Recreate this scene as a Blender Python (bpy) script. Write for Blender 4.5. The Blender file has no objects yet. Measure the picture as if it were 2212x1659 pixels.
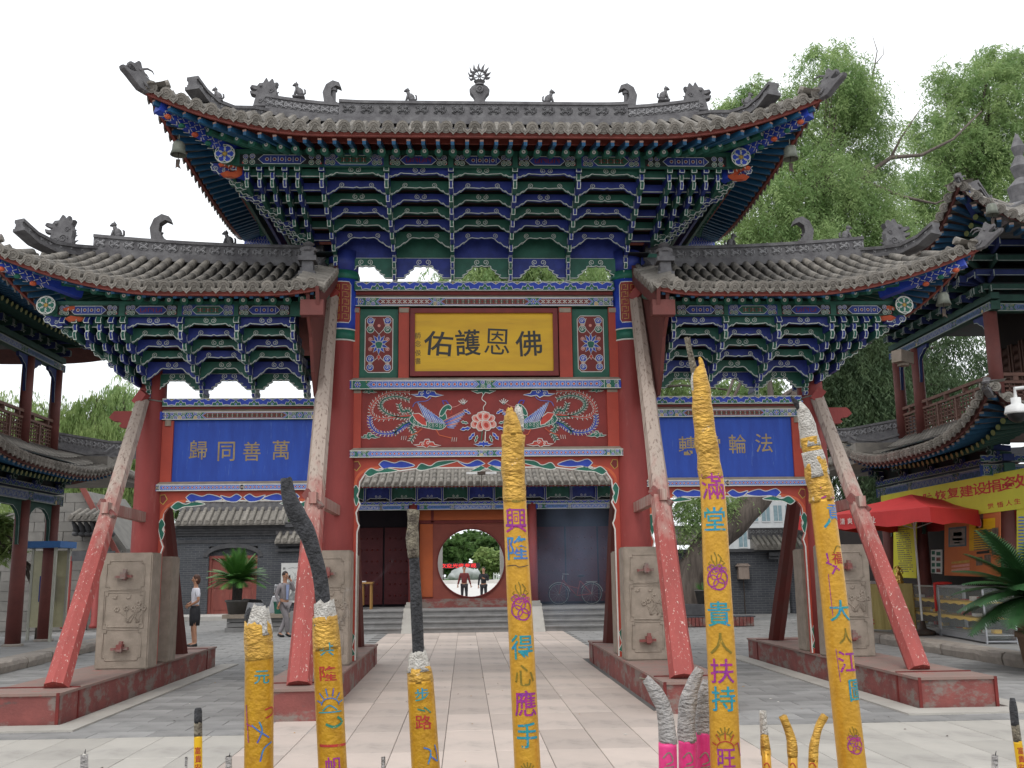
import bpy, bmesh, math, random
import numpy as np
from math import sin, cos, pi, sqrt, atan2, radians
from mathutils import Vector, Matrix, noise
random.seed(7)
sc = bpy.context.scene
COL = sc.collection
# ---------------------------------------------------------------- camera, sky, sun, exposure
FPX, PITCH, YAW, ROLL = 1006.37, radians(10.566), radians(2.748), radians(-.7366)
CAM = np.array([-.3506, -15.77, 1.65])
_fw = np.array([sin(YAW)*cos(PITCH), cos(YAW)*cos(PITCH), sin(PITCH)])
_r = np.array([cos(YAW), -sin(YAW), 0.]); _u = np.cross(_r, _fw)
_r, _u = cos(ROLL)*_r+sin(ROLL)*_u, -sin(ROLL)*_r+cos(ROLL)*_u
cd = bpy.data.cameras.new('camera'); cam = bpy.data.objects.new('camera', cd); COL.objects.link(cam)
cd.sensor_width = 36; cd.lens = FPX*36/1024; cd.clip_start = .05; cd.clip_end = 600
m4 = Matrix([[_r[0], _u[0], -_fw[0], CAM[0]], [_r[1], _u[1], -_fw[1], CAM[1]], [_r[2], _u[2], -_fw[2], CAM[2]], [0, 0, 0, 1]])
cam.matrix_world = m4
sc.camera = cam
w = bpy.data.worlds.new('World'); sc.world = w; w.use_nodes = True
nt = w.node_tree; bg = nt.nodes['Background']
sky = nt.nodes.new('ShaderNodeTexSky'); sky.sky_type = 'NISHITA'; sky.sun_disc = False
SUN_EL, SUN_AZ = radians(58), radians(200)
sky.sun_elevation = SUN_EL; sky.sun_rotation = SUN_AZ; sky.dust_density = 6; sky.air_density = 1.0; sky.ozone_density = 1
bw = nt.nodes.new('ShaderNodeHueSaturation'); bw.inputs['Saturation'].default_value = .06   # overcast: the blue is gone
nt.links.new(sky.outputs[0], bw.inputs['Color'])
mixw = nt.nodes.new('ShaderNodeMix'); mixw.data_type = 'RGBA'; mixw.inputs[0].default_value = .75
nt.links.new(bw.outputs[0], mixw.inputs[6]); mixw.inputs[7].default_value = (15.3, 15.8, 16.4, 1)   # even cloud layer
nt.links.new(mixw.outputs[2], bg.inputs[0]); bg.inputs[1].default_value = .1
sl = bpy.data.lights.new('sun', 'SUN'); sun = bpy.data.objects.new('sun', sl); COL.objects.link(sun)
sl.energy = .9; sl.angle = radians(14); sl.color = (1, .96, .9)
sd = Vector((sin(SUN_AZ)*cos(SUN_EL), cos(SUN_AZ)*cos(SUN_EL), sin(SUN_EL)))
sun.rotation_euler = sd.to_track_quat('Z', 'Y').to_euler(); sun.location = (0, -10, 30)
vs = sc.view_settings; vs.view_transform = 'Standard'; vs.look = 'None'; vs.exposure = .12; vs.gamma = 1; vs.use_curve_mapping = False
# ---------------------------------------------------------------- measuring (photo drawn 2212 px wide) -> metres
K = 1024/2212
def _ray(x, y): return _fw+_r*((x*K-512)/FPX)-_u*((y*K-384)/FPX)
def at(x, y, Y=0.):
    d = _ray(x, y); return CAM+d*((Y-CAM[1])/d[1])
def gz(x, y, z=0.):
    d = _ray(x, y); return CAM+d*((z-CAM[2])/d[2])
def atx(x, y, X):
    d = _ray(x, y); return CAM+d*((X-CAM[0])/d[0])
def rowz(x, y, Y): return float(at(x, y, Y)[2])
# ---------------------------------------------------------------- materials
def lin(c):
    if isinstance(c, str):
        c = [int(c[i:i+2], 16)/255 for i in (1, 3, 5)]
        return tuple((v/12.92 if v <= .04045 else ((v+.055)/1.055)**2.4) for v in c)
    return tuple(c)
MATS = {}
def pm(name, c1, c2=None, scale=3., rough=.75, bump=.0, bscale=None, stretch=(1, 1, 1), metal=0., rnd=.0, spec=.35, extra=None, detail=6, coord='Object', lo=.35, hi=.65):
    """procedural paint: two colours mixed by noise, optional fine relief, per-object brightness change"""
    m = bpy.data.materials.new(name); m.use_nodes = True; n = m.node_tree; b = n.nodes['Principled BSDF']
    L = n.links.new
    c1 = lin(c1); c2 = lin(c2) if c2 is not None else tuple(v*.72 for v in c1)
    tc = n.nodes.new('ShaderNodeTexCoord'); mp = n.nodes.new('ShaderNodeMapping'); mp.inputs['Scale'].default_value = stretch
    L(tc.outputs[coord], mp.inputs[0])
    ns = n.nodes.new('ShaderNodeTexNoise'); ns.inputs['Scale'].default_value = scale; ns.inputs['Detail'].default_value = detail; ns.inputs['Roughness'].default_value = .62
    L(mp.outputs[0], ns.inputs['Vector'])
    rp = n.nodes.new('ShaderNodeValToRGB'); rp.color_ramp.elements[0].position = lo; rp.color_ramp.elements[1].position = hi
    rp.color_ramp.elements[0].color = (*c1, 1); rp.color_ramp.elements[1].color = (*c2, 1)
    L(ns.outputs[0], rp.inputs[0]); out = rp.outputs[0]
    if extra:   # list of (colour, scale, threshold, softness, stretch): worn patches
        for (ce, se, th, sf, st) in extra:
            mp2 = n.nodes.new('ShaderNodeMapping'); mp2.inputs['Scale'].default_value = st; L(tc.outputs[coord], mp2.inputs[0])
            n2 = n.nodes.new('ShaderNodeTexNoise'); n2.inputs['Scale'].default_value = se; n2.inputs['Detail'].default_value = 8; n2.inputs['Roughness'].default_value = .7
            L(mp2.outputs[0], n2.inputs['Vector'])
            r2 = n.nodes.new('ShaderNodeValToRGB'); r2.color_ramp.elements[0].position = th; r2.color_ramp.elements[1].position = min(1, th+sf)
            L(n2.outputs[0], r2.inputs[0])
            mx = n.nodes.new('ShaderNodeMix'); mx.data_type = 'RGBA'; L(r2.outputs[0], mx.inputs[0]); L(out, mx.inputs[6]); mx.inputs[7].default_value = (*lin(ce), 1)
            out = mx.outputs[2]
    if rnd:
        oi = n.nodes.new('ShaderNodeObjectInfo'); mr = n.nodes.new('ShaderNodeMapRange'); mr.inputs[3].default_value = 1-rnd; mr.inputs[4].default_value = 1+rnd
        L(oi.outputs['Random'], mr.inputs[0]); hs = n.nodes.new('ShaderNodeHueSaturation'); L(mr.outputs[0], hs.inputs['Value']); L(out, hs.inputs['Color']); out = hs.outputs[0]
    L(out, b.inputs['Base Color'])
    b.inputs['Roughness'].default_value = rough; b.inputs['Metallic'].default_value = metal; b.inputs['Specular IOR Level'].default_value = spec
    if bump:
        nb = n.nodes.new('ShaderNodeTexNoise'); nb.inputs['Scale'].default_value = bscale or scale*6; nb.inputs['Detail'].default_value = 5
        L(mp.outputs[0], nb.inputs['Vector']); bp = n.nodes.new('ShaderNodeBump'); bp.inputs['Strength'].default_value = bump; bp.inputs['Distance'].default_value = .02
        L(nb.outputs[0], bp.inputs['Height']); L(bp.outputs[0], b.inputs['Normal'])
    MATS[name] = m
    return m
def flat(name, c, rough=.7, metal=0., spec=.3): return pm(name, c, tuple(v*.86 for v in lin(c)), 9, rough, metal=metal, spec=spec)
# ---------------------------------------------------------------- mesh builder
class MB:
    def __init__(s): s.v = []; s.f = []; s.m = []
    def add(s, vs, fs, mi=0):
        o = len(s.v); s.v += [tuple(map(float, p)) for p in vs]; s.f += [tuple(o+i for i in f) for f in fs]; s.m += [mi]*len(fs); return s
    def box(s, x0, x1, y0, y1, z0, z1, mi=0):
        return s.add([(x0, y0, z0), (x1, y0, z0), (x1, y1, z0), (x0, y1, z0), (x0, y0, z1), (x1, y0, z1), (x1, y1, z1), (x0, y1, z1)],
                     [(3, 2, 1, 0), (4, 5, 6, 7), (0, 1, 5, 4), (1, 2, 6, 5), (2, 3, 7, 6), (3, 0, 4, 7)], mi)
    def bar(s, a, b, w, h, mi=0, up=(0, 0, 1), w2=None, h2=None):
        """box beam from a to b, width w across, height h along up"""
        a = Vector(a); b = Vector(b); d = (b-a).normalized(); x = d.cross(Vector(up))
        if x.length < 1e-4: x = d.cross(Vector((0, 1, 0)))
        x.normalize(); z = x.cross(d); w2 = w if w2 is None else w2; h2 = h if h2 is None else h2
        vs = []
        for p, ww, hh in ((a, w, h), (b, w2, h2)):
            vs += [p-x*ww/2-z*hh/2, p+x*ww/2-z*hh/2, p+x*ww/2+z*hh/2, p-x*ww/2+z*hh/2]
        return s.add(vs, [(0, 1, 2, 3), (7, 6, 5, 4), (0, 4, 5, 1), (1, 5, 6, 2), (2, 6, 7, 3), (3, 7, 4, 0)], mi)
    def tube(s, pts, r, n=8, mi=0, caps=True, wob=None):
        pts = [Vector(p) for p in pts]; k = len(pts); rs = r if isinstance(r, (list, tuple)) else [r]*k
        o = len(s.v); px = None
        for i, p in enumerate(pts):
            d = (pts[min(i+1, k-1)]-pts[max(i-1, 0)]).normalized()
            if px is None:
                px = d.cross(Vector((0, 0, 1)))
                if px.length < .02: px = Vector((1, 0, 0))-d*d.x
            px = (px-d*px.dot(d)).normalized(); py = d.cross(px)
            for j in range(n):
                a = 2*pi*j/n; rr = rs[i]*(wob(i, j) if wob else 1)
                q = p+(px*cos(a)+py*sin(a))*rr; s.v.append((q.x, q.y, q.z))
        for i in range(k-1):
            for j in range(n):
                s.f.append((o+i*n+j, o+i*n+(j+1) % n, o+(i+1)*n+(j+1) % n, o+(i+1)*n+j)); s.m.append(mi)
        if caps:
            s.f.append(tuple(o+j for j in range(n))[::-1]); s.f.append(tuple(o+(k-1)*n+j for j in range(n))); s.m += [mi, mi]
        return s
    def lathe(s, prof, n=16, c=(0, 0, 0), mi=0):
        o = len(s.v); k = len(prof)
        for r, z in prof:
            for j in range(n): s.v.append((c[0]+r*cos(2*pi*j/n), c[1]+r*sin(2*pi*j/n), c[2]+z))
        for i in range(k-1):
            for j in range(n): s.f.append((o+i*n+j, o+i*n+(j+1) % n, o+(i+1)*n+(j+1) % n, o+(i+1)*n+j)); s.m.append(mi)
        s.f.append(tuple(o+j for j in range(n))[::-1]); s.f.append(tuple(o+(k-1)*n+j for j in range(n))); s.m += [mi, mi]
        return s
    def ell(s, c, r, n=10, mi=0, rot=None):
        k = n//2+1; o = len(s.v); R = rot or Matrix.Identity(3)
        for i in range(k+1):
            t = pi*i/k
            for j in range(n):
                q = R @ Vector((r[0]*sin(t)*cos(2*pi*j/n), r[1]*sin(t)*sin(2*pi*j/n), r[2]*cos(t))); s.v.append((c[0]+q.x, c[1]+q.y, c[2]+q.z))
        for i in range(k):
            for j in range(n): s.f.append((o+i*n+j, o+(i+1)*n+j, o+(i+1)*n+(j+1) % n, o+i*n+(j+1) % n)); s.m.append(mi)
        return s
    def prism(s, pts, T, t, mi=0, mside=None, inset=0.):
        """2-D outline (u,v) extruded t along T's third axis. T(u,v,w)->xyz"""
        n = len(pts); o = len(s.v); a = sum(pts[i][0]*pts[(i+1) % n][1]-pts[(i+1) % n][0]*pts[i][1] for i in range(n))
        if a < 0: pts = pts[::-1]
        ms = mi if mside is None else mside
        if inset:
            cx = sum(p[0] for p in pts)/n; cy = sum(p[1] for p in pts)/n
            ins = [(cx+(p[0]-cx)*(1-inset), cy+(p[1]-cy)*(1-inset)) for p in pts]
            rings = [(ins, 0), (pts, t*.25), (pts, t*.75), (ins, t)]
        else: rings = [(pts, 0), (pts, t)]
        for P_, h in rings: s.v += [tuple(map(float, T(p[0], p[1], h))) for p in P_]
        s.f.append(tuple(o+i for i in range(n))[::-1]); s.m.append(mi)
        q = len(rings)
        for k in range(q-1):
            for i in range(n): s.f.append((o+k*n+i, o+k*n+(i+1) % n, o+(k+1)*n+(i+1) % n, o+(k+1)*n+i)); s.m.append(ms)
        s.f.append(tuple(o+(q-1)*n+i for i in range(n))); s.m.append(mi)
        return s
    def mesh(s, name, mats, smooth=False):
        me = bpy.data.meshes.new(name); me.from_pydata(s.v, [], s.f)
        for m in (mats if isinstance(mats, (list, tuple)) else [mats]): me.materials.append(MATS[m] if isinstance(m, str) else m)
        if len(set(s.m)) > 1 or (s.m and s.m[0]): me.polygons.foreach_set('material_index', s.m)
        if smooth: me.polygons.foreach_set('use_smooth', [True]*len(s.f))
        me.validate(); me.update(); return me
def fixn(me):
    b = bmesh.new(); b.from_mesh(me); bmesh.ops.recalc_face_normals(b, faces=b.faces); b.to_mesh(me); b.free()
def link(name, data, parent=None, loc=None, M=None, smooth=False):
    o = bpy.data.objects.new(name, data); COL.objects.link(o)
    if parent is not None: o.parent = parent
    if loc is not None: o.location = loc
    if M is not None: o.matrix_local = M
    return o
def obj(name, mb, mats, parent=None, smooth=False, loc=None, M=None, fix=True):
    me = mb.mesh(name, mats, smooth)
    if fix: fixn(me)
    return link(name, me, parent, loc, M)
def tag(o, label=None, cat=None, group=None, kind=None):
    if label: o['label'] = label
    if cat: o['category'] = cat
    if group: o['group'] = group
    if kind: o['kind'] = kind
    return o
def thing(name, label, cat, loc=(0, 0, 0), rz=0, group=None):
    o = bpy.data.objects.new(name, None); COL.objects.link(o); o.location = loc; o.rotation_euler.z = rz; o.empty_display_size = .2
    return tag(o, label, cat, group)
def copy_tree(o, parent=None):
    c = o.copy(); COL.objects.link(c); c.parent = parent
    for ch in o.children: copy_tree(ch, c)
    return c
# ---------------------------------------------------------------- flat painting as real thin shapes
_TXT = {}
def glyphs(s, off=0.):
    k = (s, off)
    if k not in _TXT:
        c = bpy.data.curves.new('t', 'FONT'); c.body = s; c.resolution_u = 3; c.offset = off
        o = bpy.data.objects.new('t', c); COL.objects.link(o); dg = bpy.context.evaluated_depsgraph_get(); dg.update()
        me = bpy.data.meshes.new_from_object(o.evaluated_get(dg)); V = [tuple(v.co[:2]) for v in me.vertices]; F = [tuple(p.vertices) for p in me.polygons]
        bpy.data.objects.remove(o); bpy.data.curves.remove(c); bpy.data.meshes.remove(me)
        xs = [p[0] for p in V]; ys = [p[1] for p in V]; cx = (min(xs)+max(xs))/2; cy = (min(ys)+max(ys))/2; h = max(ys)-min(ys)
        _TXT[k] = ([((p[0]-cx), (p[1]-cy)) for p in V], F, h, max(xs)-min(xs))
    return _TXT[k]
class Art:
    def __init__(s): s.P = []; s.z = 0
    def up(s): s.z += 1; return s
    def fill(s, pts, m): s.P.append((list(pts), [tuple(range(len(pts)))], m, s.z)); return s
    def rect(s, x0, y0, x1, y1, m): return s.fill([(x0, y0), (x1, y0), (x1, y1), (x0, y1)], m)
    def line(s, pts, w, m, closed=False, taper=False):
        n = len(pts)
        if closed: pts = list(pts)+[pts[0], pts[1]]; n += 2
        V = []
        for i in range(n):
            a = pts[max(i-1, 0)]; b = pts[min(i+1, n-1)]
            if closed and i == 0: a = pts[n-3]
            dx, dy = b[0]-a[0], b[1]-a[1]; l = sqrt(dx*dx+dy*dy) or 1; ww = w/2
            if taper: ww *= max(.15, 1-i/(n-1)) if taper == 1 else max(.15, sin(pi*(i+.6)/(n+.2)))
            V += [(pts[i][0]-dy/l*ww, pts[i][1]+dx/l*ww), (pts[i][0]+dy/l*ww, pts[i][1]-dx/l*ww)]
        m_ = n-1 if not closed else n-2
        s.P.append((V, [(2*i, 2*i+1, 2*i+3, 2*i+2) for i in range(m_)], m, s.z)); return s
    def disc(s, x, y, r, m, n=12, ry=None): return s.fill([(x+r*cos(2*pi*i/n), y+(ry or r)*sin(2*pi*i/n)) for i in range(n)], m)
    def ring(s, x, y, r, w, m, n=14): return s.line([(x+r*cos(2*pi*i/n), y+r*sin(2*pi*i/n)) for i in range(n)], w, m, True)
    def spiral(s, x, y, r, w, m, a0=0, turns=1.4, d=1, n=14):
        return s.line([(x+r*(1-.8*i/n)*cos(a0+d*2*pi*turns*i/n), y+r*(1-.8*i/n)*sin(a0+d*2*pi*turns*i/n)) for i in range(n+1)], w, m)
    def text(s, t, x, y, h, m, off=0., sx=1., rot=0., hh=None):
        V, F, H, W = glyphs(t, off); k = h/(hh or H); c, si = cos(rot), sin(rot)
        s.P.append(([(x+(c*p[0]*sx-si*p[1])*k, y+(si*p[0]*sx+c*p[1])*k) for p in V], F, m, s.z)); return s
    def outlined(s, pts, mfill, mline, w):
        s.fill(pts, mfill); s.z += 1; s.line(pts, w, mline, True); s.z -= 1; return s
    def build(s, name, mats, T, parent=None, eps=.0012, cuts=None, thick=0):
        vs = []; fs = []; ms = []; idx = {}
        for V, F, m, z in s.P:
            mi = idx.setdefault(m, len(idx)); o = len(vs)
            if cuts:
                b = bmesh.new(); bv = [b.verts.new((p[0], p[1], 0)) for p in V]
                for f in F:
                    try: b.faces.new([bv[i] for i in f])
                    except ValueError: pass
                xs = [p[0] for p in V]; lo, hi = min(xs), max(xs)
                for c in cuts:
                    if lo < c < hi: bmesh.ops.bisect_plane(b, geom=b.verts[:]+b.edges[:]+b.faces[:], plane_co=(c, 0, 0), plane_no=(1, 0, 0), dist=1e-7)
                b.verts.index_update(); V = [tuple(v.co[:2]) for v in b.verts]; F = [tuple(v.index for v in f.verts) for f in b.faces]; b.free()
            vs += [tuple(map(float, T(p[0], p[1], eps*(z+1)))) for p in V]; fs += [tuple(o+i for i in f) for f in F]; ms += [mi]*len(F)
        me = bpy.data.meshes.new(name); me.from_pydata(vs, [], fs)
        for k in sorted(idx, key=idx.get): me.materials.append(MATS[k])
        me.polygons.foreach_set('material_index', ms); me.update()
        return link(name, me, parent)
def front(X, Y, Z): return lambda u, v, w: (X+u, Y-w, Z+v)       # wall art facing the camera side (-Y)
# ---------------------------------------------------------------- paints and stones
pm('red_paint', (.315, .056, .05), (.235, .042, .038), 2.5, .6, .18, 30, (1, 1, .3), extra=[((.40, .16, .13), 3, .60, .2, (1, 1, .25)), ((.5, .3, .26), 14, .69, .04, (1, 1, .12)), ((.13, .03, .028), 5, .64, .15, (1, 1, .3))])
pm('brace_paint', (.42, .075, .065), (.36, .10, .085), 3, .6, .2, 30, (1, 1, .2), extra=[((.62, .52, .45), 16, .60, .05, (1, 1, .22))])
pm('bare_wood', (.36, .29, .245), (.27, .20, .165), 5, .8, .25, 40, (1, 1, .12), extra=[((.17, .11, .09), 30, .7, .04, (1, 1, .06))])
pm('brace_mix2', (.15, .042, .036), (.11, .035, .03), 3, .7, .15, 30)
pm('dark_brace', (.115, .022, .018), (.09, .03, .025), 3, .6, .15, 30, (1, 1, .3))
def brace_mix():
    m = pm('brace_mix', (.36, .075, .065), (.27, .06, .052), 3, .68, .3, 30, (1, 1, .22), extra=[((.60, .48, .42), 26, .605, .025, (1.6, 1.6, .05))]); n = m.node_tree; L = n.links.new; b = n.nodes['Principled BSDF']
    old = b.inputs['Base Color'].links[0].from_socket
    tc = n.nodes.new('ShaderNodeTexCoord'); sx = n.nodes.new('ShaderNodeSeparateXYZ'); L(tc.outputs['Object'], sx.inputs[0])
    ns = n.nodes.new('ShaderNodeTexNoise'); ns.inputs['Scale'].default_value = 4; ns.inputs['Detail'].default_value = 7; mp = n.nodes.new('ShaderNodeMapping'); mp.inputs['Scale'].default_value = (2, 2, .35); L(tc.outputs['Object'], mp.inputs[0]); L(mp.outputs[0], ns.inputs['Vector'])
    ad = n.nodes.new('ShaderNodeMath'); ad.operation = 'MULTIPLY_ADD'; L(ns.outputs[0], ad.inputs[0]); ad.inputs[1].default_value = 2.0; L(sx.outputs[2], ad.inputs[2])
    mr = n.nodes.new('ShaderNodeMapRange'); mr.inputs[1].default_value = 3.0; mr.inputs[2].default_value = 4.1; L(ad.outputs[0], mr.inputs[0])   # bare wood above head height where the paint is gone
    n3 = n.nodes.new('ShaderNodeTexNoise'); n3.inputs['Scale'].default_value = 14; n3.inputs['Detail'].default_value = 6; m3 = n.nodes.new('ShaderNodeMapping'); m3.inputs['Scale'].default_value = (2.2, 2.2, .07); L(tc.outputs['Object'], m3.inputs[0]); L(m3.outputs[0], n3.inputs['Vector'])
    rp = n.nodes.new('ShaderNodeValToRGB'); e = rp.color_ramp.elements; e[0].position = .30; e[0].color = (.17, .12, .10, 1); e[1].position = .46; e[1].color = (.40, .325, .275, 1); L(n3.outputs[0], rp.inputs[0])
    mx = n.nodes.new('ShaderNodeMix'); mx.data_type = 'RGBA'; L(mr.outputs[0], mx.inputs[0]); L(old, mx.inputs[6]); L(rp.outputs[0], mx.inputs[7]); L(mx.outputs[2], b.inputs['Base Color'])
brace_mix()
pm('dark_red', (.17, .022, .018), (.12, .016, .014), 4, .6, .1)
pm('orange_red', (.44, .062, .035), (.36, .05, .03), 3, .5, .08)
pm('vermilion', (.62, .13, .05), (.5, .09, .04), 6, .5)
pm('maroon', (.20, .025, .022), (.15, .02, .018), 5, .5)
pm('eave_red', (.25, .062, .048), (.18, .048, .038), 5, .7, .1)
pm('carving_grey', (.27, .265, .27), (.18, .175, .18), 8, .8, .2)
pm('panel_red', (.27, .032, .026), (.21, .026, .022), 4, .5, extra=[((.36, .1, .08), 20, .7, .05, (.3, 1, 1))])
pm('plinth_red', (.245, .075, .066), (.18, .058, .052), 4, .8, .3, 40, extra=[((.21, .165, .145), 2.4, .49, .09, (1, 1, 1.6)), ((.10, .075, .068), 5, .60, .12, (1, .5, 2)), ((.36, .30, .27), 26, .69, .04, (1, .6, 1.5))])
pm('plinth_top', (.27, .17, .145), (.22, .165, .14), 3, .8, .2, 40, extra=[((.34, .12, .1), 5, .58, .08, (1, 1, 1))])
pm('slab_stone', (.32, .265, .215), (.24, .20, .16), 6, .85, .35, 60)
pm('tile_grey', (.25, .228, .20), (.15, .137, .12), 7, .8, .3, 40, rnd=.22, extra=[((.34, .32, .28), 14, .66, .08, (1, 1, 1))])
pm('ridge_grey', (.17, .165, .168), (.095, .09, .095), 6, .8, .35, 50, extra=[((.25, .24, .24), 12, .66, .08, (1, 1, 1))])
pm('slope_dark', (.10, .10, .115), (.07, .07, .075), 5, .8, .2)
pm('roof_dust', (.26, .24, .21), (.18, .165, .15), 5, .85, .3, 30)
pm('bk_blue', (.034, .055, .30), (.022, .036, .19), 6, .5, rnd=.12, extra=[((.05, .07, .24), 14, .66, .1, (.4, 1, 1))])
pm('bk_green', (.032, .14, .10), (.022, .095, .068), 6, .5, rnd=.12, extra=[((.05, .13, .1), 14, .66, .1, (.4, 1, 1))])
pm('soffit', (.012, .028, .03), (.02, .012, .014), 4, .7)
pm('white_line', (.70, .74, .68), (.52, .57, .53), 20, .6)
pm('art_blue', (.03, .075, .50), (.02, .05, .36), 8, .5)
pm('art_blue2', (.10, .20, .62), (.08, .15, .5), 8, .5)
pm('art_green', (.02, .16, .105), (.015, .11, .075), 8, .5)
pm('art_red', (.55, .06, .04), (.42, .045, .03), 8, .5)
pm('art_pink', (.72, .33, .28), (.6, .25, .2), 8, .5)
pm('art_gold', (.55, .36, .08), (.4, .25, .05), 10, .5)
pm('art_white', (.72, .72, .66), (.6, .6, .56), 12, .6)
pm('art_black', (.012, .014, .012), (.02, .02, .02), 12, .35)
pm('plaque_yellow', (.72, .43, .012), (.60, .34, .012), 2.2, .42, .05, 30, (.35, 1, 2.2), extra=[((.36, .20, .02), 3, .6, .2, (.15, 1, 3))])
pm('panel_blue', (.025, .085, .46), (.02, .06, .35), 2.6, .55, .08, 30, (2.5, 1, .5), extra=[((.08, .15, .46), 9, .6, .1, (3, 1, .3))])
pm('glyph_bronze', (.40, .30, .13), (.28, .2, .1), 10, .5)
pm('panel_green', (.02, .13, .085), (.018, .095, .065), 5, .5)
pm('dusty_top', (.36, .30, .235), (.28, .235, .19), 7, .9)
pm('rafter_blue', (.018, .105, .22), (.013, .075, .16), 8, .5, rnd=.15)
pm('rafter_tip', (.36, .22, .18), (.24, .15, .12), 12, .6)
pm('bell_bronze', (.17, .18, .145), (.11, .12, .10), 10, .55, .1, metal=.3)
pm('iron', (.05, .045, .04), (.09, .06, .045), 12, .6, metal=.4)
# ---------------------------------------------------------------- shared little shapes
def lerp(a, b, t): return a+(b-a)*t
def frame_M(p, ydir, zdir=(0, 0, 1), s=(1, 1, 1)):
    """matrix whose +Y runs along ydir"""
    y = Vector(ydir).normalized(); x = y.cross(Vector(zdir)).normalized(); z = x.cross(y)
    return Matrix(((x.x*s[0], y.x*s[1], z.x*s[2], p[0]), (x.y*s[0], y.y*s[1], z.y*s[2], p[1]), (x.z*s[0], y.z*s[1], z.z*s[2], p[2]), (0, 0, 0, 1)))
def eave_tile_mesh():
    b = MB(); b.tube([(0, 0, 0), (0, .30, 0)], [.066, .058], 9); b.lathe([(.080, 0), (.084, .012), (.084, .022)], 12)
    o = len(b.v)-36
    for i in range(o, len(b.v)):
        x, y, z = b.v[i]; b.v[i] = (x, -z, y)
    R = []
    for rr, ww in ((.062, .012), (.026, .016)):      # raised rings on the face
        n = 12; q = len(b.v)
        for r_, y_ in ((rr-ww, -.022), (rr-ww/2, -.031), (rr, -.022)):
            b.v += [(r_*cos(2*pi*j/n), y_, r_*sin(2*pi*j/n)) for j in range(n)]
        for k in range(2):
            for j in range(n): b.f.append((q+k*n+j, q+k*n+(j+1) % n, q+(k+1)*n+(j+1) % n, q+(k+1)*n+j)); b.m.append(0)
    me = b.mesh('eave_tile', 'tile_grey', True); fixn(me); me.polygons.foreach_set('use_smooth', [False]*len(me.polygons)); return me
def drip_tile_mesh():
    b = MB(); pts = [(-.07, .0), (-.055, -.05), (-.025, -.07), (0, -.10), (.025, -.07), (.055, -.05), (.07, .0), (.035, -.02), (0, -.028), (-.035, -.02)]
    b.prism(pts, lambda u, v, w_: (u, -w_, v), .02); b.prism([(.55*p[0], .55*p[1]-.014) for p in pts], lambda u, v, w_: (u, -.02-w_, v), .008)
    b.add([(-.075, 0, .0), (0, 0, -.03), (.075, 0, .0), (.085, .3, .05), (0, .3, .01), (-.085, .3, .05)], [(0, 1, 4, 5), (1, 2, 3, 4)])
    return b.mesh('drip_tile', 'tile_grey')
def cover_tile_mesh():
    b = MB(); b.tube([(0, -.01, 0), (0, .0, 0), (0, 1, 0)], [.058, .066, .057], 9); me = b.mesh('cover_tile', 'tile_grey', True); return me
ME_EAVE, ME_DRIP, ME_COVER = eave_tile_mesh(), drip_tile_mesh(), cover_tile_mesh()
def rafter_meshes():
    b = MB(); b.box(-.024, .024, 0, 1, -.035, .035, 0); b.box(-.026, .026, -.003, .02, .012, .037, 1); f = b.mesh('flying_rafter', ['rafter_blue', 'rafter_tip'])
    b = MB(); b.tube([(0, 0, 0), (0, 1, 0)], .056, 9, 0)
    n = 10; o = len(b.v); b.v += [(.028*cos(2*pi*j/n), -.006, .012+.028*sin(2*pi*j/n)) for j in range(n)]; b.f.append(tuple(o+j for j in range(n))); b.m.append(1)
    o = len(b.v); b.v += [(.009*cos(2*pi*j/n), -.009, .014+.009*sin(2*pi*j/n)) for j in range(n)]; b.f.append(tuple(o+j for j in range(n))); b.m.append(2)
    b.tube([(0, -.004, 0), (0, .05, 0)], .060, 9, 3)
    return f, b.mesh('round_rafter', ['bk_green', 'art_white', 'art_black', 'art_green'])
ME_FLY, ME_ROUND = rafter_meshes()
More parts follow.
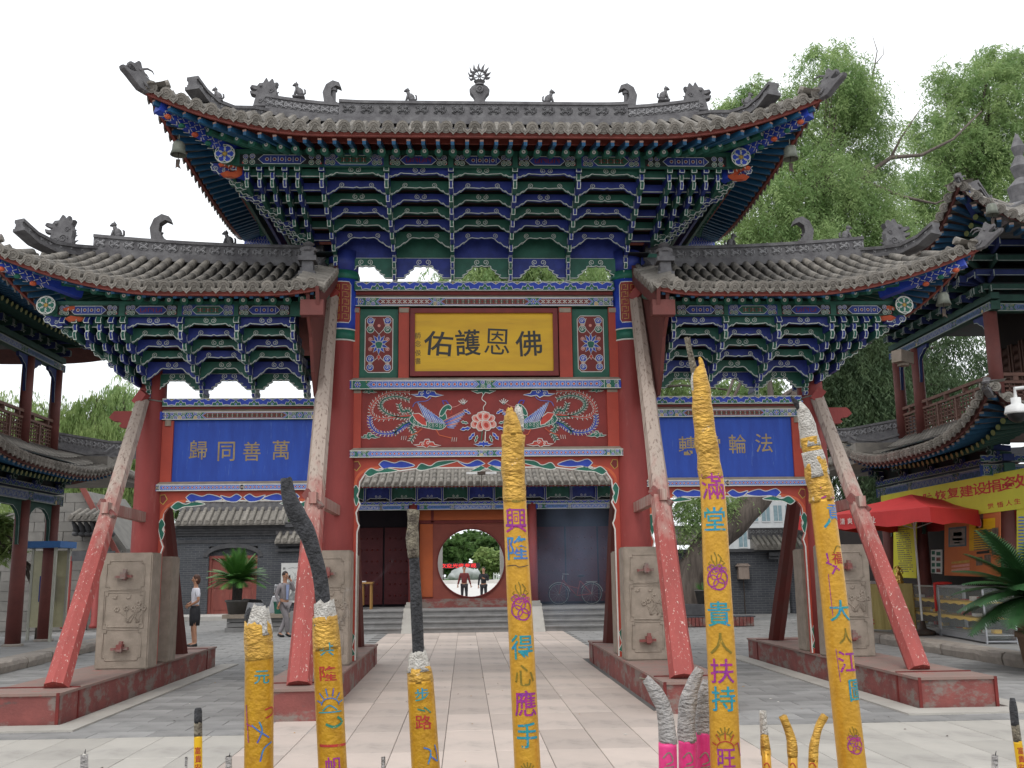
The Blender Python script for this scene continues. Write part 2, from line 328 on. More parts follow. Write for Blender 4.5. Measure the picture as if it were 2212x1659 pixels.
# bracket boards ------------------------------------------------------------
def scallop(w, h, d, arch=.27, openwork=False):
    L = []
    n = 14
    for i in range(n+1):
        u = i/n
        if openwork: x = .15*w+u*.22*w+.014*sin(6*pi*u); z = -d*(1-u**1.05)+.012*abs(sin(3*pi*u))
        else: x = u*arch*w; z = -d*(1-u**1.15)+.018*abs(sin(3*pi*u))
        L.append((x, z))
    L += [(w*.36, -.004), (w*.45, -.012), (w*.5, .004)]
    R = [(w-x, z) for x, z in L[::-1]][1:]
    low = L+R
    return low
def board_mesh(name, w, h, d, col, style, openwork=False, arch=.27, t=.045):
    """carved cloud board; origin = left end at crest height"""
    low = scallop(w, h, d, arch, openwork); b = MB()
    out = low+[(w, h), (0, h)]
    if openwork:
        low = [(0.0, -d)]+low+[(w, -d)]; out = low+[(w, h), (0, h)]
    b.prism(out, lambda u, v, q: (u, -q, v), t, 0)
    A = Art(); lw = .013; low2 = low
    A.line([(x, z+lw*.5) for x, z in low2], lw, 1)
    r = min(.043, w*.06)
    if style == 0:
        for s_ in (-1, 1): A.spiral(w/2+s_*r*1.15, r*1.3, r, .009, 1, pi/2 if s_ > 0 else pi/2, 1.6, -s_)
        A.line([(w/2-.02, 0), (w/2, .025), (w/2+.02, 0)], .008, 1)
    elif style == 1:
        for s_ in (-1, 1): A.spiral(w/2+s_*w*.235, r*.9, r, .009, 1, -pi/2, 1.6, s_)
    elif style == 2:
        for s_ in (-1, 1): A.spiral(w/2+s_*r*1.6, r*1.5, r*1.15, .010, 1, -pi/2, 1.5, s_)
    for s_ in (0, 1):
        for i in (3, 8):
            x, z = low2[i+(1 if openwork else 0)]; x = w-x if s_ else x
            A.spiral(x+(-.008 if not s_ else .008), z-.002, .02, .007, 1, 0, 1.2, 1 if s_ else -1, 8)
    for V, F, m_, z_ in A.P:
        o = len(b.v); b.v += [(p[0], -t-.004, p[1]) for p in V]; b.f += [tuple(o+i for i in f) for f in F]; b.m += [1]*len(F)
    return b.mesh(name, [col, 'white_line'])
def arm_mesh(name, h, col1, col2, w=.068, blade=False):
    """end of a projecting bracket arm: two stacked sinuous blocks, light edging; origin front centre, runs back along +Y"""
    b = MB()
    if blade:
        prof = [(.30, h), (-.03, h), (-.05, h*.75), (-.01, h*.45), (-.07, h*.1), (-.05, 0), (.30, 0)]; parts = [(prof, w*.8, 0)]
    else:
        p1 = [(.34, h), (-.0, h), (-.035, h*.9), (-.045, h*.72), (-.01, h*.56), (.34, h*.54)]
        p2 = [(.34, h*.52), (-.02, h*.50), (-.05, h*.36), (-.035, h*.18), (-.0, h*.04), (.34, 0)]
        parts = [(p1, w, 0), (p2, w*.84, 1)]
    for prof, ww, ci in parts:
        b.prism(prof, lambda u, v, q, ww=ww: (-ww/2+q, u, v), ww, ci)
        fr = prof[1:-1]
        for s_ in (-1, 1):
            o = len(b.v)
            for y, z in fr: b.v += [(s_*ww/2, y-.003, z), (s_*(ww/2-.010), y-.004, z)]
            for i in range(len(fr)-1): b.f.append((o+2*i, o+2*i+1, o+2*i+3, o+2*i+2)); b.m.append(2)
        for (y, z) in (fr[0], fr[-1]):
            b.add([(-ww/2, y-.005, z-.004), (ww/2, y-.005, z-.004), (ww/2, y-.005, z+.007), (-ww/2, y-.005, z+.007)], [(0, 1, 2, 3)], 2)
    return b.mesh(name, [col1, col2, 'white_line'])
# small roof figures ----------------------------------------------------------
def beast_mesh():
    b = MB(); b.box(-.12, .12, -.07, .07, 0, .035)
    b.ell((0.02, 0, .13), (.075, .055, .10), 8, rot=Matrix.Rotation(-.35, 3, 'Y')); b.ell((-.035, 0, .215), (.04, .04, .075), 8, rot=Matrix.Rotation(-.3, 3, 'Y'))
    b.ell((-.06, 0, .285), (.055, .045, .045), 8); b.ell((-.105, 0, .272), (.03, .028, .022), 6)
    for s_ in (-1, 1):
        b.tube([(-.05, s_*.035, .17), (-.075, s_*.04, .09), (-.08, s_*.04, .035)], [.022, .018, .022], 6)
        b.ell((.05, s_*.045, .075), (.05, .028, .045), 6); b.ell((-.045, s_*.03, .325), (.012, .01, .022), 5)
    b.tube([(.085, 0, .06), (.13, 0, .10), (.125, 0, .17), (.10, 0, .19)], [.018, .022, .02, .008], 6)
    me = b.mesh('ridge_beast', 'ridge_grey', True); fixn(me); return me
ME_BEAST = beast_mesh()
def dragon_finial_mesh(h=.62, hook=False):
    """ridge dragon facing -X, biting outwards, standing on the ridge end"""
    b = MB(); T = lambda u, v, q: (u, -.09+q, v)
    if hook:
        b.prism([(-.22, 0), (.2, 0), (.27, .12), (.33, .3), (.36, .48), (.3, .64), (.18, .72), (.06, .68), (.02, .58), (.12, .62), (.2, .56), (.21, .44), (.14, .32), (.02, .24), (-.24, .24)], T, .18)
    else:
        b.prism([(.26, 0), (.22, .16), (.24, .3), (.2, .42), (.24, .52), (.16, .50), (.14, .6), (.07, .52), (.02, .62), (-.04, .51), (-.12, .5), (-.16, .44), (-.27, .46), (-.3, .41), (-.22, .37), (-.14, .35), (-.2, .31), (-.3, .33), (-.28, .27), (-.17, .24), (-.2, .14), (-.23, 0)], T, .18, inset=.07)
        b.ell((-.08, -.1, .43), (.03, .03, .03), 8); b.ell((-.08, .1, .43), (.03, .03, .03), 8)
    for s_ in (-1, 1):     # curls on the flanks
        for cx, cz, r in ((.05, .15, .085), (-.08, .12, .05), (.12, .33, .05)):
            if hook and cz > .2: continue
            b.tube([(cx+r*(1-.8*i/12)*cos(i*.75), s_*.095, cz+r*(1-.8*i/12)*sin(i*.75)) for i in range(13)], .014, 5)
    for k in range(4): b.tube([(.2-.01*k, -.0, .1+.1*k), (.3-.02*k, 0, .15+.1*k)], [.035, .006], 5)
    k = h/.62; b.v = [(x*k, y*1.0, z*k) for x, y, z in b.v]
    me = b.mesh('dragon_finial', 'ridge_grey'); fixn(me); return me
ME_DRAGON = dragon_finial_mesh(); ME_HOOK = dragon_finial_mesh(.72, True)
def corner_head_mesh():
    """dragon head that caps the corner beam; looks along -X, rising; origin at its neck"""
    b = MB(); T = lambda u, v, q: (u, -.09+q, v)
    b.prism([(.12, -.10), (-.1, -.12), (-.26, -.05), (-.42, .02), (-.56, .07), (-.6, .12), (-.53, .13), (-.42, .11), (-.33, .14), (-.3, .18), (-.38, .22), (-.46, .25), (-.48, .30), (-.41, .31), (-.36, .36), (-.33, .43), (-.28, .42), (-.22, .33), (-.12, .26), (-.06, .2), (.04, .18), (.12, .12)], T, .18, inset=.06)
    for s_ in (-1, 1):
        b.ell((-.24, s_*.09, .25), (.035, .025, .03), 8)
        b.tube([(-.2, s_*.07, .30), (-.12, s_*.1, .36), (-.02, s_*.11, .37), (.05, s_*.1, .33)], [.025, .022, .016, .006], 6)
        b.tube([(-.52, s_*.06, .15), (-.46, s_*.06, .19)], [.014, .004], 5); b.tube([(-.45, s_*.06, .22), (-.44, s_*.06, .16)], [.014, .004], 5)
        b.tube([(-.1, s_*.1, .05), (-.02, s_*.12, .0), (.08, s_*.12, -.03)], [.02, .03, .01], 6)
    me = b.mesh('corner_dragon_head', 'ridge_grey'); fixn(me); return me
ME_HEAD = corner_head_mesh()
def roar_head_mesh():
    """painted orange dragon mouth on the corner beam end"""
    b = MB(); T = lambda u, v, q: (u, -.06+q, v)
    b.prism([(.18, .1), (.02, .12), (-.14, .09), (-.24, .04), (-.2, .0), (-.1, .03), (.0, .02), (.06, -.04), (-.02, -.08), (-.14, -.08), (-.2, -.12), (-.12, -.17), (.02, -.15), (.1, -.12), (.18, -.05)], T, .12, 0, inset=.05)
    b.prism([(.34, .16), (.16, .12), (.16, -.08), (.30, -.10)], T, .13, 1, inset=.04)
    for s_ in (-1, 1):
        for x in (-.18, -.1, -.02): b.tube([(x, s_*.06, .035), (x-.01, s_*.06, -.01)], [.012, .003], 5, 2)
        b.ell((.06, s_*.065, .07), (.022, .012, .022), 6, 2)
    me = b.mesh('painted_dragon_mouth', ['vermilion', 'art_blue', 'art_white']); fixn(me); return me
ME_ROAR = roar_head_mesh()
def bell_parts(name, label, p, s=1.):
    t = thing(name, label, 'wind bell', p, 0, 'wind bells under the eave corners'); t.scale = (s, s, s)
    b = MB(); b.lathe([(.02, 0), (.06, -.01), (.085, -.05), (.09, -.13), (.112, -.2), (.105, -.2), (.08, -.13), (.07, -.04)], 14)
    b.tube([(0, 0, .02), (0, 0, .10)], .008, 5); obj('bell_body', b, 'bell_bronze', t, True)
    b = MB(); b.tube([(0, 0, -.03), (0, 0, -.26)], .006, 5); b.prism([(-.03, -.26), (.03, -.26), (.02, -.34), (.045, -.40), (-.01, -.37), (-.03, -.39)], lambda u, v, q: (u, q-.004, v), .008); obj('clapper', b, 'iron', t)
    return t
# ---------------------------------------------------------------- painted ornament vocabulary
def whorl(A, x, y, r, c, core='art_gold'):
    A.disc(x, y, r, c, 10); A.up(); A.ring(x, y, r, r*.16, 'art_white', 10); A.spiral(x, y, r*.68, r*.15, 'art_white', 0, 1.3, 1, 9); A.disc(x, y, r*.16, core, 6); A.z -= 1
def rosette(A, x, y, r, c):
    for k in range(6): A.disc(x+r*.62*cos(k*pi/3), y+r*.62*sin(k*pi/3), r*.4, c, 7)
    A.up()
    for k in range(6): A.ring(x+r*.62*cos(k*pi/3), y+r*.62*sin(k*pi/3), r*.4, r*.09, 'art_white', 7)
    A.disc(x, y, r*.3, 'art_gold', 7); A.z -= 1
def cloudlet(A, x, y, s, c, d=1):
    """running cloud leaf with white rim"""
    P = [(0, 0), (.35, .28), (.7, .22), (.95, .42), (1.3, .2), (1.7, .1), (2.2, -.12), (1.6, -.16), (1.1, -.3), (.5, -.25)]
    A.outlined([(x+d*p[0]*s, y+p[1]*s) for p in P], c, 'art_white', s*.11)
def fret(A, x0, x1, y, h, c, kind=0):
    n = max(2, int((x1-x0)/h*1.1)); dx = (x1-x0)/n
    for i in range(n):
        cx = x0+dx*(i+.5)
        if kind == 0:
            A.line([(cx-dx*.4, y-h*.3), (cx+dx*.4, y+h*.3)], h*.10, c); A.line([(cx-dx*.4, y+h*.3), (cx+dx*.4, y-h*.3)], h*.10, c)
            A.line([(cx, y-h*.38), (cx, y+h*.38)], h*.07, 'art_white')
        elif kind == 1:
            s_ = 1 if i % 2 else -1
            A.line([(cx-dx*.35, y-s_*h*.3), (cx-dx*.35, y+s_*h*.3), (cx+dx*.1, y+s_*h*.3), (cx+dx*.1, y-s_*h*.05)], h*.13, c)
            A.line([(cx+dx*.32, y-s_*h*.3), (cx+dx*.32, y+s_*h*.3)], h*.13, c)
        else:
            A.disc(cx, y, h*.24, c, 6); A.up(); A.ring(cx, y, h*.24, h*.07, 'art_white', 6); A.z -= 1
            A.line([(cx+dx*.5, y-h*.4), (cx+dx*.5, y+h*.4)], h*.06, 'art_white')
def beam_art(w, h, v=0, red='maroon'):
    """painted beam: lozenge cartouche in the middle, whorls and clouds to the ends"""
    A = Art(); A.rect(-w/2, -h/2, w/2, h/2, 'art_green'); A.up()
    k = 1 if w < 2.6 else 3
    cells = [(0, .17)] if k == 1 else [(-.31, .095), (0, .16), (.31, .095)]
    if v == 2: cells = [(-.23, .19), (.23, .19)]
    for cx, hw in cells:
        cx *= w; hw *= w
        if k == 1: hw = .24*w
        P = [(cx-hw-h*.45, 0), (cx-hw, h*.42), (cx+hw, h*.42), (cx+hw+h*.45, 0), (cx+hw, -h*.42), (cx-hw, -h*.42)]
        A.outlined(P, 'art_blue', 'art_white', h*.05); A.up().up()
        q = .78; P2 = [(cx+(x-cx)*(1-.12*h/hw*1.2), y*q) for x, y in P]; A.outlined(P2, red if v != 1 else 'art_blue2', 'art_white', h*.04); A.up().up()
        fret(A, cx-hw, cx+hw, 0, h*.66, ['art_green', 'art_white', 'art_green', 'art_red'][(v+(cx != 0)) % 4], v % 3); A.z -= 4
    gaps = []; edge = -w/2
    for cx, hw in cells:
        hw = .24*w if k == 1 else hw*w
        gaps.append((edge, cx*w-hw-h*.5)); edge = cx*w+hw+h*.5
    gaps.append((edge, w/2)); g = 0
    for x0, x1 in gaps:
        n = max(1, int((x1-x0)/(h*.95))); dx = (x1-x0)/n
        for i in range(n):
            cx = x0+dx*(i+.5); g += 1
            A.rect(cx-dx*.5, -h/2, cx-dx*.5+h*.05, h/2, 'art_white' if g % 3 == 0 else 'art_blue')
            if g % 3 == 1: rosette(A, cx, 0, h*.36, 'art_blue')
            else:
                for sx, sy, c in ((-.5, .5, 'art_blue'), (.5, -.5, 'art_blue'), (.45, .5, 'art_green'), (-.45, -.5, 'art_gold' if g % 2 else 'art_green')):
                    whorl(A, cx+sx*dx*.5, sy*h*.48, h*.23, c)
            A.disc(cx+dx*.5, h*.3, h*.07, 'art_gold', 6)
    for s_ in (-1, 1): A.rect(s_*w/2-.035, -h/2, s_*w/2+.0 if s_ > 0 else s_*w/2+.035, h/2, 'art_blue'); A.up(); A.rect(s_*w/2-s_*.05-.005, -h/2, s_*w/2-s_*.05+.005, h/2, 'art_white'); A.z -= 1
    A.up().up(); A.rect(-w/2, h/2-.012, w/2, h/2, 'art_white'); A.rect(-w/2, -h/2, w/2, -h/2+.012, 'art_white')
    return A
def cloud_strip(w, h):
    A = Art(); A.rect(-w/2, -h/2, w/2, h/2, 'art_green'); n = max(3, round(w/(h*2.3))); dx = w/n
    A.up()
    for i in range(n):
        cx = -w/2+dx*(i+.5); c = 'art_blue' if i % 2 else 'art_green'
        P = [(cx-dx*.5, h*.3), (cx-dx*.38, -h*.05), (cx-dx*.26, 0), (cx-dx*.2, -h*.38), (cx, -h*.28), (cx+dx*.2, -h*.38), (cx+dx*.26, 0), (cx+dx*.38, -h*.05), (cx+dx*.5, h*.3), (cx+dx*.2, h*.46), (cx, h*.2), (cx-dx*.2, h*.46)]
        A.outlined(P, 'art_blue', 'art_white', h*.07)
        A.up(); A.disc(cx+dx*.5, -h*.25, h*.14, 'art_blue2', 7); A.ring(cx+dx*.5, -h*.25, h*.14, h*.05, 'art_white', 7); A.disc(cx, h*.33, h*.09, 'art_gold', 6); A.z -= 1
    A.up().up(); A.rect(-w/2, h/2-.01, w/2, h/2, 'art_white'); A.rect(-w/2, -h/2, w/2, -h/2+.01, 'art_white')
    return A
def frieze_art(A, cx, w, h, kind):
    A.rect(cx-w/2, -h/2, cx+w/2, h/2, 'bk_blue' if kind % 2 else 'soffit'); A.up(); A.rect(cx-w/2, h*.42, cx+w/2, h*.46, 'art_green'); A.rect(cx-w/2, -h*.46, cx+w/2, -h*.42, 'art_green')
    hw = w*.22; P = [(cx-hw-h*.4, 0), (cx-hw, h*.36), (cx+hw, h*.36), (cx+hw+h*.4, 0), (cx+hw, -h*.36), (cx-hw, -h*.36)]
    A.outlined(P, 'bk_blue' if kind != 1 else 'bk_green', 'white_line', h*.05); A.up().up(); fret(A, cx-hw, cx+hw, 0, h*.55, 'panel_red' if kind != 0 else 'maroon', [2, 0, 1][kind % 3]); A.z -= 2
    for s_ in (-1, 1):
        for sy in (-1, 1): whorl(A, cx+s_*w*.35, sy*h*.24, h*.2, 'bk_blue' if sy > 0 else 'bk_green'); whorl(A, cx+s_*w*.43, -sy*h*.2, h*.19, 'bk_green' if sy > 0 else 'bk_blue')
        A.disc(cx+s_*w*.46, -h*.3, h*.09, 'art_red', 5)
    A.z -= 1
# ---------------------------------------------------------------- bracket tiers
def brackets(root, sg, z_beam, divs, fan, rows, Lk, xin, hz=.37, bays_on=True):
    """divs: x of the bay chains (in outward coordinate), fan: x of corner chains at the top, rows: [(y, crest z)], last one open work"""
    nr = len(rows); X = lambda x: sg*x; noses = {}
    bays = [(divs[i], divs[i+1]) for i in range(len(divs)-1)]; cache = {}
    for k, (y, zc) in enumerate(rows if bays_on else []):
        last = k == nr-1
        h = .105 if not last else hz*.35
        for i, (a, b_) in enumerate(bays):
            # chains lean in slightly towards the beam, as they do in the photo
            ci = (i+k+len(bays)//2) % 2; w_ = abs(b_-a)-.02
            key = (k, ci, round(w_, 2), last, i in (0, len(bays)-1) and last)
            if key not in cache:
                d = .135 if k else .07
                if last: cache[key] = board_mesh('bracket_board', w_, h, hz*.55, 'bk_blue' if ci else 'bk_green', 2, True, .30)
                elif k == nr-2: cache[key] = board_mesh('bracket_board', w_, .105, .20, 'bk_blue' if ci else 'bk_green', k % 2, False, .33)
                else: cache[key] = board_mesh('bracket_board', w_, .105, d, 'bk_blue' if ci else 'bk_green', k % 2, False, .25)
            x0 = min(X(a), X(b_))+.01
            link('bracket_board', cache[key], root, (x0, y, zc))
    # dark ceiling boards that close each tier, and dark strips that imitate the shaded gap above each board
    b = MB(); xa, xb = min(divs), max(divs)
    for k in range(nr-1):
        y0, z0 = rows[k]; y1, z1 = rows[k+1]
        zt_ = z1+.155 if k+1 < nr-1 else z0+.16; b.box(min(X(xa), X(xb)), max(X(xa), X(xb)), y0+.002, y1-.05, zt_, zt_+.02, 0)
        if k+1 < nr-1: b.box(min(X(xa), X(xb)), max(X(xa), X(xb)), y1+.0, y1+.02, z1, z1+.16, 0)
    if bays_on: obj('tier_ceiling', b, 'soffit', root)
    yl, zl = rows[-1]; b = MB(); ym = rows[-2][0]
    for i, (a, b_) in enumerate(bays):     # plain coloured panel above the open-work board
        ci = (i+nr-2+len(bays)//2) % 2; b.box(min(X(a), X(b_))+.005, max(X(a), X(b_))-.005, yl-.02, yl+.02, zl+hz*.36, rows[-2][1]+.2, ci)
        b.box(min(X(a), X(b_))+.005, max(X(a), X(b_))-.005, yl-.024, yl-.02, zl+hz*.36, zl+hz*.36+.012, 2)
    if bays_on: obj('inner_panel', b, ['bk_green', 'bk_blue', 'white_line'], root)
    # chains of projecting arm ends
    ma = [arm_mesh('bracket_arm', .17, 'bk_blue', 'bk_green'), arm_mesh('bracket_arm', .17, 'bk_green', 'bk_blue')]
    mbl = [arm_mesh('bracket_blade', .22, 'bk_blue', 'bk_green', .10, True), arm_mesh('bracket_blade', .30, 'bk_green', 'bk_blue', .10, True)]
    def gaph(k): return (rows[k-1][1]-rows[k][1]) if k else rows[0][1]-rows[1][1]
    for i, xd in enumerate(divs if bays_on else []):
        link('bracket_blade', mbl[i % 2], root, (X(xd), rows[0][0]-.10, rows[0][1]+.0))
        for k in range(1, nr):
            link('bracket_arm', ma[(i+k) % 2], root, (X(xd), rows[k-1][0]-.07, rows[k-1][1]-.235)).scale.z = 1.42
        zb = z_beam; zt_ = rows[-2][1]-.05; n = 3
        for q in range(n):
            o = link('bracket_arm', ma[(i+q) % 2], root, (X(xd), rows[-1][0]-.10-.09*q*.5, zb+(zt_-zb)*q/n)); o.scale.z = (zt_-zb)/n/.17
    x0 = max(divs) if divs[-1] > divs[0] else min(divs)
    # corner fan: straight boards growing outwards with each tier, chains that end one tier earlier each
    nf = len(fan)
    for k, (y, zc) in enumerate(rows):
        g = gaph(k); L = Lk[k]; b = MB(); a = max(divs)
        ci = k % 2; b.box(0, L-a, 0, .045, -.035, .085 if k < nr-1 else hz*.5, ci); b.box(0, L-a, .046, .06, -.0, .16, 3)  # thin dark strip behind the board imitates the shade over it
        b.box(0, L-a, -.004, 0, -.035, -.022, 2)
        # cloud nose of the corner arm
        P = [(0, -.04), (.06, -.05), (.10, -.02), (.15, -.03), (.19, .02), (.25, .03), (.27, .08), (.24, .11), (.28, .14), (.0, .15)]
        b.prism([(L-a+p[0], p[1]) for p in P], lambda u, v, q: (u, .03-q, v), .08, 1-ci)
        if k: P5 = [((Lk[k-1]+L)/2-a+p[0]*.85, p[1]*.8+.10) for p in P]; b.prism(P5, lambda u, v, q: (u, .16-q-(rows[1][0]-rows[0][0])*.55, v), .06, ci); b.tube([(u, .16-.066-(rows[1][0]-rows[0][0])*.55, v) for u, v in P5[:-1]], .007, 4, 2, False)
        A = Art(); A.line([(L-a+p[0], p[1]+.006) for p in P[:-1]], .013, 2); A.spiral(L-a+.2, .06, .04, .008, 2, 0, 1.5)
        A.spiral(L-a+.09, .03, .03, .008, 2, 1, 1.4)
        for V, F, m_, z_ in A.P:
            o_ = len(b.v); b.v += [(p[0], -.056, p[1]) for p in V]; b.f += [tuple(o_+i_ for i_ in f) for f in F]; b.m += [2]*len(F)
        if k < nr-1:
            y1, z1 = rows[k+1]; b.box(0, Lk[k+1]-a+.1, .045, y1-y, z1-zc+.155, z1-zc+.17, 3)
        b.v = [(X(a+x), y+yy, zc+z) for x, yy, z in b.v]
        obj('corner_tier_board', b, ['bk_green', 'bk_blue', 'white_line', 'soffit'], root)
        if k > 0:
            P6 = [(0, -.03), (.06, -.05), (.10, -.02), (.15, -.03), (.19, .02), (.25, .03), (.26, .09), (.20, .12), (.0, .12)]
            for cc in (0, 1):
                if ('n', cc) not in noses:
                    q_ = MB(); q_.prism([(p[0], p[1]) for p in P6], lambda u, v, q: (u, .03-q, v), .06, 0); q_.tube([(u, -.036, v) for u, v in P6[:-1]], .008, 4, 1, False); q_.tube([(.18+.035*cos(t_*.8), -.036, .06+.035*sin(t_*.8)) for t_ in range(8)], .007, 4, 1, False); noses[('n', cc)] = q_.mesh('corner_nose', [('bk_green', 'bk_blue')[cc], 'white_line'])
            for j_ in range(1, 2+min(3, k)):
                o = link('corner_nose', noses[('n', (k+j_) % 2)], root, (X(L-.03), y+.24*j_, zc+.01)); o.scale = (sg*1.0, 1, .95)
        # return of the tier round the end
        b = MB(); xe = X(L); b.box(min(xe, xe-sg*.045), max(xe, xe-sg*.045), y+.05, -y-.05, zc-.035, zc+.15, ci); obj('end_tier_board', b, ['bk_green', 'bk_blue'], root)
    for j, xf in enumerate(fan):
        last = nr-1-(nf-1-j)*0 if False else min(nr-1, nr-1-(len(fan)-1-j))
        last = max(1, last)
        link('bracket_blade', mbl[j % 2], root, (X(xf), rows[0][0]-.10, rows[0][1]))
        for k in range(1, last+1):
            t = k/(nr-1); x = xf
            if x > Lk[k]+.05: break
            o = link('bracket_arm', ma[(j+k) % 2], root, (X(x), rows[k-1][0]-.07, rows[k-1][1]-.235)); o.scale = (.85, 1, 1.42)
    # rear half: plain stepped boards
    b = MB()
    for k, (y, zc) in enumerate(rows[:-1]):
        xa_, xb_ = xin, Lk[k]; b.box(min(X(xa_), X(xb_)), max(X(xa_), X(xb_)), -y-.045, -y, zc-.04, zc+.15, k % 2)
        y1, z1 = rows[k+1]; b.box(min(X(xa_), X(xb_)), max(X(xa_), X(xb_)), -y1, -y-.05, z1+.155, z1+.17, 2)
    obj('rear_brackets', b, ['bk_green', 'bk_blue', 'soffit'], root)
# ---------------------------------------------------------------- tiled roofs
def make_roof(root, P):
    """P: dict with zr(x), E(x)->(y,z) front eave, corners, ends; outward coordinate mirrored by sg list"""
    roof = link('roof', None, root) if False else None
# generic row of tiles from eave point a to top point b
def tile_row(parent, a, b, nseg, sag=.10, only_eave=False, acc=None):
    a = Vector(a); b = Vector(b); L = (b-a).length
    pts = []
    for i in range(nseg+1):
        t = i/nseg; p = a.lerp(b, t); p.z -= sag*L*.5*sin(pi*t)*(1-.25*t); pts.append(p)
    d0 = (pts[1]-pts[0]).normalized()
    link('eave_tile', ME_EAVE, parent, M=frame_M(a+Vector((0, 0, .05)), d0))
    for i in range(nseg):
        p, q = pts[i]+Vector((0, 0, .05)), pts[i+1]+Vector((0, 0, .05)); d = q-p
        if i == 0: p = p+d.normalized()*.28; d = q-p
        if d.length < .05: continue
        if only_eave:
            if acc is not None: acc.tube([p, q], .06, 6, 0, False)
        else: link('cover_tile', ME_COVER, parent, M=frame_M(p, d, s=(1, d.length*1.02, 1)))
def soft_sheet(rows_pts, th=.05):
    """sheet through rows of points, each row a list of the same length, with a little thickness"""
    b = MB(); n = len(rows_pts); m = len(rows_pts[0])
    b.v = [tuple(p) for r in rows_pts for p in r]+[(p[0], p[1], p[2]-th) for r in rows_pts for p in r]; N = n*m
    for i in range(n-1):
        for j in range(m-1):
            a = i*m+j; b.f += [(a, a+1, a+m+1, a+m), (N+a, N+a+m, N+a+m+1, N+a+1)]; b.m += [0, 1]
    for j in range(m-1):
        b.f += [(j, N+j, N+j+1, j+1), ((n-1)*m+j, (n-1)*m+j+1, N+(n-1)*m+j+1, N+(n-1)*m+j)]; b.m += [1, 1]
    for i in range(n-1): b.f += [(i*m, (i+1)*m, N+(i+1)*m, N+i*m), (i*m+m-1, N+i*m+m-1, N+(i+1)*m+m-1, (i+1)*m+m-1)]; b.m += [1, 1]
    return b
def ridge_band(parent, pts, h, th=.16, relief=True, name='ridge', dens=.16):
    """decorated ridge wall along pts (base centre line), with mouldings and carved flowers"""
    b = MB(); n = len(pts)
    for i in range(n-1):
        a, c = Vector(pts[i]), Vector(pts[i+1]); up = Vector((0, 0, 1))
        for (z0, z1, t_) in ((0, .10*h/.4, th+.10), (.10*h/.4, .16*h/.4, th+.03), (.16*h/.4, h-.05, th), (h-.05, h, th+.05)):
            s_ = (c-a).normalized(); y = Vector((-s_.y, s_.x, 0)).normalized()
            vs = []
            for p in (a, c):
                for sy in (-1, 1):
                    for z in (z0, z1): vs.append(p+y*sy*t_/2+up*z)
            b.add(vs, [(0, 1, 3, 2), (4, 6, 7, 5), (0, 4, 5, 1), (2, 3, 7, 6), (1, 5, 7, 3), (0, 2, 6, 4)])
    obj(name, b, 'ridge_grey', parent)
    if relief:
        b = MB(); L = 0
        seg = [(Vector(pts[i]), Vector(pts[i+1])) for i in range(n-1)]
        hz = (h-.05-.16*h/.4); zc = .16*h/.4+hz/2; k = 0
        for a, c in seg:
            l = (c-a).length; m = max(1, int(l/dens)); d = (c-a)/m; u = d.normalized(); y = Vector((-u.y, u.x, 0)).normalized(); y = -y if y.y < 0 else y
            for i in range(m):
                p = a+d*(i+.5); k += 1
                for sy in (-1, 1):
                    if sy == 1 and relief != 'both': continue
                    q = p-y*(th/2+.004)*1; q.z += zc
                    r = hz*.36
                    for s_ in (-1, 1):
                        for t_ in (-1, 1):
                            b.tube([q+u*(s_*r*.15), q+u*(s_*r*.6)+Vector((0, 0, t_*r*.35)), q+u*(s_*r*1.0)+Vector((0, 0, t_*r*.65)), q+u*(s_*r*.5)+Vector((0, 0, t_*r*1.0))], [.01, r*.42, r*.32, .01], 6, 0, False)
                    b.ell(tuple(q), (r*.5, r*.3, r*.5), 6); b.ell(tuple(q+u*r*1.45), (r*.25, r*.25, r*.7), 6)
        o = obj(name+'_carving', b, 'carving_grey', parent); o['kind'] = 'stuff'
# ================================================================ the ceremonial gateway
gate = thing('ceremonial_gateway', 'three bay painted wooden memorial gateway with red columns and grey tiled roofs', 'gateway')
XM, XO = 2.30, 5.22          # main and outer column axes
PW = {-XO: (-5.88, -4.97), -XM: (-2.80, -2.0), XM: (1.97, 2.80), XO: (5.0, 5.92)}
for xc, (x0, x1) in PW.items():
    b = MB(); b.box(x0, x1, -3.66, 3.66, -.05, .33, 0); b.box(x0-.02, x1+.02, -3.68, 3.68, .33, .36, 1)
    for y in (-3.05, 3.05): b.box(x0-.012, x1+.012, y-.02, y+.02, -.05, .372, 2)
    for xx in (x0, x1): b.box(xx-.018, xx+.018, -3.685, -3.66, 0, .36, 2)
    obj('plinth', b, ['plinth_red', 'plinth_top', 'dark_red'], gate)
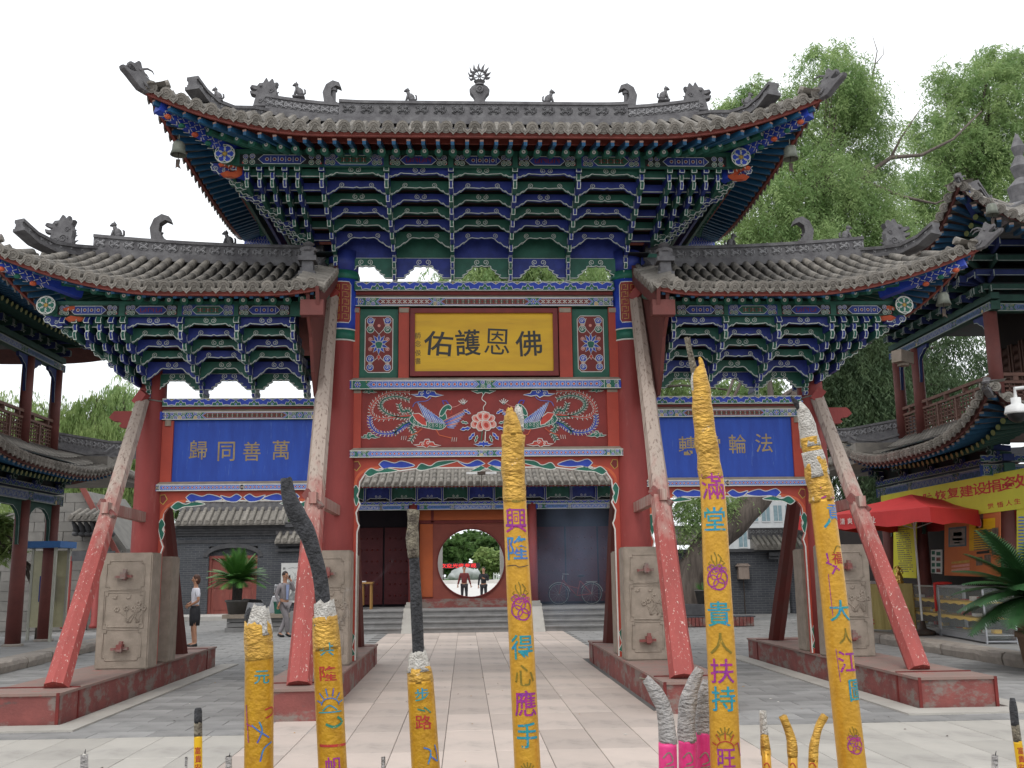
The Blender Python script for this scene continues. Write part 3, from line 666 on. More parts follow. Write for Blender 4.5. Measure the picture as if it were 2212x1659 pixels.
# columns
for xc in (-XO, -XM, XM, XO):
    main = abs(xc) < 3; r = .235 if main else .205; zt = 6.75 if main else 5.35
    b = MB(); b.lathe([(r*1.06, .36), (r*1.03, 2.2), (r, 4.2), (r*.96, zt)], 28, (xc, 0, 0)); col = obj('column', b, 'red_paint', gate, True)
    if main:     # painted head of the column
        b = MB(); b.lathe([(r*1.04, 6.40), (r*1.06, 6.76)], 24, (xc, 0, 0)); obj('column_cap', b, 'bk_blue', col, True)
        b = MB(); b.lathe([(r*1.05, 5.28), (r*1.05, 5.45)], 28, (xc, 0, 0), 1); b.lathe([(r*1.06, 5.45), (r*1.06, 6.28)], 28, (xc, 0, 0), 0); b.lathe([(r*1.12, 6.28), (r*1.16, 6.34), (r*1.05, 6.42)], 28, (xc, 0, 0), 1)
        b.lathe([(r*1.07, 5.265), (r*1.07, 5.285)], 28, (xc, 0, 0), 2); b.lathe([(r*1.075, 5.44), (r*1.075, 5.46)], 28, (xc, 0, 0), 2)
        obj('painted_column_head', b, ['art_blue', 'art_green', 'art_white'], col, True)
        A = Art(); A.outlined([(-.13, 5.55), (.13, 5.55), (.16, 5.6), (.16, 6.17), (.13, 6.22), (-.13, 6.22), (-.16, 6.17), (-.16, 5.6)], 'panel_red', 'art_white', .012); A.up().up()
        for i in range(5):
            for j in range(2):
                cx, cy = -.075+j*.15, 5.65+i*.12; A.line([(cx-.05, cy-.04), (cx-.05, cy+.04), (cx+.02, cy+.04), (cx+.02, cy)], .008, 'art_gold'); A.line([(cx+.05, cy+.04), (cx+.05, cy-.04), (cx-.02, cy-.04)], .008, 'art_gold')
        R_ = r*1.065; A.build('fret_painting', MATS, lambda u, v, w_, xc=xc: (xc+(R_+w_)*sin(u/R_), -(R_+w_)*cos(u/R_), v), col, cuts=[-.12, -.06, 0, .06, .12])
    else:
        b = MB(); n = 20; b.tube([(xc+(r+.012)*cos(2*pi*i/n), (r+.012)*sin(2*pi*i/n), 4.33+.012*sin(i)) for i in range(n+1)], .012, 5); obj('wire_binding', b, 'roof_dust', col)
        b = MB(); s_ = 1 if xc > 0 else -1    # red cantilever nose sticking out sideways
        b.prism([(0, 0), (.30, 0), (.34, .03), (.30, .07), (.36, .10), (.42, .10), (.50, .16), (.46, .22), (.42, .26), (0, .26)], lambda u, v, q: (xc+s_*(r*.7+u), -.06+q, 3.92+v), .12); obj('beam_nose', b, 'red_paint', gate)
# stone slabs that clamp the columns
def pier(xc, x0, x1, y0, y1, zt, lbl=None):
    b = MB(); b.box(x0, x1, y0, y1, .36, zt)
    me = b.mesh('clamping_stone', 'slab_stone'); bm_ = bmesh.new(); bm_.from_mesh(me); bmesh.ops.bevel(bm_, geom=bm_.edges[:], offset=.018, segments=2, affect='EDGES'); bm_.to_mesh(me); bm_.free()
    s = link('clamping_stone', me, gate)
    if y0 > 0: return s
    w_ = x1-x0; cx = (x0+x1)/2; zs = [.46, .46+(zt-.5)*.31, .46+(zt-.5)*.66, zt-.10]; b = MB()
    def loop(pts, r_=.009): b.tube([(cx+p[0], y0-.002, p[1]) for p in pts]+[(cx+pts[0][0], y0-.002, pts[0][1])], r_, 5, 0, False)
    for i in range(3):
        a, c = zs[i]+.025, zs[i+1]-.015; hw = w_*.36
        loop([(-hw+.04, a), (hw-.04, a), (hw-.04, a+.04), (hw, a+.04), (hw, c-.04), (hw-.04, c-.04), (hw-.04, c), (-hw+.04, c), (-hw+.04, c-.04), (-hw, c-.04), (-hw, a+.04), (-hw+.04, a+.04)])
        if i == 1:
            loop([(-hw-.02, a-.02), (hw+.02, a-.02), (hw+.02, c+.02), (-hw-.02, c+.02)], .007)
            rs = random.Random(int(xc*10)); base = (rs.uniform(-.05, .15), a+.06)
            for k in range(9):      # a flowering plant with birds
                p = Vector((base[0]+rs.uniform(-.1, .1), 0, base[1])); pts = [p]
                for q in range(4): p = p+Vector((rs.uniform(-.06, .05), 0, rs.uniform(.03, .08))); pts.append(p)
                b.tube([(cx+p_.x, y0-.002, p_.z) for p_ in pts], [.01, .009, .008, .006, .004], 5)
                for q in range(6):
                    a_ = q*pi/3; b.ell((cx+pts[-1].x+.026*cos(a_), y0-.003, pts[-1].z+.026*sin(a_)), (.018, .012, .018), 6)
            for bx in (-.13, .06): b.ell((cx+bx, y0-.003, c-.08), (.035, .012, .014), 6); b.ell((cx+bx+.02, y0-.003, c-.055), (.014, .01, .03), 6, rot=Matrix.Rotation(.5, 3, 'Y'))
    obj('stone_carving', b, 'slab_stone', s, True)
    for zc_ in ((zs[2]+zs[3])/2, (zs[0]+zs[1])/2-.03):
        b = MB(); b.bar((cx, y0+.05, zc_), (cx, y0-.13, zc_), .075, .095); b.bar((cx-.13, y0-.05, zc_-.02), (cx+.11, y0-.055, zc_-.01), .05, .035); b.bar((cx+.01, y0-.06, zc_+.09), (cx+.0, y0-.06, zc_-.07), .05, .05)
        obj('locking_peg', b, 'plinth_red', s)
    return s
for xc, xa, xb in ((-XO, -5.60, -4.86), (-XM, -2.66, -2.02), (XM, 1.98, 2.62), (XO, 4.98, 5.66)):
    pier(xc, xa, xb, -.80, -.34, 1.99); pier(xc, xa+.03, xb-.03, .30, .74, 1.95)
# diagonal braces with ties
for xc, fb, ft, rb, wz in ((-XO, (-5.22, -3.1), (-5.30, -.26, 4.30), (-5.20, 2.05), .24), (-XM, (-2.32, -3.3), (-2.44, -.26, 5.95), (-2.32, 3.0), .25), (XM, (2.26, -3.3), (2.40, -.26, 5.95), (2.30, 3.0), .25), (XO, (5.42, -2.75), (5.24, -.26, 4.30), (5.34, 3.0), .24)):
    for (px, py), tx, ty, tz, s_ in ((fb, ft[0], ft[1], ft[2], -1), (rb, xc, .24, ft[2]-.15, 1)):
        b = MB(); zs = .355; a = Vector((px, py, zs)); c = Vector((tx, ty, tz)); n = 9
        wob = [1.0+.03*sin(i*1.7+xc) for i in range(n+1)]
        for i in range(n):
            t0, t1 = i/n, (i+1)/n; w0, w1 = lerp(wz, .16, t0)*wob[i], lerp(wz, .16, t1)*wob[i+1]
            b.bar(a.lerp(c, t0), a.lerp(c, t1), w0, w0, 0, (1, 0, 0) if False else (0, 0, 1), w1, w1)
        # octagonal-ish timber: square bars read too crisp, chamfer with a second bar turned by 45 degrees
        d = (c-a).normalized(); me = MB()
        me.tube([a.lerp(c, i/n) for i in range(n+1)], [lerp(wz*.62, .105, i/n)*wob[i] for i in range(n+1)], 8, 0, True)
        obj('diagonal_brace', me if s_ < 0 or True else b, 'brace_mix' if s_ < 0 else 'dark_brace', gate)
    # tie from brace to column
    zt = 2.62 if abs(xc) < 3 else 2.55; t = (zt-.355)/(ft[2]-.355); py = lerp(fb[1], ft[1], t); px = lerp(fb[0], ft[0], t)
    b = MB(); b.bar((px, py-.22, zt+.03), (xc, -.15, zt-.02), .10, .15); o = obj('tie_beam', b, 'brace_mix', gate)
    b = MB(); b.bar((px-.12, py-.02, zt+.12), (px+.10, py-.16, zt-.12), .08, .12); obj('wedge', b, 'plinth_red', o)
    b = MB(); b.bar((ft[0]-.07, ft[1]-.05, ft[2]-.05), (ft[0]+.06, ft[1]-.09, ft[2]+.12), .12, .14); obj('wedge', b, 'red_paint', o)
# ---- main bay woodwork
def beam(x0, x1, z0, z1, art, yf=.15, top=True):
    b = MB(); c = .045 if top else .0
    b.prism([(-yf, z0), (-yf, z1-c), (-yf+c*1.3, z1), (yf-c*1.3, z1), (yf, z1-c), (yf, z0)], lambda u, v, q: (x0+q, u, v), x1-x0, 0)
    if top: b.add([(x0, -yf-.003, z1-c), (x1, -yf-.003, z1-c), (x1, -yf+c*1.3, z1+.003), (x0, -yf+c*1.3, z1+.003)], [(0, 1, 2, 3)], 1)
    o = obj('cross_beam', b, ['panel_green', 'dusty_top'], gate)
    art.build('beam_painting', MATS, front((x0+x1)/2, -yf, (z0+z1-c)/2), o); return o
xl, xr = -2.08, 2.05; W = xr-xl; XC = (xl+xr)/2
beam(xl-.02, xr+.02, 6.09, 6.24, cloud_strip(W, .15), .17, False)
b = MB(); b.box(xl, xr, -.13, .13, 6.03, 6.09); obj('dark_board', b, 'dark_red', gate)
beam(xl, xr, 5.84, 6.03, beam_art(W, .145, 0), .15)
# plaque tier
b = MB(); b.box(xl, xr, .02, .06, 4.66, 5.84); obj('backing_board', b, 'maroon', gate)
for x0, x1 in ((757, 776), (861, 884), (1208, 1236), (1316, 1336)):
    a, c = at(x0, 740, -.12)[0], at(x1, 740, -.12)[0]
    b = MB(); b.box(a, c, -.12, .015, 4.68, 5.83, 0); b.lathe([((c-a)*.45, -.02), ((c-a)*.45, .05)], 12, ((a+c)/2, -.13, 5.76), 1); b.v = [(x, max(y, -.135), z) for x, y, z in b.v]; obj('post', b, ['orange_red', 'dusty_top'], gate)
def lotus_panel(x0, x1):
    b = MB(); b.box(x0, x1, -.05, .015, 4.68, 5.82); o = obj('lotus_panel', b, 'panel_green', gate); A = Art(); w_ = (x1-x0)*.36; h = .46
    A.outlined([(-w_, -h+.05), (-w_+.05, -h), (w_-.05, -h), (w_, -h+.05), (w_, h-.05), (w_-.05, h), (-w_+.05, h), (-w_, h-.05)], 'maroon', 'art_white', .012); A.up().up()
    for s_ in (-1, 1):
        for y, r, c in ((-.38, .055, 'art_blue'), (-.24, .06, 'art_blue'), (-.08, .03, 'art_red'), (.08, .03, 'art_red'), (.24, .06, 'art_green'), (.38, .055, 'art_blue'), (-.31, .03, 'art_pink'), (.31, .03, 'art_pink')):
            whorl(A, s_*w_*.62, y, r, c, 'art_white')
        A.line([(0, -.2), (s_*w_*.5, -.3), (s_*w_*.75, -.42)], .008, 'art_white'); A.line([(0, .16), (s_*w_*.5, .28), (s_*w_*.3, .42)], .008, 'art_white')
    A.up().up()
    for k in range(10):
        a_ = k*2*pi/10+.3; A.outlined([(0, 0), (.09*cos(a_-.25), .11*sin(a_-.25)), (.15*cos(a_), .17*sin(a_)), (.09*cos(a_+.25), .11*sin(a_+.25))], 'art_blue', 'art_white', .008)
    A.up().up(); A.outlined([(-.05, .03), (-.06, .0), (-.035, -.07), (.035, -.07), (.06, 0), (.05, .03), (0, .045)], 'art_green', 'art_white', .007)
    A.outlined([(0, -.17), (-.03, -.21), (0, -.26), (.03, -.21)], 'art_red', 'art_white', .006); A.disc(0, .30, .025, 'art_pink', 8)
    A.build('lotus_painting', MATS, front((x0+x1)/2, -.05, 5.24), o)
lotus_panel(at(777, 740, -.05)[0], at(860, 740, -.05)[0]); lotus_panel(at(1237, 740, -.05)[0], at(1315, 740, -.05)[0])
pa, pb = at(886, 740, -.14)[0], at(1205, 740, -.14)[0]; pc = (pa+pb)/2
plq = MB(); fr = .075; z0, z1 = 4.70, 5.80
plq.box(pa+fr, pb-fr, -.12, .0, z0+fr, z1-fr); plaque = obj('name_plaque', plq, 'plaque_yellow', gate)
b = MB()
for args in ((pa, pb, -.17, .0, z0, z0+fr), (pa, pb, -.17, .0, z1-fr, z1), (pa, pa+fr, -.17, 0, z0+fr, z1-fr), (pb-fr, pb, -.17, 0, z0+fr, z1-fr)): b.box(*args)
obj('plaque_frame', b, 'maroon', plaque)
A = Art()
for ch, x, y, h, sx, rt in (('佑', 947, 742, .40, 1.12, -.08), ('護', 1011, 740, .43, .92, .04), ('恩', 1074, 738, .42, .92, -.05), ('佛', 1142, 742, .42, 1.0, .05)):
    p = at(x, y, -.12); A.text(ch, p[0]-pc, p[2]-5.25, h, 'art_black', .0 if ch == '恩' else .012, sx, rt)
for ch, y in zip('師念俊書', (725, 742, 762, 780)):
    p = at(903, y, -.12); A.text(ch, p[0]-pc, p[2]-5.25, .10, 'art_black', 0, .9, .1)
A.build('plaque_lettering', MATS, front(pc, -.12, 5.25), plaque, eps=.003)
beam(xl-.08, xr+.08, 4.49, 4.68, beam_art(W+.16, .145, 2, 'art_blue2'), .17)
# phoenix panel
b = MB(); b.box(xl, xr, -.04, .06, 3.56, 4.49); ph = obj('phoenix_panel', b, 'panel_red', gate)
for x0, x1 in ((xl-.04, at(780, 900, -.1)[0]), (at(1312, 900, -.1)[0], xr+.04)):
    b = MB(); b.box(x0, x1, -.1, .015, 3.57, 4.48, 0); b.box(x0+.01, x1-.01, -.103, -.06, 4.44, 4.483, 1); obj('post', b, ['orange_red', 'dusty_top'], gate)
def zp(u, v):   # coordinates read off an enlarged crop of the panel
    p = at((860+u/2.5425)*.8534, (700+v/2.5425)*.8534, -.04); return (p[0]-XC, p[2]-4.0)
def smooth(pts, n=6):
    out = []
    for i in range(len(pts)-1):
        p0, p1, p2, p3 = pts[max(i-1, 0)], pts[i], pts[i+1], pts[min(i+2, len(pts)-1)]
        for k in range(n):
            t = k/n; out.append(tuple(.5*((2*p1[j])+(-p0[j]+p2[j])*t+(2*p0[j]-5*p1[j]+4*p2[j]-p3[j])*t*t+(-p0[j]+3*p1[j]-3*p2[j]+p3[j])*t**3) for j in (0, 1)))
    out.append(tuple(pts[-1])); return out
A = Art()
cxm = zp(925, 900)[0]
def both(f):
    for s_ in (1, -1):
        f(lambda u, v: ((lambda p: (cxm+s_*(p[0]-cxm), p[1]))(zp(u, v))))
def phoenix(q):
    for col, pth in (('art_red', [(450, 745), (350, 742), (262, 775), (208, 830), (205, 885), (262, 915), (370, 902), (455, 895)]),
                     ('art_green', [(450, 795), (362, 772), (285, 790), (262, 835), (300, 878), (380, 905), (450, 905)]),
                     ('art_blue', [(195, 900), (198, 955), (240, 1002), (320, 1012), (385, 985), (430, 950), (470, 935)]),
                     ('art_green', [(380, 820), (400, 870), (440, 860), (470, 900)]), ('art_green', [(455, 1060), (480, 1010), (455, 975), (480, 940)]), ('art_green', [(350, 1010), (400, 960), (470, 930)])):
        P = smooth([q(*p) for p in pth], 7); A.line(P, .030, 'art_white'); A.up(); A.line(P, .019, col); A.z -= 1
        for i in range(1, len(P)-1):
            dx, dy = P[i+1][0]-P[i-1][0], P[i+1][1]-P[i-1][1]; l = sqrt(dx*dx+dy*dy) or 1; nx, ny = -dy/l, dx/l
            for s2 in (-1, 1): A.line([P[i], (P[i][0]+s2*nx*.045-dx/l*.03, P[i][1]+s2*ny*.045-dy/l*.03)], .010, 'art_white' if i % 2 else col)
    A.up().up()
    body = smooth([q(*p) for p in [(445, 920), (480, 890), (560, 930), (610, 940), (645, 895), (660, 870), (680, 880), (688, 910), (690, 950), (650, 985), (560, 975), (470, 950), (445, 920)]], 4)
    A.outlined(body, 'art_green', 'art_white', .009); A.up()
    for i in range(9):
        for j in range(3):
            p = q(480+i*24, 925+j*16+(i*9 % 13)+(3*i if i > 4 else 0)*0); A.ring(p[0], p[1], .017, .005, 'art_white', 6)
    A.up()
    A.outlined([q(*p) for p in [(465, 885), (510, 880), (555, 915), (560, 960), (530, 955), (490, 925)]], 'art_red', 'art_white', .012)
    for k in range(9):       # raised wing
        a = q(560+k*14, 935+k*2); e = q(500+k*17, 805+k*13); A.line([a, ((a[0]+e[0])/2, (a[1]+e[1])/2+.012), e], .032, 'art_white', taper=2); A.up(); A.line([a, ((a[0]+e[0])/2, (a[1]+e[1])/2+.012), e], .018, 'art_blue2' if k % 3 else 'art_blue', taper=2)
    for k in range(9):       # forward wing
        a = q(670+k*3, 930+k*5); e = q(825-k*11, 855+k*15); A.line([a, e], .030, 'art_white', taper=2); A.up(); A.line([a, e], .018, 'art_blue' if k % 3 else 'art_red', taper=2)
    A.up()
    A.outlined(smooth([q(*p) for p in [(640, 890), (650, 862), (672, 835), (700, 824), (720, 840), (712, 858), (690, 856), (676, 880), (655, 900), (640, 890)]], 3), 'art_green', 'art_white', .010); A.up().up()
    A.line([q(*p) for p in [(700, 820), (685, 800), (660, 800), (670, 822)]], .016, 'art_blue'); A.disc(*q(700, 842), .008, 'art_black', 6); A.line([q(716, 862), q(722, 880), q(708, 884)], .014, 'art_red')
    A.line(smooth([q(*p) for p in [(718, 842), (745, 838), (770, 825), (788, 815)]]), .008, 'art_pink')
    for k in range(5): A.line([q(795, 825), q(765+k*14, 800-(2-abs(k-2))*7)], .016, 'art_white', taper=2)
    A.line([q(*p) for p in [(530, 980), (500, 1005), (440, 1030)]], .014, 'vermilion'); A.line([q(*p) for p in [(620, 985), (640, 1020), (720, 1040)]], .014, 'vermilion')
    for (u, v) in ((400, 1040), (725, 1050)):
        for k in range(3): A.line([q(u+k*14, v-14), q(u+k*14-4, v+12)], .006, 'art_white')
    def cloud(u, v, s, c):
        P = [(-1.6, .1), (-.9, .12), (-.8, .4), (-.35, .42), (-.2, .75), (.25, .78), (.4, .45), (.8, .42), (.95, .15), (1.7, 0), (.9, -.15), (.3, -.05), (0, -.3), (-.4, -.1), (-1, -.12)]
        o = q(u, v); sx = 1 if q(u+10, v)[0] > o[0] else -1
        A.outlined([(o[0]+sx*p[0]*s, o[1]+p[1]*s) for p in P], c, 'art_white', s*.09); A.up().up(); A.spiral(o[0]+sx*.15*s, o[1]+.3*s, s*.25, s*.07, 'art_white', 0, 1.2); A.spiral(o[0]-sx*.5*s, o[1]+.12*s, s*.18, s*.06, 'art_white', 0, 1.2); A.z -= 2
    cloud(560, 765, .155, 'art_blue'); A.line(smooth([q(*p) for p in [(590, 775), (560, 800), (490, 810), (470, 840)]]), .010, 'art_blue2')
    cloud(190, 745, .075, 'art_green'); cloud(190, 1035, .10, 'art_green'); cloud(560, 1088, .13, 'art_red')
both(phoenix)
A.up().up()
def Q(u, v): return zp(u, v)
pz = Q(925, 925)
for k, (a_, r, l_) in enumerate([(3.6, .07, .20), (-.45, .07, .20), (2.9, .06, .17), (.25, .06, .17), (4.3, .07, .17), (5.2, .07, .17), (1.57, .075, .13), (2.2, .06, .13), (.95, .06, .13)]):
    c = (pz[0]+l_*.55*cos(a_), pz[1]+l_*.55*sin(a_)); P = [(c[0]+(l_*.55*cos(t)*cos(a_)-r*sin(t)*sin(a_)), c[1]+(l_*.55*cos(t)*sin(a_)+r*sin(t)*cos(a_))) for t in [i*2*pi/10 for i in range(10)]]
    A.outlined(P, 'art_pink', 'art_white', .012); A.up(); A.fill([(c[0]+(p[0]-c[0])*.5, c[1]+(p[1]-c[1])*.5) for p in P], 'art_red'); A.up()
for s_ in (-1, 1):
    for (u, v, l, a_, c) in ((.20, -.12, .17, -.2, 'art_blue'), (.14, -.20, .15, -.9, 'art_blue'), (.2, .10, .13, .5, 'art_blue'), (.24, -.05, .12, .2, 'art_green'), (.1, -.24, .12, -1.3, 'art_green')):
        P = [(0, 0), (.3, .16), (.55, .1), (.7, .2), (1, 0), (.7, -.16), (.5, -.08), (.3, -.18)]; A.outlined([(pz[0]+s_*(u+l*(p[0]*cos(a_)-p[1]*sin(a_))), pz[1]+v+l*(p[0]*sin(a_)+p[1]*cos(a_))) for p in P], c, 'art_white', .009)
A.line([(pz[0]-.02, pz[1]-.18), (pz[0]-.04, pz[1]-.34)], .014, 'art_green'); A.line([(pz[0]+.03, pz[1]-.18), (pz[0]+.02, pz[1]-.34)], .014, 'art_white')
for (u, v, s, c) in ((925, 742, .14, 'art_green'), (925, 1083, .11, 'art_blue')):
    P = [(-1.4, .1), (-.7, .12), (-.6, .4), (-.15, .35), (0, .6), (.15, .35), (.6, .4), (.7, .12), (1.4, .1), (.7, -.2), (.2, -.1), (0, -.4), (-.2, -.1), (-.7, -.2)]; o_ = Q(u, v); A.outlined([(o_[0]+p[0]*s, o_[1]+p[1]*s) for p in P], c, 'art_white', s*.09)
A.line(smooth([Q(*p) for p in [(925, 760), (915, 790), (940, 815), (925, 840), (925, 860)]]), .012, 'art_white')
A.build('phoenix_painting', MATS, front(XC, -.04, 4.0), ph, eps=.0004)
beam(xl-.08, xr+.10, 3.42, 3.57, beam_art(W+.18, .11, 2, 'art_blue2'), .16)
# apron with curved jambs
def apron(x0, x1, zt, zlow, jamb, zb, side=False):
    w_ = x1-x0; c = (x0+x1)/2; hw = w_/2
    edge = [(-hw+jamb, zb), (-hw+jamb, zt-1.15), (-hw+jamb+.03, zt-1.05), (-hw+jamb, zt-.98), (-hw+jamb-.02, zt-.85), (-hw+jamb+.04, zt-.72), (-hw+jamb-.01, zt-.62), (-hw+jamb+.02, zt-.5), (-hw+jamb+.03, zt-.38), (-hw+.20, zt-.27), (-hw+.30, zt-.20), (-hw+.48, zt-.17), (-hw+.75, zt-.21), (-hw+1.05, zt-.17)]+([(-.3, zlow-.02), (0, zlow-.04)] if not side else [(0, zlow-.02)])
    if side: edge = [(-hw+jamb, zb), (-hw+jamb, zt-.95), (-hw+jamb+.03, zt-.85), (-hw+jamb-.01, zt-.75), (-hw+jamb+.03, zt-.6), (-hw+jamb, zt-.5), (-hw+jamb+.01, zt-.34), (-hw+.15, zt-.25), (-hw+.22, zt-.185), (-hw+.32, zt-.165), (0, zlow+.0)]
    edge = edge+[(-x, z) for x, z in edge[-2::-1]]
    b = MB(); n = len(edge); out = [(-hw, zb)]+edge+[(hw, zb), (hw, zt), (-hw, zt)]
    b.prism(out, lambda u, v, q: (c+u, -.05+q, v), .10); o = obj('carved_apron', b, 'orange_red', gate)
    A = Art(); A.line([(x, z+.008) for x, z in edge], .022, 'art_white'); A.up()
    for s_ in (-1, 1):
        P = lambda L: [(s_*(-hw+p[0]), zt-p[1]) for p in L]; Q = lambda L: smooth(L+L[:1], 4)[:-1]
        A.line(smooth(P([(.06, .42), (.08, .32), (.16, .22), (.28, .17), (.42, .15)])), .045, 'vermilion'); A.up()
        A.outlined(Q(P([(.2, .24), (.3, .16), (.42, .20), (.55, .16), (.72, .20), (.55, .23), (.4, .24), (.28, .29)])), 'art_green', 'art_white', .012)
        A.outlined(Q(P([(.42, .10), (.5, .04), (.66, .08), (.78, .05), (.98, .12), (.8, .16), (.6, .15), (.5, .17)])), 'art_blue', 'art_white', .012)
        if not side:
            A.outlined(Q(P([(1.0, .18), (1.08, .09), (1.22, .13), (1.35, .06), (1.66, .05), (1.35, .14), (1.2, .18), (1.08, .2)])), 'art_green', 'art_white', .012)
            A.outlined(Q([(s_*.02, zt-.1), (s_*.14, zt-.04), (s_*.3, zt-.1), (s_*.46, zt-.05), (s_*.3, zt-.15), (s_*.12, zt-.14)]), 'art_blue', 'art_white', .012)
            A.outlined([(s_*.01, zt-.17), (s_*.08, zt-.13), (s_*.26, zt-.22), (s_*.1, zt-.22)], 'art_green', 'art_white', .010)
        else:
            A.outlined(Q([(s_*.01, zt-.1), (s_*.10, zt-.05), (s_*.2, zt-.1), (s_*.34, zt-.07), (s_*.26, zt-.15), (s_*.1, zt-.17)]), 'art_blue', 'art_white', .012)
        A.outlined(Q(P([(.02, .5), (.07, .42), (.12, .5), (.09, .58), (.12, .64), (.08, .74), (.04, .62)])), 'art_green', 'art_white', .010)
        A.outlined(P([(.03, .06), (.1, .05), (.14, .12), (.08, .2), (.03, .16)]), 'maroon', 'art_gold', .014)
        A.outlined([(s_*(-hw+jamb*.5), zb+.42), (s_*(-hw+jamb*.9), zb+.36), (s_*(-hw+jamb*.5), zb+.2), (s_*(-hw+jamb*1.0), zb+.1), (s_*(-hw+jamb*.3), zb+.06), (s_*(-hw+jamb*.2), zb+.25)], 'art_green', 'art_white', .01)
    A.build('apron_painting', MATS, front(c, -.05, 0), o); return o
apron(xl-.03, xr+.03, 3.42, 3.27, .10, .36)
# ---- side bays
for sg in (-1, 1):
    x0, x1 = sorted((sg*2.50, sg*5.03)); W2 = x1-x0; C2 = (x0+x1)/2
    beam(x0, x1, 4.235, 4.36, cloud_strip(W2, .125), .15, False)
    b = MB(); b.box(x0, x1, -.11, .11, 4.20, 4.235); obj('dark_board', b, 'dark_red', gate)
    beam(x0, x1, 4.03, 4.20, beam_art(W2, .125, 0), .13)
    b = MB(); b.box(x0+.1, x1-.1, -.05, .03, 3.07, 4.03); pn = obj('inscription_board', b, 'panel_blue', gate)
    A = Art()
    for ch, x, y in (zip('歸同善萬', (428, 489, 544, 607), (972, 975, 975, 972)) if sg < 0 else zip('轉常輪法', (1485, 1539, 1593, 1650), (963, 962, 959, 957))):
        p = at(x, y, -.05); A.text(ch, p[0]-C2, p[2]-3.5, .30, 'glyph_bronze', .006, .92)
    A.build('board_lettering', MATS, front(C2, -.05, 3.5), pn, eps=.004)
    for a, c in ((x0, x0+.17), (x1-.17, x1)):
        b = MB(); b.box(a, c, -.09, .03, 3.07, 4.02, 0); b.lathe([(.05, -.03), (.05, .06)], 10, ((a+c)/2, -.085, 3.965), 1); obj('post', b, ['orange_red', 'dusty_top'], gate)
    beam(x0-.03, x1+.03, 2.93, 3.07, beam_art(W2+.06, .10, 2, 'art_blue2'), .14)
    apron(x0-.02, x1+.02, 2.93, 2.77, .08, .36, True)
# ---------------------------------------------------------------- bracket tiers of the gateway
ys = [-1.85, -1.57, -1.28, -1.0, -.70, -.42, -.10]
rows_m = [(y, rowz(1040, p, y)) for y, p in zip(ys, (379, 409, 436, 463, 490, 516.6, 577))]
dv = [-.07+.93*(i-2.5) for i in range(6)]
Lm = [3.66, 3.46, 3.26, 3.08, 2.9, 2.72, 2.55]
fanm = [3.58, 3.40, 3.22, 3.04, 2.86, 2.68]
brackets(gate, 1, 6.24, dv, [f-.02 for f in fanm], rows_m, [l-.02 for l in Lm], 0)
brackets(gate, -1, 6.24, [-d for d in dv][::-1], [f+.06 for f in fanm], rows_m, [l+.06 for l in Lm], 0, bays_on=False)
ysd = [-1.42, -1.17, -.92, -.67, -.40, -.10]
for sg in (-1, 1):
    if sg < 0: X_ = lambda s, y, Y: -at(s, y, Y)[0]; tops = (634, 513.5, 392.6, 270)
    else: X_ = lambda s, y, Y: at(s, y, Y)[0]; tops = (1453, 1565, 1679, 1793.4)
    rows_s = [(y, (rowz(480, p, y)+rowz(1640, p-7, y))/2) for y, p in zip(ysd, (705, 728.5, 752, 775.5, 799, 824))]
    dvs = [X_(t, 670, -1.5) for t in tops]; fs = [dvs[-1]+.17*i for i in (5, 4, 3, 2, 1)]
    brackets(gate, sg, 4.36, dvs, fs, rows_s, [dvs[-1]+l for l in (.88, .72, .56, .42, .30, .18)], 2.55, hz=.28)
    f_y = -1.60; zf0, zf1 = rowz(450, 682, f_y), rowz(450, 658, f_y); A = Art(); h = zf1-zf0
    dd = dvs; 
    for i in range(3): frieze_art(A, sg*(dd[i]+dd[i+1])/2, abs(dd[i+1]-dd[i])-.06, h, i)
    frieze_art(A, sg*(dd[3]+.48), .86, h, 0)
    b = MB(); xa, xb = sorted((sg*2.5, sg*(dd[3]+.98))); b.box(xa, xb, f_y, f_y+.06, zf0, zf1+.05); o = obj('frieze_board', b, 'bk_green', gate)
    A.build('frieze_painting', MATS, front(0, f_y, (zf0+zf1)/2), o)
    rosA = Art(); rosette(rosA, 0, 0, .12, 'art_green'); rosA.ring(0, 0, .13, .012, 'art_white'); b = MB(); b.tube([(0, 0, 0), (0, .12, 0)], .13, 14); o = obj('rafter_boss', b, 'bk_green', gate, loc=(sg*(dd[3]+1.02), f_y-.14, zf0+.12)); rosA.build('rosette_painting', MATS, front(0, 0, 0), o)
f_y = -2.05; zf0, zf1 = rowz(1040, 360, f_y), rowz(1040, 334, f_y); A = Art(); h = zf1-zf0
for i in range(5): frieze_art(A, (dv[i]+dv[i+1])/2, .86, h, (1, 2, 0, 2, 1)[i])
for s_ in (-1, 1): frieze_art(A, s_*2.92-.03, 1.2, h, 0)
b = MB(); b.box(-3.75, 3.68, f_y, f_y+.06, zf0, zf1+.06); o = obj('frieze_board', b, 'bk_green', gate); A.build('frieze_painting', MATS, front(0, f_y, (zf0+zf1)/2), o)
for s_ in (-1, 1):
    rosA = Art(); rosette(rosA, 0, 0, .13, 'art_blue'); rosA.ring(0, 0, .14, .012, 'art_white'); b = MB(); b.tube([(0, 0, 0), (0, .12, 0)], .14, 14); o = obj('rafter_boss', b, 'panel_green', gate, loc=(s_*3.70-.03, f_y-.14, (zf0+zf1)/2+.02)); rosA.build('rosette_painting', MATS, front(0, 0, 0), o)
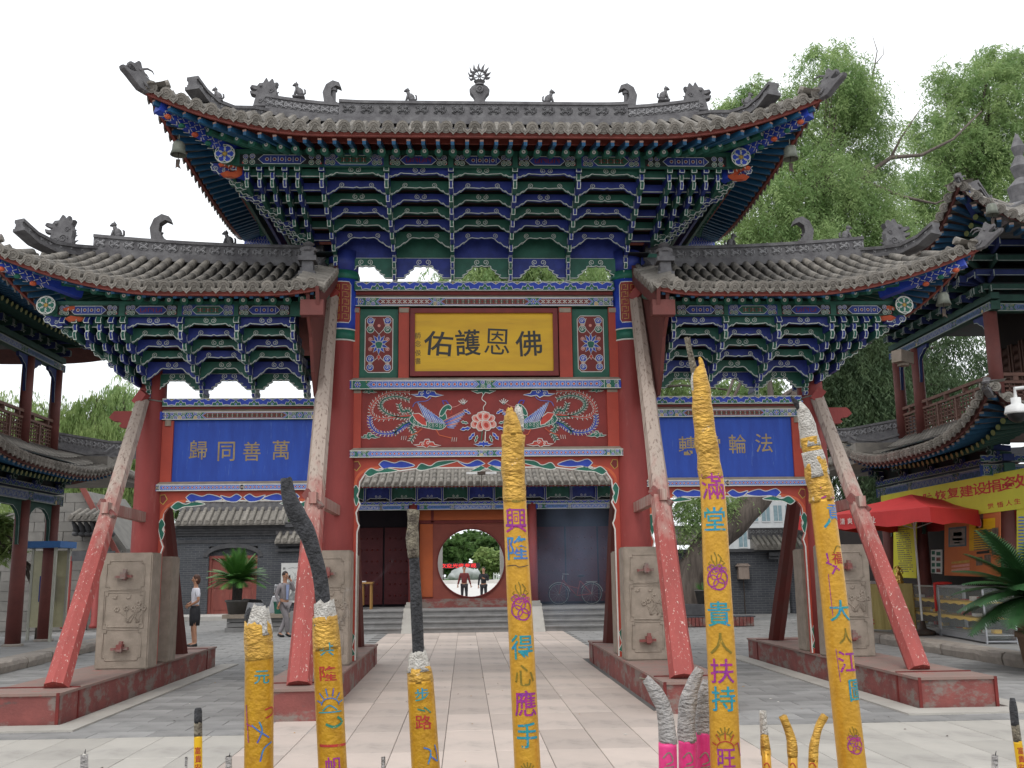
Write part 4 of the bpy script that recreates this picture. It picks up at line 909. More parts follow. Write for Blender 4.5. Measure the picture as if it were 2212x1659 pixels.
# ---------------------------------------------------------------- roofs of the gateway
def hip_roof(root, x0, x1, E, R, Xc, end_mid, sgs, x_r, spacing, nseg, nside=0, sparse=False, side_dn=.20, fz=-.13):
    """Front eave E(x)->(y,z) for x0<x<Xc; ridge R(x)->z on y=0 up to x_r; sgs = which ends are hipped (+1/-1)"""
    xs = []; n = int(round((x1-x0)/spacing)); sp = (x1-x0)/n
    top = lambda x: (min(abs(x), x_r)*(1 if x > 0 else -1))
    def upper(x):
        a = abs(x); s = 1 if x > 0 else -1
        if a <= x_r or s not in sgs: return Vector((x, 0, R(a)))
        t = (a-x_r)/(Xc-x_r); ye, ze = E(Xc); return Vector((x, ye*t, lerp(R(x_r), ze, t)-.10*sin(pi*t)))
    acc = MB(); sheet = []
    for i in range(n+1):
        x = x0+sp*i; y, z = E(abs(x)); a = Vector((x, y, z)); u = upper(x); pts = []
        for k in range(7):
            t = k/6; p = a.lerp(u, t); p.z -= .10*(u-a).length*.5*sin(pi*t)*(1-.25*t); pts.append(p)
        sheet.append(pts)
    b = soft_sheet(sheet, .045); obj('front_slope', b, ['slope_dark', 'eave_red'], root, True)
    b = soft_sheet([[Vector((p.x, -p.y, p.z)) for p in r_] for r_ in sheet], .045); obj('rear_slope', b, ['slope_dark', 'eave_red'], root, True)
    for i in range(n):
        x = x0+sp*(i+.5); y, z = E(abs(x)); a = Vector((x, y-.03, z)); u = upper(x); L = (u-a).length
        if L < .5: u = a+Vector((0, .35, .1))
        tile_row(root, a, u, max(1, round(nseg*L/2.7)), only_eave=sparse, acc=acc)
        if sparse: pass
        for rear in (False,):
            y2, z2 = E(abs(x0+sp*i)) if i else E(abs(x0+.02)); link('drip_tile', ME_DRIP, root, (x0+sp*i, y2-.035, z2+.035))
    for i in range(n): x = x0+sp*(i+.5); y, z = E(abs(x)); u = upper(x); acc.tube([(x, -y, z+.05), ((x+u.x)/2, (-y-u.y)/2, (z+u.z)/2), (u.x, -u.y, u.z+.04)], .06, 5, 0, False)
    for sg in sgs:     # end slopes with their own eaves
        Xm, zm = end_mid; ye, ze = E(Xc); m = max(8, int(round(2*abs(ye)/spacing))); sh = []
        def EE(t): q = abs(t)**2.2; return Vector((sg*lerp(Xm, Xc, q), t*abs(ye), lerp(zm, ze, q)))
        hipt = lambda t: Vector((sg*lerp(x_r, Xc, abs(t)), t*abs(ye), lerp(R(x_r), ze, abs(t))-.10*sin(pi*abs(t))))
        for i in range(m+1):
            t = -1+2*i/m; a, u = EE(t), hipt(t); sh.append([a.lerp(u, k/4)-Vector((0, 0, .05*sin(pi*k/4)*(u-a).length)) for k in range(5)])
        b = soft_sheet(sh, .045); obj('end_slope', b, ['slope_dark', 'eave_red'], root, True)
        me_, md_ = ME_EAVE, ME_DRIP
        for i in range(m):
            t = -1+2*(i+.5)/m; a, u = EE(t), hipt(t); d = u-a
            if t < .75: link('end_eave_tile', me_, root, M=frame_M(a+Vector((0, 0, .05)), Vector((-sg, 0, .35))))
            t2 = -1+2*i/m
            if t < .75: p = EE(t2); link('end_drip_tile', md_, root, M=frame_M(p+Vector((sg*.01, 0, .015)), Vector((-sg, 0, 0))))
            if d.length > .3: acc.tube([a+Vector((0, 0, .05)), u+Vector((0, 0, .05))], .06, 5, 0, False)
        # rafters of the end eave
        nr_ = int(2*abs(ye)/side_dn)
        for i in range(nr_):
            t = -1+2*(i+.5)/nr_; p = EE(t); fan = t*.9*abs(t)
            q_ = abs(t)**2.5; d = Vector((-sg, -fan, .33-.40*q_)).normalized(); link('flying_rafter', ME_FLY, root, M=frame_M(p+d*.10-Vector((0, 0, .10)), d, s=(1, .9-.35*q_, 1)))
            if abs(t) < .8: link('round_rafter', ME_ROUND, root, M=frame_M(p+d*.55-Vector((0, 0, .15)), d, s=(1, .9-.4*q_, 1)))
        b = MB(); P_ = [EE(-1+2*i/16) for i in range(17)]
        for i in range(16): b.bar(P_[i]-Vector((sg*.05, 0, .055)), P_[i+1]-Vector((sg*.05, 0, .055)), .04, .055)
        obj('eave_board', b, 'eave_red', root); b = MB()
        for i in range(3, 13): b.bar(P_[i]-Vector((sg*.5, 0, -.05)), P_[i+1]-Vector((sg*.5, 0, -.05)), .04, .07)
        obj('eave_board', b, 'eave_red', root)
    obj('rear_roof_tiles', acc, 'tile_grey', root); root.children[-1]['kind'] = 'stuff'
    # front fascia and rafters
    b = MB(); P_ = []
    m = 60
    for i in range(m+1): x = x0+(x1-x0)*i/m; y, z = E(abs(x)); P_.append(Vector((x, y, z)))
    for o_, dz, h_ in ((.03, -.045, .06), (.50, .08, .08)):
        b = MB()
        for i in range(m):
            if o_ > .1 and abs(P_[i].x) > Xc-.75: continue
            b.bar(P_[i]+Vector((0, o_, dz)), P_[i+1]+Vector((0, o_, dz)), .035, h_)
        obj('eave_board', b, 'eave_red', root)
    k = int(round((x1-x0)/(spacing*1.02)))
    for i in range(k):
        x = x0+(x1-x0)*(i+.5)/k; y, z = E(abs(x)); s_ = 1 if x > 0 else -1
        f = max(0, (abs(x)-(Xc-1.9))/1.9) if s_ in sgs else 0; d = Vector((-s_*f*1.25, 1, .30-.42*f)).normalized()
        p = Vector((x, y, z)); link('flying_rafter', ME_FLY, root, M=frame_M(p+Vector((0, .06, fz)), d, s=(1, .8-.2*f, 1)))
        if f < .8: link('round_rafter', ME_ROUND, root, M=frame_M(p+Vector((0, .52, fz+.055)), d, s=(1, 1.0-.4*f, 1)))
def corner_bits(root, c, sg, ridge_pts, h1, bell_label=None, roar=True, head_s=1.0, scalebeam=True, inward=None):
    """corner beam with scale painting, dragon head, hip ridge; c = corner point, inward = where the beam runs to"""
    c = Vector(c); inn = Vector(inward); d = (inn-c).normalized(); a0 = c+d*.22-Vector((0, 0, .09))
    b = MB(); b.bar(a0, inn, .15, .2, 0); cb = obj('corner_beam', b, 'art_blue', root)
    side = Vector((d.y, -d.x, 0)).normalized()
    if side.y > 0: side = -side
    A = Art(); L = (inn-a0).length*.62; n = int(L/.10)
    for i in range(n):
        for j in range(3):
            x, z = .08+i*.10+(.05 if j % 2 else 0), -.07+.07*j; A.line([(x+.05, z+.04), (x, z), (x+.05, z-.04)], .012, 'art_white')
    up = Vector((0, 0, 1)); up = (up-d*up.dot(d)).normalized()
    A.build('scale_painting', MATS, lambda u, v, w_: tuple(a0+d*u+up*v+side*(.076+w_)), cb)
    A2 = Art()
    for i in range(n): A2.line([(.08+i*.1, -.07), (.13+i*.1, 0), (.08+i*.1, .07)], .014, 'art_white')
    A2.build('scale_painting', MATS, lambda u, v, w_: tuple(a0+d*u+side*v-up*(.101+w_)), cb)
    b = MB()
    for i in range(int(L/.22)): b.ell(tuple(a0+d*(.15+.22*i)+side*.06-up*.11), (.05, .05, .035), 8, i % 2)
    obj('flame_carving', b, ['vermilion', 'art_green'], cb, True)['kind'] = 'stuff'
    dirx = -d; dirx.z = max(dirx.z, .28); y_ = Vector((dirx.y, -dirx.x, 0)).normalized(); dn = dirx.normalized(); z_ = (-dn).cross(y_)
    if z_.z < 0: y_ = -y_; z_ = (-dn).cross(y_)
    M_ = Matrix(((-dn.x, y_.x, z_.x, c.x-d.x*.0), (-dn.y, y_.y, z_.y, c.y-d.y*.0), (-dn.z, y_.z, z_.z, c.z+.02), (0, 0, 0, 1))) @ Matrix.Scale(head_s, 4)
    link('corner_dragon_head', ME_HEAD, root, M=M_)
    if roar:
        hn = Vector((dn.x, dn.y, 0)).normalized(); p = a0+d*1.30-up*.22; M2 = Matrix(((-hn.x, y_.x, 0, p.x), (-hn.y, y_.y, 0, p.y), (0, 0, 1, p.z), (0, 0, 0, 1))); link('painted_dragon_mouth', ME_ROAR, root, M=M2 @ Matrix.Scale(.85, 4))
    if ridge_pts: ridge_band(root, ridge_pts, h1, .14, name='hip_ridge')
    bl = a0+d*.35-Vector((0, 0, .32)); return bl
mroof = link('main_roof', None, gate)
Xc = 4.62
Em = lambda x: (-(2.85+.17*max(0, (x-1.6)/3)**2), 7.58+.50*max(0, (x-2.3)/2.3)**2)
Rm = lambda x: 8.98+.17*max(0, (x-1.9)/1.75)**1.8
hip_roof(mroof, -Xc, Xc, Em, Rm, Xc, (4.45, 7.66), (-1, 1), 3.65, .195, 6, sparse=True)
pts = [(x, 0, Rm(abs(x))-.02) for x in [-3.62+7.24*i/24 for i in range(25)]]
ridge_band(mroof, pts[4:-4], .42, .18, 'both', 'ridge', .27)
ridge_band(mroof, pts[:5], .36, .15, True, 'ridge', .14); ridge_band(mroof, pts[-5:], .36, .15, True, 'ridge', .14)
def fin(me, x, z, flip=1, s=1., y=0, root=None, rz=0):
    o = link(me.name.split('.')[0], me, root, (x, y, z)); o.scale = (s*flip, s, s); o.rotation_euler.z = rz; return o
for s_ in (-1, 1):
    fin(ME_DRAGON, s_*3.62-.02, Rm(3.62)+.12, -s_, .86, root=mroof); 
    p = at(740 if s_ < 0 else 1334, 214, 0); o = fin(ME_HOOK, p[0], Rm(2.1)+.12, s_, .78, root=mroof)
    b = MB(); q = at(721 if s_ < 0 else 1352, 214, 0); b.tube([(q[0], 0, Rm(2.2)+.2), (q[0], 0, Rm(2.2)+.62)], .035, 8); b.lathe([(.06, 0), (.06, .04), (.03, .08), (.01, .12)], 8, (q[0], 0, Rm(2.2)+.60)); obj('sword_hilt', b, 'ridge_grey', mroof)
for px, fl in ((645, -1), (886, -1), (1186, 1), (1434, 1)):
    p = at(px, 212, 0); fin(ME_BEAST, p[0], Rm(abs(p[0]))+.40, -fl, .82, root=mroof)
# central vase with a wheel of flames
p = at(1036, 214, 0); b = MB(); zb = Rm(0)+.38
b.prism([(-.09, 0), (.09, 0), (.085, .08), (.11, .14), (.16, .2), (.17, .27), (.13, .33), (.07, .36), (-.07, .36), (-.13, .33), (-.17, .27), (-.16, .2), (-.11, .14), (-.085, .08)], lambda u, v, q: (p[0]+u, -.07+q, zb+v), .14, inset=.08)
b.lathe([(.11, 0), (.06, .05), (.1, .09)], 10, (p[0], 0, zb+.34)); b.tube([(p[0]+.05*cos(i*.7), -.09, zb+.25+.05*sin(i*.7)) for i in range(10)], .018, 6); b.ell((p[0], -.09, zb+.25), (.03, .02, .03), 8)
b.tube([(p[0]+.10*cos(i*pi/8), 0, zb+.53+.10*sin(i*pi/8)) for i in range(17)], .016, 6)
for i in range(8): b.tube([(p[0], 0, zb+.53), (p[0]+.1*cos(i*pi/4+.39), 0, zb+.53+.1*sin(i*pi/4+.39))], .01, 5)
for i in range(9):
    a_ = -.35+i*(pi+.7)/8; b.tube([(p[0]+.11*cos(a_), 0, zb+.53+.11*sin(a_)), (p[0]+.16*cos(a_+.12), 0, zb+.53+.16*sin(a_+.12)), (p[0]+.20*cos(a_), 0, zb+.53+.20*sin(a_)+.05)], [.03, .022, .003], 6)
obj('vase_finial', b, 'ridge_grey', mroof)
for s_ in (-1, 1):
    for yy in (-1, 1):
        ye, ze = Em(Xc); c = Vector((s_*Xc, ye*(1 if yy < 0 else -1), ze-.02)); inn = Vector((s_*3.5, (-1.8 if yy < 0 else 1.8), 7.62))
        hp = [(s_*3.62, 0, 9.05), (s_*3.8, yy*.5, 8.86), (s_*3.98, yy*1.0, 8.62), (s_*4.12, yy*1.4, 8.52), (s_*4.22, yy*1.7, 8.54), (s_*4.30, yy*1.95, 8.62)]
        bl = corner_bits(mroof, c, s_, hp, .20, inward=inn, head_s=.66)
        b = MB(); b.tube([(s_*4.22, yy*1.9, 8.36), (s_*4.36, yy*2.3, 8.22), (s_*4.55, yy*2.8, 8.14)], [.08, .08, .07], 8); obj('hip_tile', b, 'tile_grey', mroof, True)
        if yy < 0:
            fin(ME_BEAST, s_*4.08, 8.72, -s_, .7, -1.35, mroof); bell_parts('wind_bell', 'bronze bell under the %s front corner of the tall middle roof' % ('left' if s_ < 0 else 'right'), tuple(bl), 1.0)
bell_parts('wind_bell', 'bronze bell under the left rear corner of the tall middle roof', tuple(at(590, 565, 2.2)-np.array([0, 0, 0])), .95)
# side roofs
for sg in (-1, 1):
    sroof = link('side_roof', None, gate); Xs = 6.95
    Es = lambda x: (-(2.2+.22*max(0, (x-4)/3)**2), 5.52+.60*max(0, (x-4.5)/2.45)**1.8+.08*max(0, (3.1-x)/.75)**2)
    Rs = lambda x: 6.53+.20*max(0, (x-3)/3.5)**1.8
    # built for x>0 then mirrored by the sign of x
    a0, a1 = (2.36, Xs) if sg > 0 else (-Xs, -2.36)
    hip_roof(sroof, a0, a1, Es, Rs, Xs, (6.75, 5.65), (sg,), 6.25, .203, 6, fz=-.07)
    pts = [(sg*x, 0, Rs(x)-.02) for x in [2.62+3.65*i/16 for i in range(17)]]
    ridge_band(sroof, pts, .36, .16, True, 'ridge', .15)
    for px, me, s_, fl in (((132, ME_DRAGON, .88, 1), (250, ME_BEAST, .9, 1), (372, ME_HOOK, .85, -1), (493, ME_BEAST, .85, 1)) if sg < 0 else ((1935, ME_DRAGON, .85, -1), (1830, ME_BEAST, .85, -1), (1712, ME_HOOK, .85, 1), (1580, ME_BEAST, .8, -1))):
        p = at(px, 540, 0); z = Rs(abs(p[0])); fin(me, p[0], z+(.30 if me is ME_BEAST else .08), fl*(1), s_, root=sroof)
    c = Vector((sg*Xs, Es(Xs)[0], Es(Xs)[1]-.02))
    for yy in (-1, 1):
        hp = [(sg*6.25, 0, Rs(6.25)-.02), (sg*6.45, yy*.4, 6.58), (sg*6.62, yy*.8, 6.50), (sg*6.76, yy*1.1, 6.54), (sg*6.88, yy*1.35, 6.66)]
        cc = Vector((c.x, c.y*(-yy), c.z)); bl = corner_bits(sroof, cc, sg, hp, .18, inward=Vector((sg*5.85, yy*1.5, 5.68)), head_s=.62)
        if yy < 0 and sg > 0: bell_parts('wind_bell', 'bronze bell under the front corner of the low right roof beside the tower', tuple(bl), .95)
    # verge towards the middle: red bargeboard, short cross tiles, post finial on a falling ridge
    b = MB()
    for yy in (-1, 1):
        P_ = [Vector((sg*2.36, yy*2.2, 5.52)), Vector((sg*2.36, yy*1.5, 5.80)), Vector((sg*2.36, yy*.7, 6.18)), Vector((sg*2.36, 0, 6.55))]
        for i in range(3): b.bar(P_[i]-Vector((sg*-.02, 0, .08)), P_[i+1]-Vector((sg*-.02, 0, .08)), .05, .26)
    b.prism([(-2.12, 5.50), (-2.05, 5.2), (-1.75, 4.95), (-1.5, 4.5), (-1.2, 4.2), (-.3, 4.2), (-.3, 6.0), (-1.2, 5.75)], lambda u, v, q: (sg*(2.50+q), u, v), .05)
    obj('bargeboard', b, 'brace_mix2', sroof)
    for i in range(6):
        t = i/9; p = Vector((sg*2.30, -2.16+2.1*t, 5.56+1.0*t+.02)); o = link('verge_tile', ME_EAVE, sroof, M=frame_M(p, Vector((sg, 0, .25)), s=(1, 1.3, 1)))
    ridge_band(sroof, [(sg*2.66, 0, 6.56), (sg*2.66, -.6, 6.30), (sg*2.66, -1.2, 5.98), (sg*2.66, -1.45, 5.92)], .16, .14, False, 'verge_ridge')
    b = MB(); x = sg*2.62; y = -1.55; z = 5.86; b.box(x-.12, x+.12, y-.12, y+.12, z, z+.10); b.box(x-.08, x+.08, y-.08, y+.08, z+.1, z+.26); b.box(x-.13, x+.13, y-.13, y+.13, z+.26, z+.33); b.box(x-.09, x+.09, y-.09, y+.09, z+.33, z+.42); b.lathe([(.12, .42), (.13, .46), (.05, .50), (.09, .54), (.02, .58)], 10, (x, y, z)); obj('post_finial', b, 'ridge_grey', sroof)
    b = MB(); b.box(min(sg*2.3, sg*2.62), max(sg*2.3, sg*2.62), -2.15, -2.0, 5.18, 5.40); obj('purlin_end', b, 'brace_mix2', sroof)
# ================================================================ ground and paving
pm('ground_mat', (.13, .127, .12), (.10, .098, .095), 1.2, .9, .2, 20)
pm('slab_pink', (.49, .41, .36), (.42, .36, .32), 1.3, .85, .12, 60, rnd=.13, extra=[((.27, .235, .21), 1.6, .55, .22, (1, 1, 1)), ((.20, .17, .15), 14, .66, .08, (1, 1, 1)), ((.6, .56, .52), 30, .70, .04, (1, 1, 1))])
pm('slab_grey', (.42, .395, .355), (.35, .33, .30), 1.3, .85, .12, 60, rnd=.10, extra=[((.26, .24, .22), 1.5, .54, .22, (1, 1, 1)), ((.19, .17, .155), 14, .66, .08, (1, 1, 1)), ((.55, .53, .5), 30, .70, .04, (1, 1, 1))])
pm('slab_yard', (.275, .268, .26), (.21, .206, .20), 2, .9, .2, 50, rnd=.18, extra=[((.36, .34, .32), 5, .67, .06, (1, 1, 1)), ((.12, .12, .12), 1.6, .58, .15, (1, 1, 1))])
pm('kerb_stone', (.33, .29, .25), (.24, .21, .185), 4, .9, .4, 30, rnd=.1, extra=[((.17, .15, .14), 6, .62, .1, (1, 1, 1))])
pm('step_stone', (.26, .255, .25), (.2, .195, .19), 3, .85, .25, 40, rnd=.06)
pm('plaza_pale', (.55, .53, .50), (.47, .45, .42), 1, .8)
pm('grass', (.07, .14, .03), (.045, .10, .02), 8, .9)
b = MB(); b.add([(-260, -60, -.012), (260, -60, -.012), (260, 400, -.012), (-260, 400, -.012)], [(0, 1, 2, 3)]); tag(obj('ground', b, 'ground_mat', fix=False), kind='structure')
pav = link('pavement', None); tag(pav, kind='structure')
def slab_me(name, w, l, mat, t=.03):
    b = MB(); e = .008; b.box(-w/2+.003, w/2-.003, -l/2+.003, l/2-.003, -.028, -.004, 0)
    b.add([(-w/2+e, -l/2+e, 0), (w/2-e, -l/2+e, 0), (w/2-e, l/2-e, 0), (-w/2+e, l/2-e, 0), (-w/2+.003, -l/2+.003, -.004), (w/2-.003, -l/2+.003, -.004), (w/2-.003, l/2-.003, -.004), (-w/2+.003, l/2-.003, -.004)],
          [(0, 1, 2, 3), (4, 5, 1, 0), (5, 6, 2, 1), (6, 7, 3, 2), (7, 4, 0, 3)])
    return b.mesh(name, mat)
rs = random.Random(3)
PWX = [(-5.90, -4.95), (-2.82, -1.98), (1.95, 2.82), (4.98, 5.94)]
def blocked(x, y, m=.0): return abs(y) < 3.7 and any(a-m < x < c+m for a, c in PWX)
mp_, mg_ = slab_me('path_slab', .49, 1.25, 'slab_pink'), slab_me('forecourt_slab', .49, 1.25, 'slab_grey')
i = 0
y = -12.1
while y < 13.1:
    for k in range(-5, 5):
        x = (k+.5)*.49-.07
        if abs(y) < 4.1 and (x < -2.1 or x > 2.0): continue
        link('path_slab', mp_, pav, (x, y+.625+rs.uniform(-.0, .0), rs.uniform(-.0015, .0015)))
    y += 1.25
for r_ in range(6):
    y = -12.1+1.25*r_
    for k in list(range(-19, -5))+list(range(5, 19)):
        x = (k+.5)*.49-.07
        if -12.1+1.25*r_ < -9 and abs(k) > 9: continue
        if r_ == 5:
            pass
        link('forecourt_slab', mg_, pav, (x, y+.625, rs.uniform(-.0015, .0015)))
my_ = slab_me('yard_slab', .62, .36, 'slab_yard'); vs_ = my_.vertices; cand = []
y = -4.55
row = 0
while y < 34:
    off = .31*(row % 2); x = -13.0+off
    while x < 13:
        cx, cy = x+.31, y+.18
        inpath = -2.52 < cx < 2.38 if cy > 4.2 else (-2.0 < cx < 1.97)
        if not inpath and not blocked(cx, cy, -.1) and not (abs(cx) > 8.75 and cy < 30 and not (cy > 11)) and not (cy > 13.3 and -4.7 < cx < 5) and not (cy > 25.7 and cx < 0):
            cand.append((cx, cy))
        x += .62
    y += .36; row += 1
def seen(p):
    d = np.array([p[0], p[1], 0])-CAM; z = d @ _fw; u = 512+FPX*(d @ _r)/z; v = 384-FPX*(d @ _u)/z; return -20 < u < 1044 and v < 790
vis = sorted([p for p in cand if seen(p)], key=lambda p: p[1])
for p in vis[:290]: link('yard_slab', my_, pav, (p[0], p[1], rs.uniform(-.004, .0)))
far = MB(); rest = vis[290:]+[p for p in cand if not seen(p) and p[1] < 16]
for p in rest: z = rs.uniform(-.004, 0); far.box(p[0]-.302, p[0]+.302, p[1]-.172, p[1]+.172, -.028, z-.002)
o = obj('far_yard_slabs', far, 'slab_yard', pav, fix=False); o['kind'] = 'stuff'
# thin stone border round the outer plinths
for s_, x0, x1 in ((-1, -6.3, -4.62), (1, 4.65, 6.35)):
    b = MB()
    for a in ((x0, x0+.3, -3.7, 4.0), (x1-.3, x1, -3.7, 4.0), (x0, x1, -4.12, -3.702)): b.box(a[0], a[1], a[2], a[3], -.02, .018)
    obj('plinth_border', b, 'slab_grey', pav)
# ================================================================ tower terraces with worn kerb stones
def kerb(pa, pb, h, n, label):
    t = thing('terrace_kerb', label, 'kerb'); pa, pb = Vector(pa), Vector(pb)
    ts = [0]+sorted(rs.uniform(.04, .96) for _ in range(n-1))+[1]; ts = [i/n*.8+ts[i]*.2 for i in range(n+1)]
    nrm = Vector((1 if pa.x > 0 else -1, 0, 0))
    for i in range(n):
        a, c = pa.lerp(pb, ts[i]+.002), pa.lerp(pb, ts[i+1]-.002); b = MB(); m = 7
        for j in range(m+1):
            p = a.lerp(c, j/m); e = rs.uniform(-.025, .025) if 0 < j < m else .0
            for dx, z in ((0+e, 0), (-.02+e, h*.55), (.0+e*1.5, h*.88), (.06+e, h), (.42, h), (.42, 0)): b.v.append((p.x+nrm.x*dx, p.y, z+(rs.uniform(-.012, .012) if z > 0 and dx < .3 else 0)))
        for j in range(m):
            for q in range(5): b.f.append((j*6+q, j*6+q+1, j*6+q+7, j*6+q+6)); b.m.append(0)
        b.f += [(0, 1, 2, 3, 4, 5), tuple(m*6+q for q in (5, 4, 3, 2, 1, 0))]; b.m += [0, 0]
        obj('kerb_stone', b, 'kerb_stone', t)
    return t
kerb((8.66, -3.0, 0), (8.70, 9.6, 0), .21, 8, 'worn sandstone kerb edging the raised terrace of the right tower')
kerb((-8.15, -3.0, 0), (-8.9, 10.2, 0), .20, 8, 'worn sandstone kerb edging the raised terrace of the left tower')
for s_, x0, nm in ((1, 9.08, 'right_terrace'), (-1, 8.95, 'left_terrace')):
    b = MB(); xa, xb = sorted((s_*x0, s_*19)); b.box(xa, xb, -3, 11, -.02, .195); o = obj('terrace', b, 'slab_yard'); tag(o, kind='structure')
    if s_ < 0:
        b = MB(); b.add([(-8.55, -3, .19), (-9.3, 10.2, .19), (-8.95, 11, .19), (-8.95, -3, .19)], [(0, 1, 2, 3)]); tag(obj('terrace', b, 'slab_yard', fix=False), kind='structure')
# ================================================================ gate hall with the moon gate
hall = thing('gate_hall', 'low red gate hall with a round moon gate and tiled roof behind the memorial gateway', 'building')
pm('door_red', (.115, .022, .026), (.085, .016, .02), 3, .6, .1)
pm('wall_orange', (.42, .10, .03), (.36, .085, .03), 2, .7)
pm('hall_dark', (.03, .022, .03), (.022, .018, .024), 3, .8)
YH = 15.9
HX0, HX1 = -5.0, 5.3
b = MB(); b.box(HX0-.4, HX1+.4, 14.2, 23, .0, .60); obj('podium', b, 'step_stone', hall)
for k in range(4):
    for x0, x1 in ((HX0, -2.14), (-1.78, 1.52), (1.88, HX1)):
        b = MB(); b.box(x0, x1, 13.15+.27*k, 14.2, .15*k, .15*(k+1)-.012, 0); b.box(x0, x1, 13.12+.27*k, 14.2, .15*(k+1)-.04, .15*(k+1), 0); obj('stair_step', b, 'step_stone', hall)
for x in (-1.96, 1.70):
    b = MB(); b.prism([(12.98, 0), (13.1, .06), (14.2, .64), (14.5, .64), (14.5, 0)], lambda u, v, q, x=x: (x-.18+q, u, v), .36); obj('stair_cheek', b, 'slab_grey', hall)
# middle wall with a round hole
cx, cz, R0 = at(1017.5, 1215.5, YH)[0], at(1017, 1215.5, YH)[2], 1.045
xa, xb = at(905, 1200, YH)[0], at(1140, 1200, YH)[0]; z0, z1 = .78, at(1000, 1095, YH)[2]
def holed(y0, y1, xa, xb, z0, z1, mi, b, R):
    n = 48; ang = [2*pi*i/n for i in range(n)]; o = len(b.v)
    for yy in (y0, y1):
        for a in ang: b.v.append((cx+R*cos(a), yy, cz+R*sin(a)))
        for a in ang:
            c, s_ = cos(a), sin(a); t = min((xb-cx)/c if c > 1e-6 else 9e9, (xa-cx)/c if c < -1e-6 else 9e9, (z1-cz)/s_ if s_ > 1e-6 else 9e9, (z0-cz)/s_ if s_ < -1e-6 else 9e9); b.v.append((cx+t*c, yy, cz+t*s_))
    for i in range(n):
        j = (i+1) % n
        b.f += [(o+i, o+j, o+n+j, o+n+i), (o+2*n+j, o+2*n+i, o+3*n+i, o+3*n+j), (o+j, o+i, o+2*n+i, o+2*n+j)]; b.m += [mi]*3
b = MB(); holed(YH, YH+.12, xa, xb, z0, z1, 0, b, R0); pm('wall_brown', (.25, .065, .045), (.2, .05, .038), 2, .7); wl = obj('moon_gate_wall', b, 'wall_brown', hall)
b = MB(); n = 56
for i in range(n):
    a0_, a1_ = 2*pi*i/n, 2*pi*(i+1)/n
    b.bar((cx+(R0+.0)*cos(a0_), YH+.06, cz+R0*sin(a0_)), (cx+R0*cos(a1_), YH+.06, cz+R0*sin(a1_)), .03, .22, 0, (0, 1, 0))
obj('moon_gate_rim', b, 'dark_red', wl)
for (px0, py0, px1, py1) in ((905, 1100, 931, 1124), (937, 1100, 1140, 1124), (906, 1132, 935, 1290), (1100, 1132, 1136, 1290)):
    p, q = at(px0, py1, YH-.02), at(px1, py0, YH-.02); b = MB(); b.box(p[0], q[0], YH-.03, YH, p[2], q[2]); b.box(p[0]+.03, q[0]-.03, YH-.036, YH-.03, p[2]+.03, q[2]-.03)
    obj('wall_panel', b, 'wall_orange', wl)
p, q = at(905, 1129, YH), at(1140, 1129, YH); b = MB(); b.box(xa, xb, YH-.05, YH, p[2]-.03, p[2]+.05); b.box(at(931, 1110, YH)[0], at(937, 1110, YH)[0], YH-.05, YH, p[2], z1); obj('lintel', b, 'dark_red', wl)
b = MB(); b.box(xa-.1, xb+.15, YH-.30, YH+.15, .60, .78); b.box(xa-.1, xb+.1, YH-.12, YH, .78, .86); obj('threshold', b, 'plinth_red', hall)
for xc in (-1.93, 1.72, HX0+.15, HX1-.15, ):
    b = MB(); b.lathe([(.15, .78), (.145, 2.2), (.14, 3.75)], 18, (xc, YH-.35, 0)); c_ = obj('column', b, 'red_paint', hall, True)
    b = MB(); b.box(xc-.24, xc+.24, YH-.60, YH-.12, .60, .70); b.box(xc-.2, xc+.2, YH-.55, YH-.16, .70, .78); obj('column_base', b, 'slab_grey', c_)
# door bays: open dark porch, doors with studs set back
for x0, x1, yd in ((HX0+.2, -2.05, YH+1.3), (1.88, HX1-.2, YH+1.9)):
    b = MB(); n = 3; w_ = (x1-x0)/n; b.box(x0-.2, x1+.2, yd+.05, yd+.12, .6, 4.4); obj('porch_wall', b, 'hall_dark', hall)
    for i in range(n):
        b = MB(); b.box(x0+i*w_+.03, x0+(i+1)*w_-.03, yd-.03, yd+.05, .68, 3.1)
        for k in range(3): b.box(x0+i*w_+.12, x0+(i+1)*w_-.12, yd-.045, yd-.03, .8+k*.8, 1.45+k*.8)
        d = obj('door_leaf', b, 'door_red', hall)
        b = MB()
        for r_ in range(6):
            for c2 in range(4): b.ell((x0+i*w_+.2+c2*(w_-.4)/3, yd-.05, .95+r_*.36), (.032, .03, .032), 6)
        o = obj('door_studs', b, 'dark_red', d, True)
        o['kind'] = 'stuff'
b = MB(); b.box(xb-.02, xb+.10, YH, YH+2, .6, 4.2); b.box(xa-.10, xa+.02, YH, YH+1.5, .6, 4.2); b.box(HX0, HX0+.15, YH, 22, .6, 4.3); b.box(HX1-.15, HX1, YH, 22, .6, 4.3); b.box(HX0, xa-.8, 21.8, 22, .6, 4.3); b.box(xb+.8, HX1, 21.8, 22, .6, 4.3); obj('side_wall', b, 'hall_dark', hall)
b = MB(); b.box(HX0, HX1, YH-.2, 22, 4.02, 4.1); obj('ceiling', b, 'hall_dark', hall)
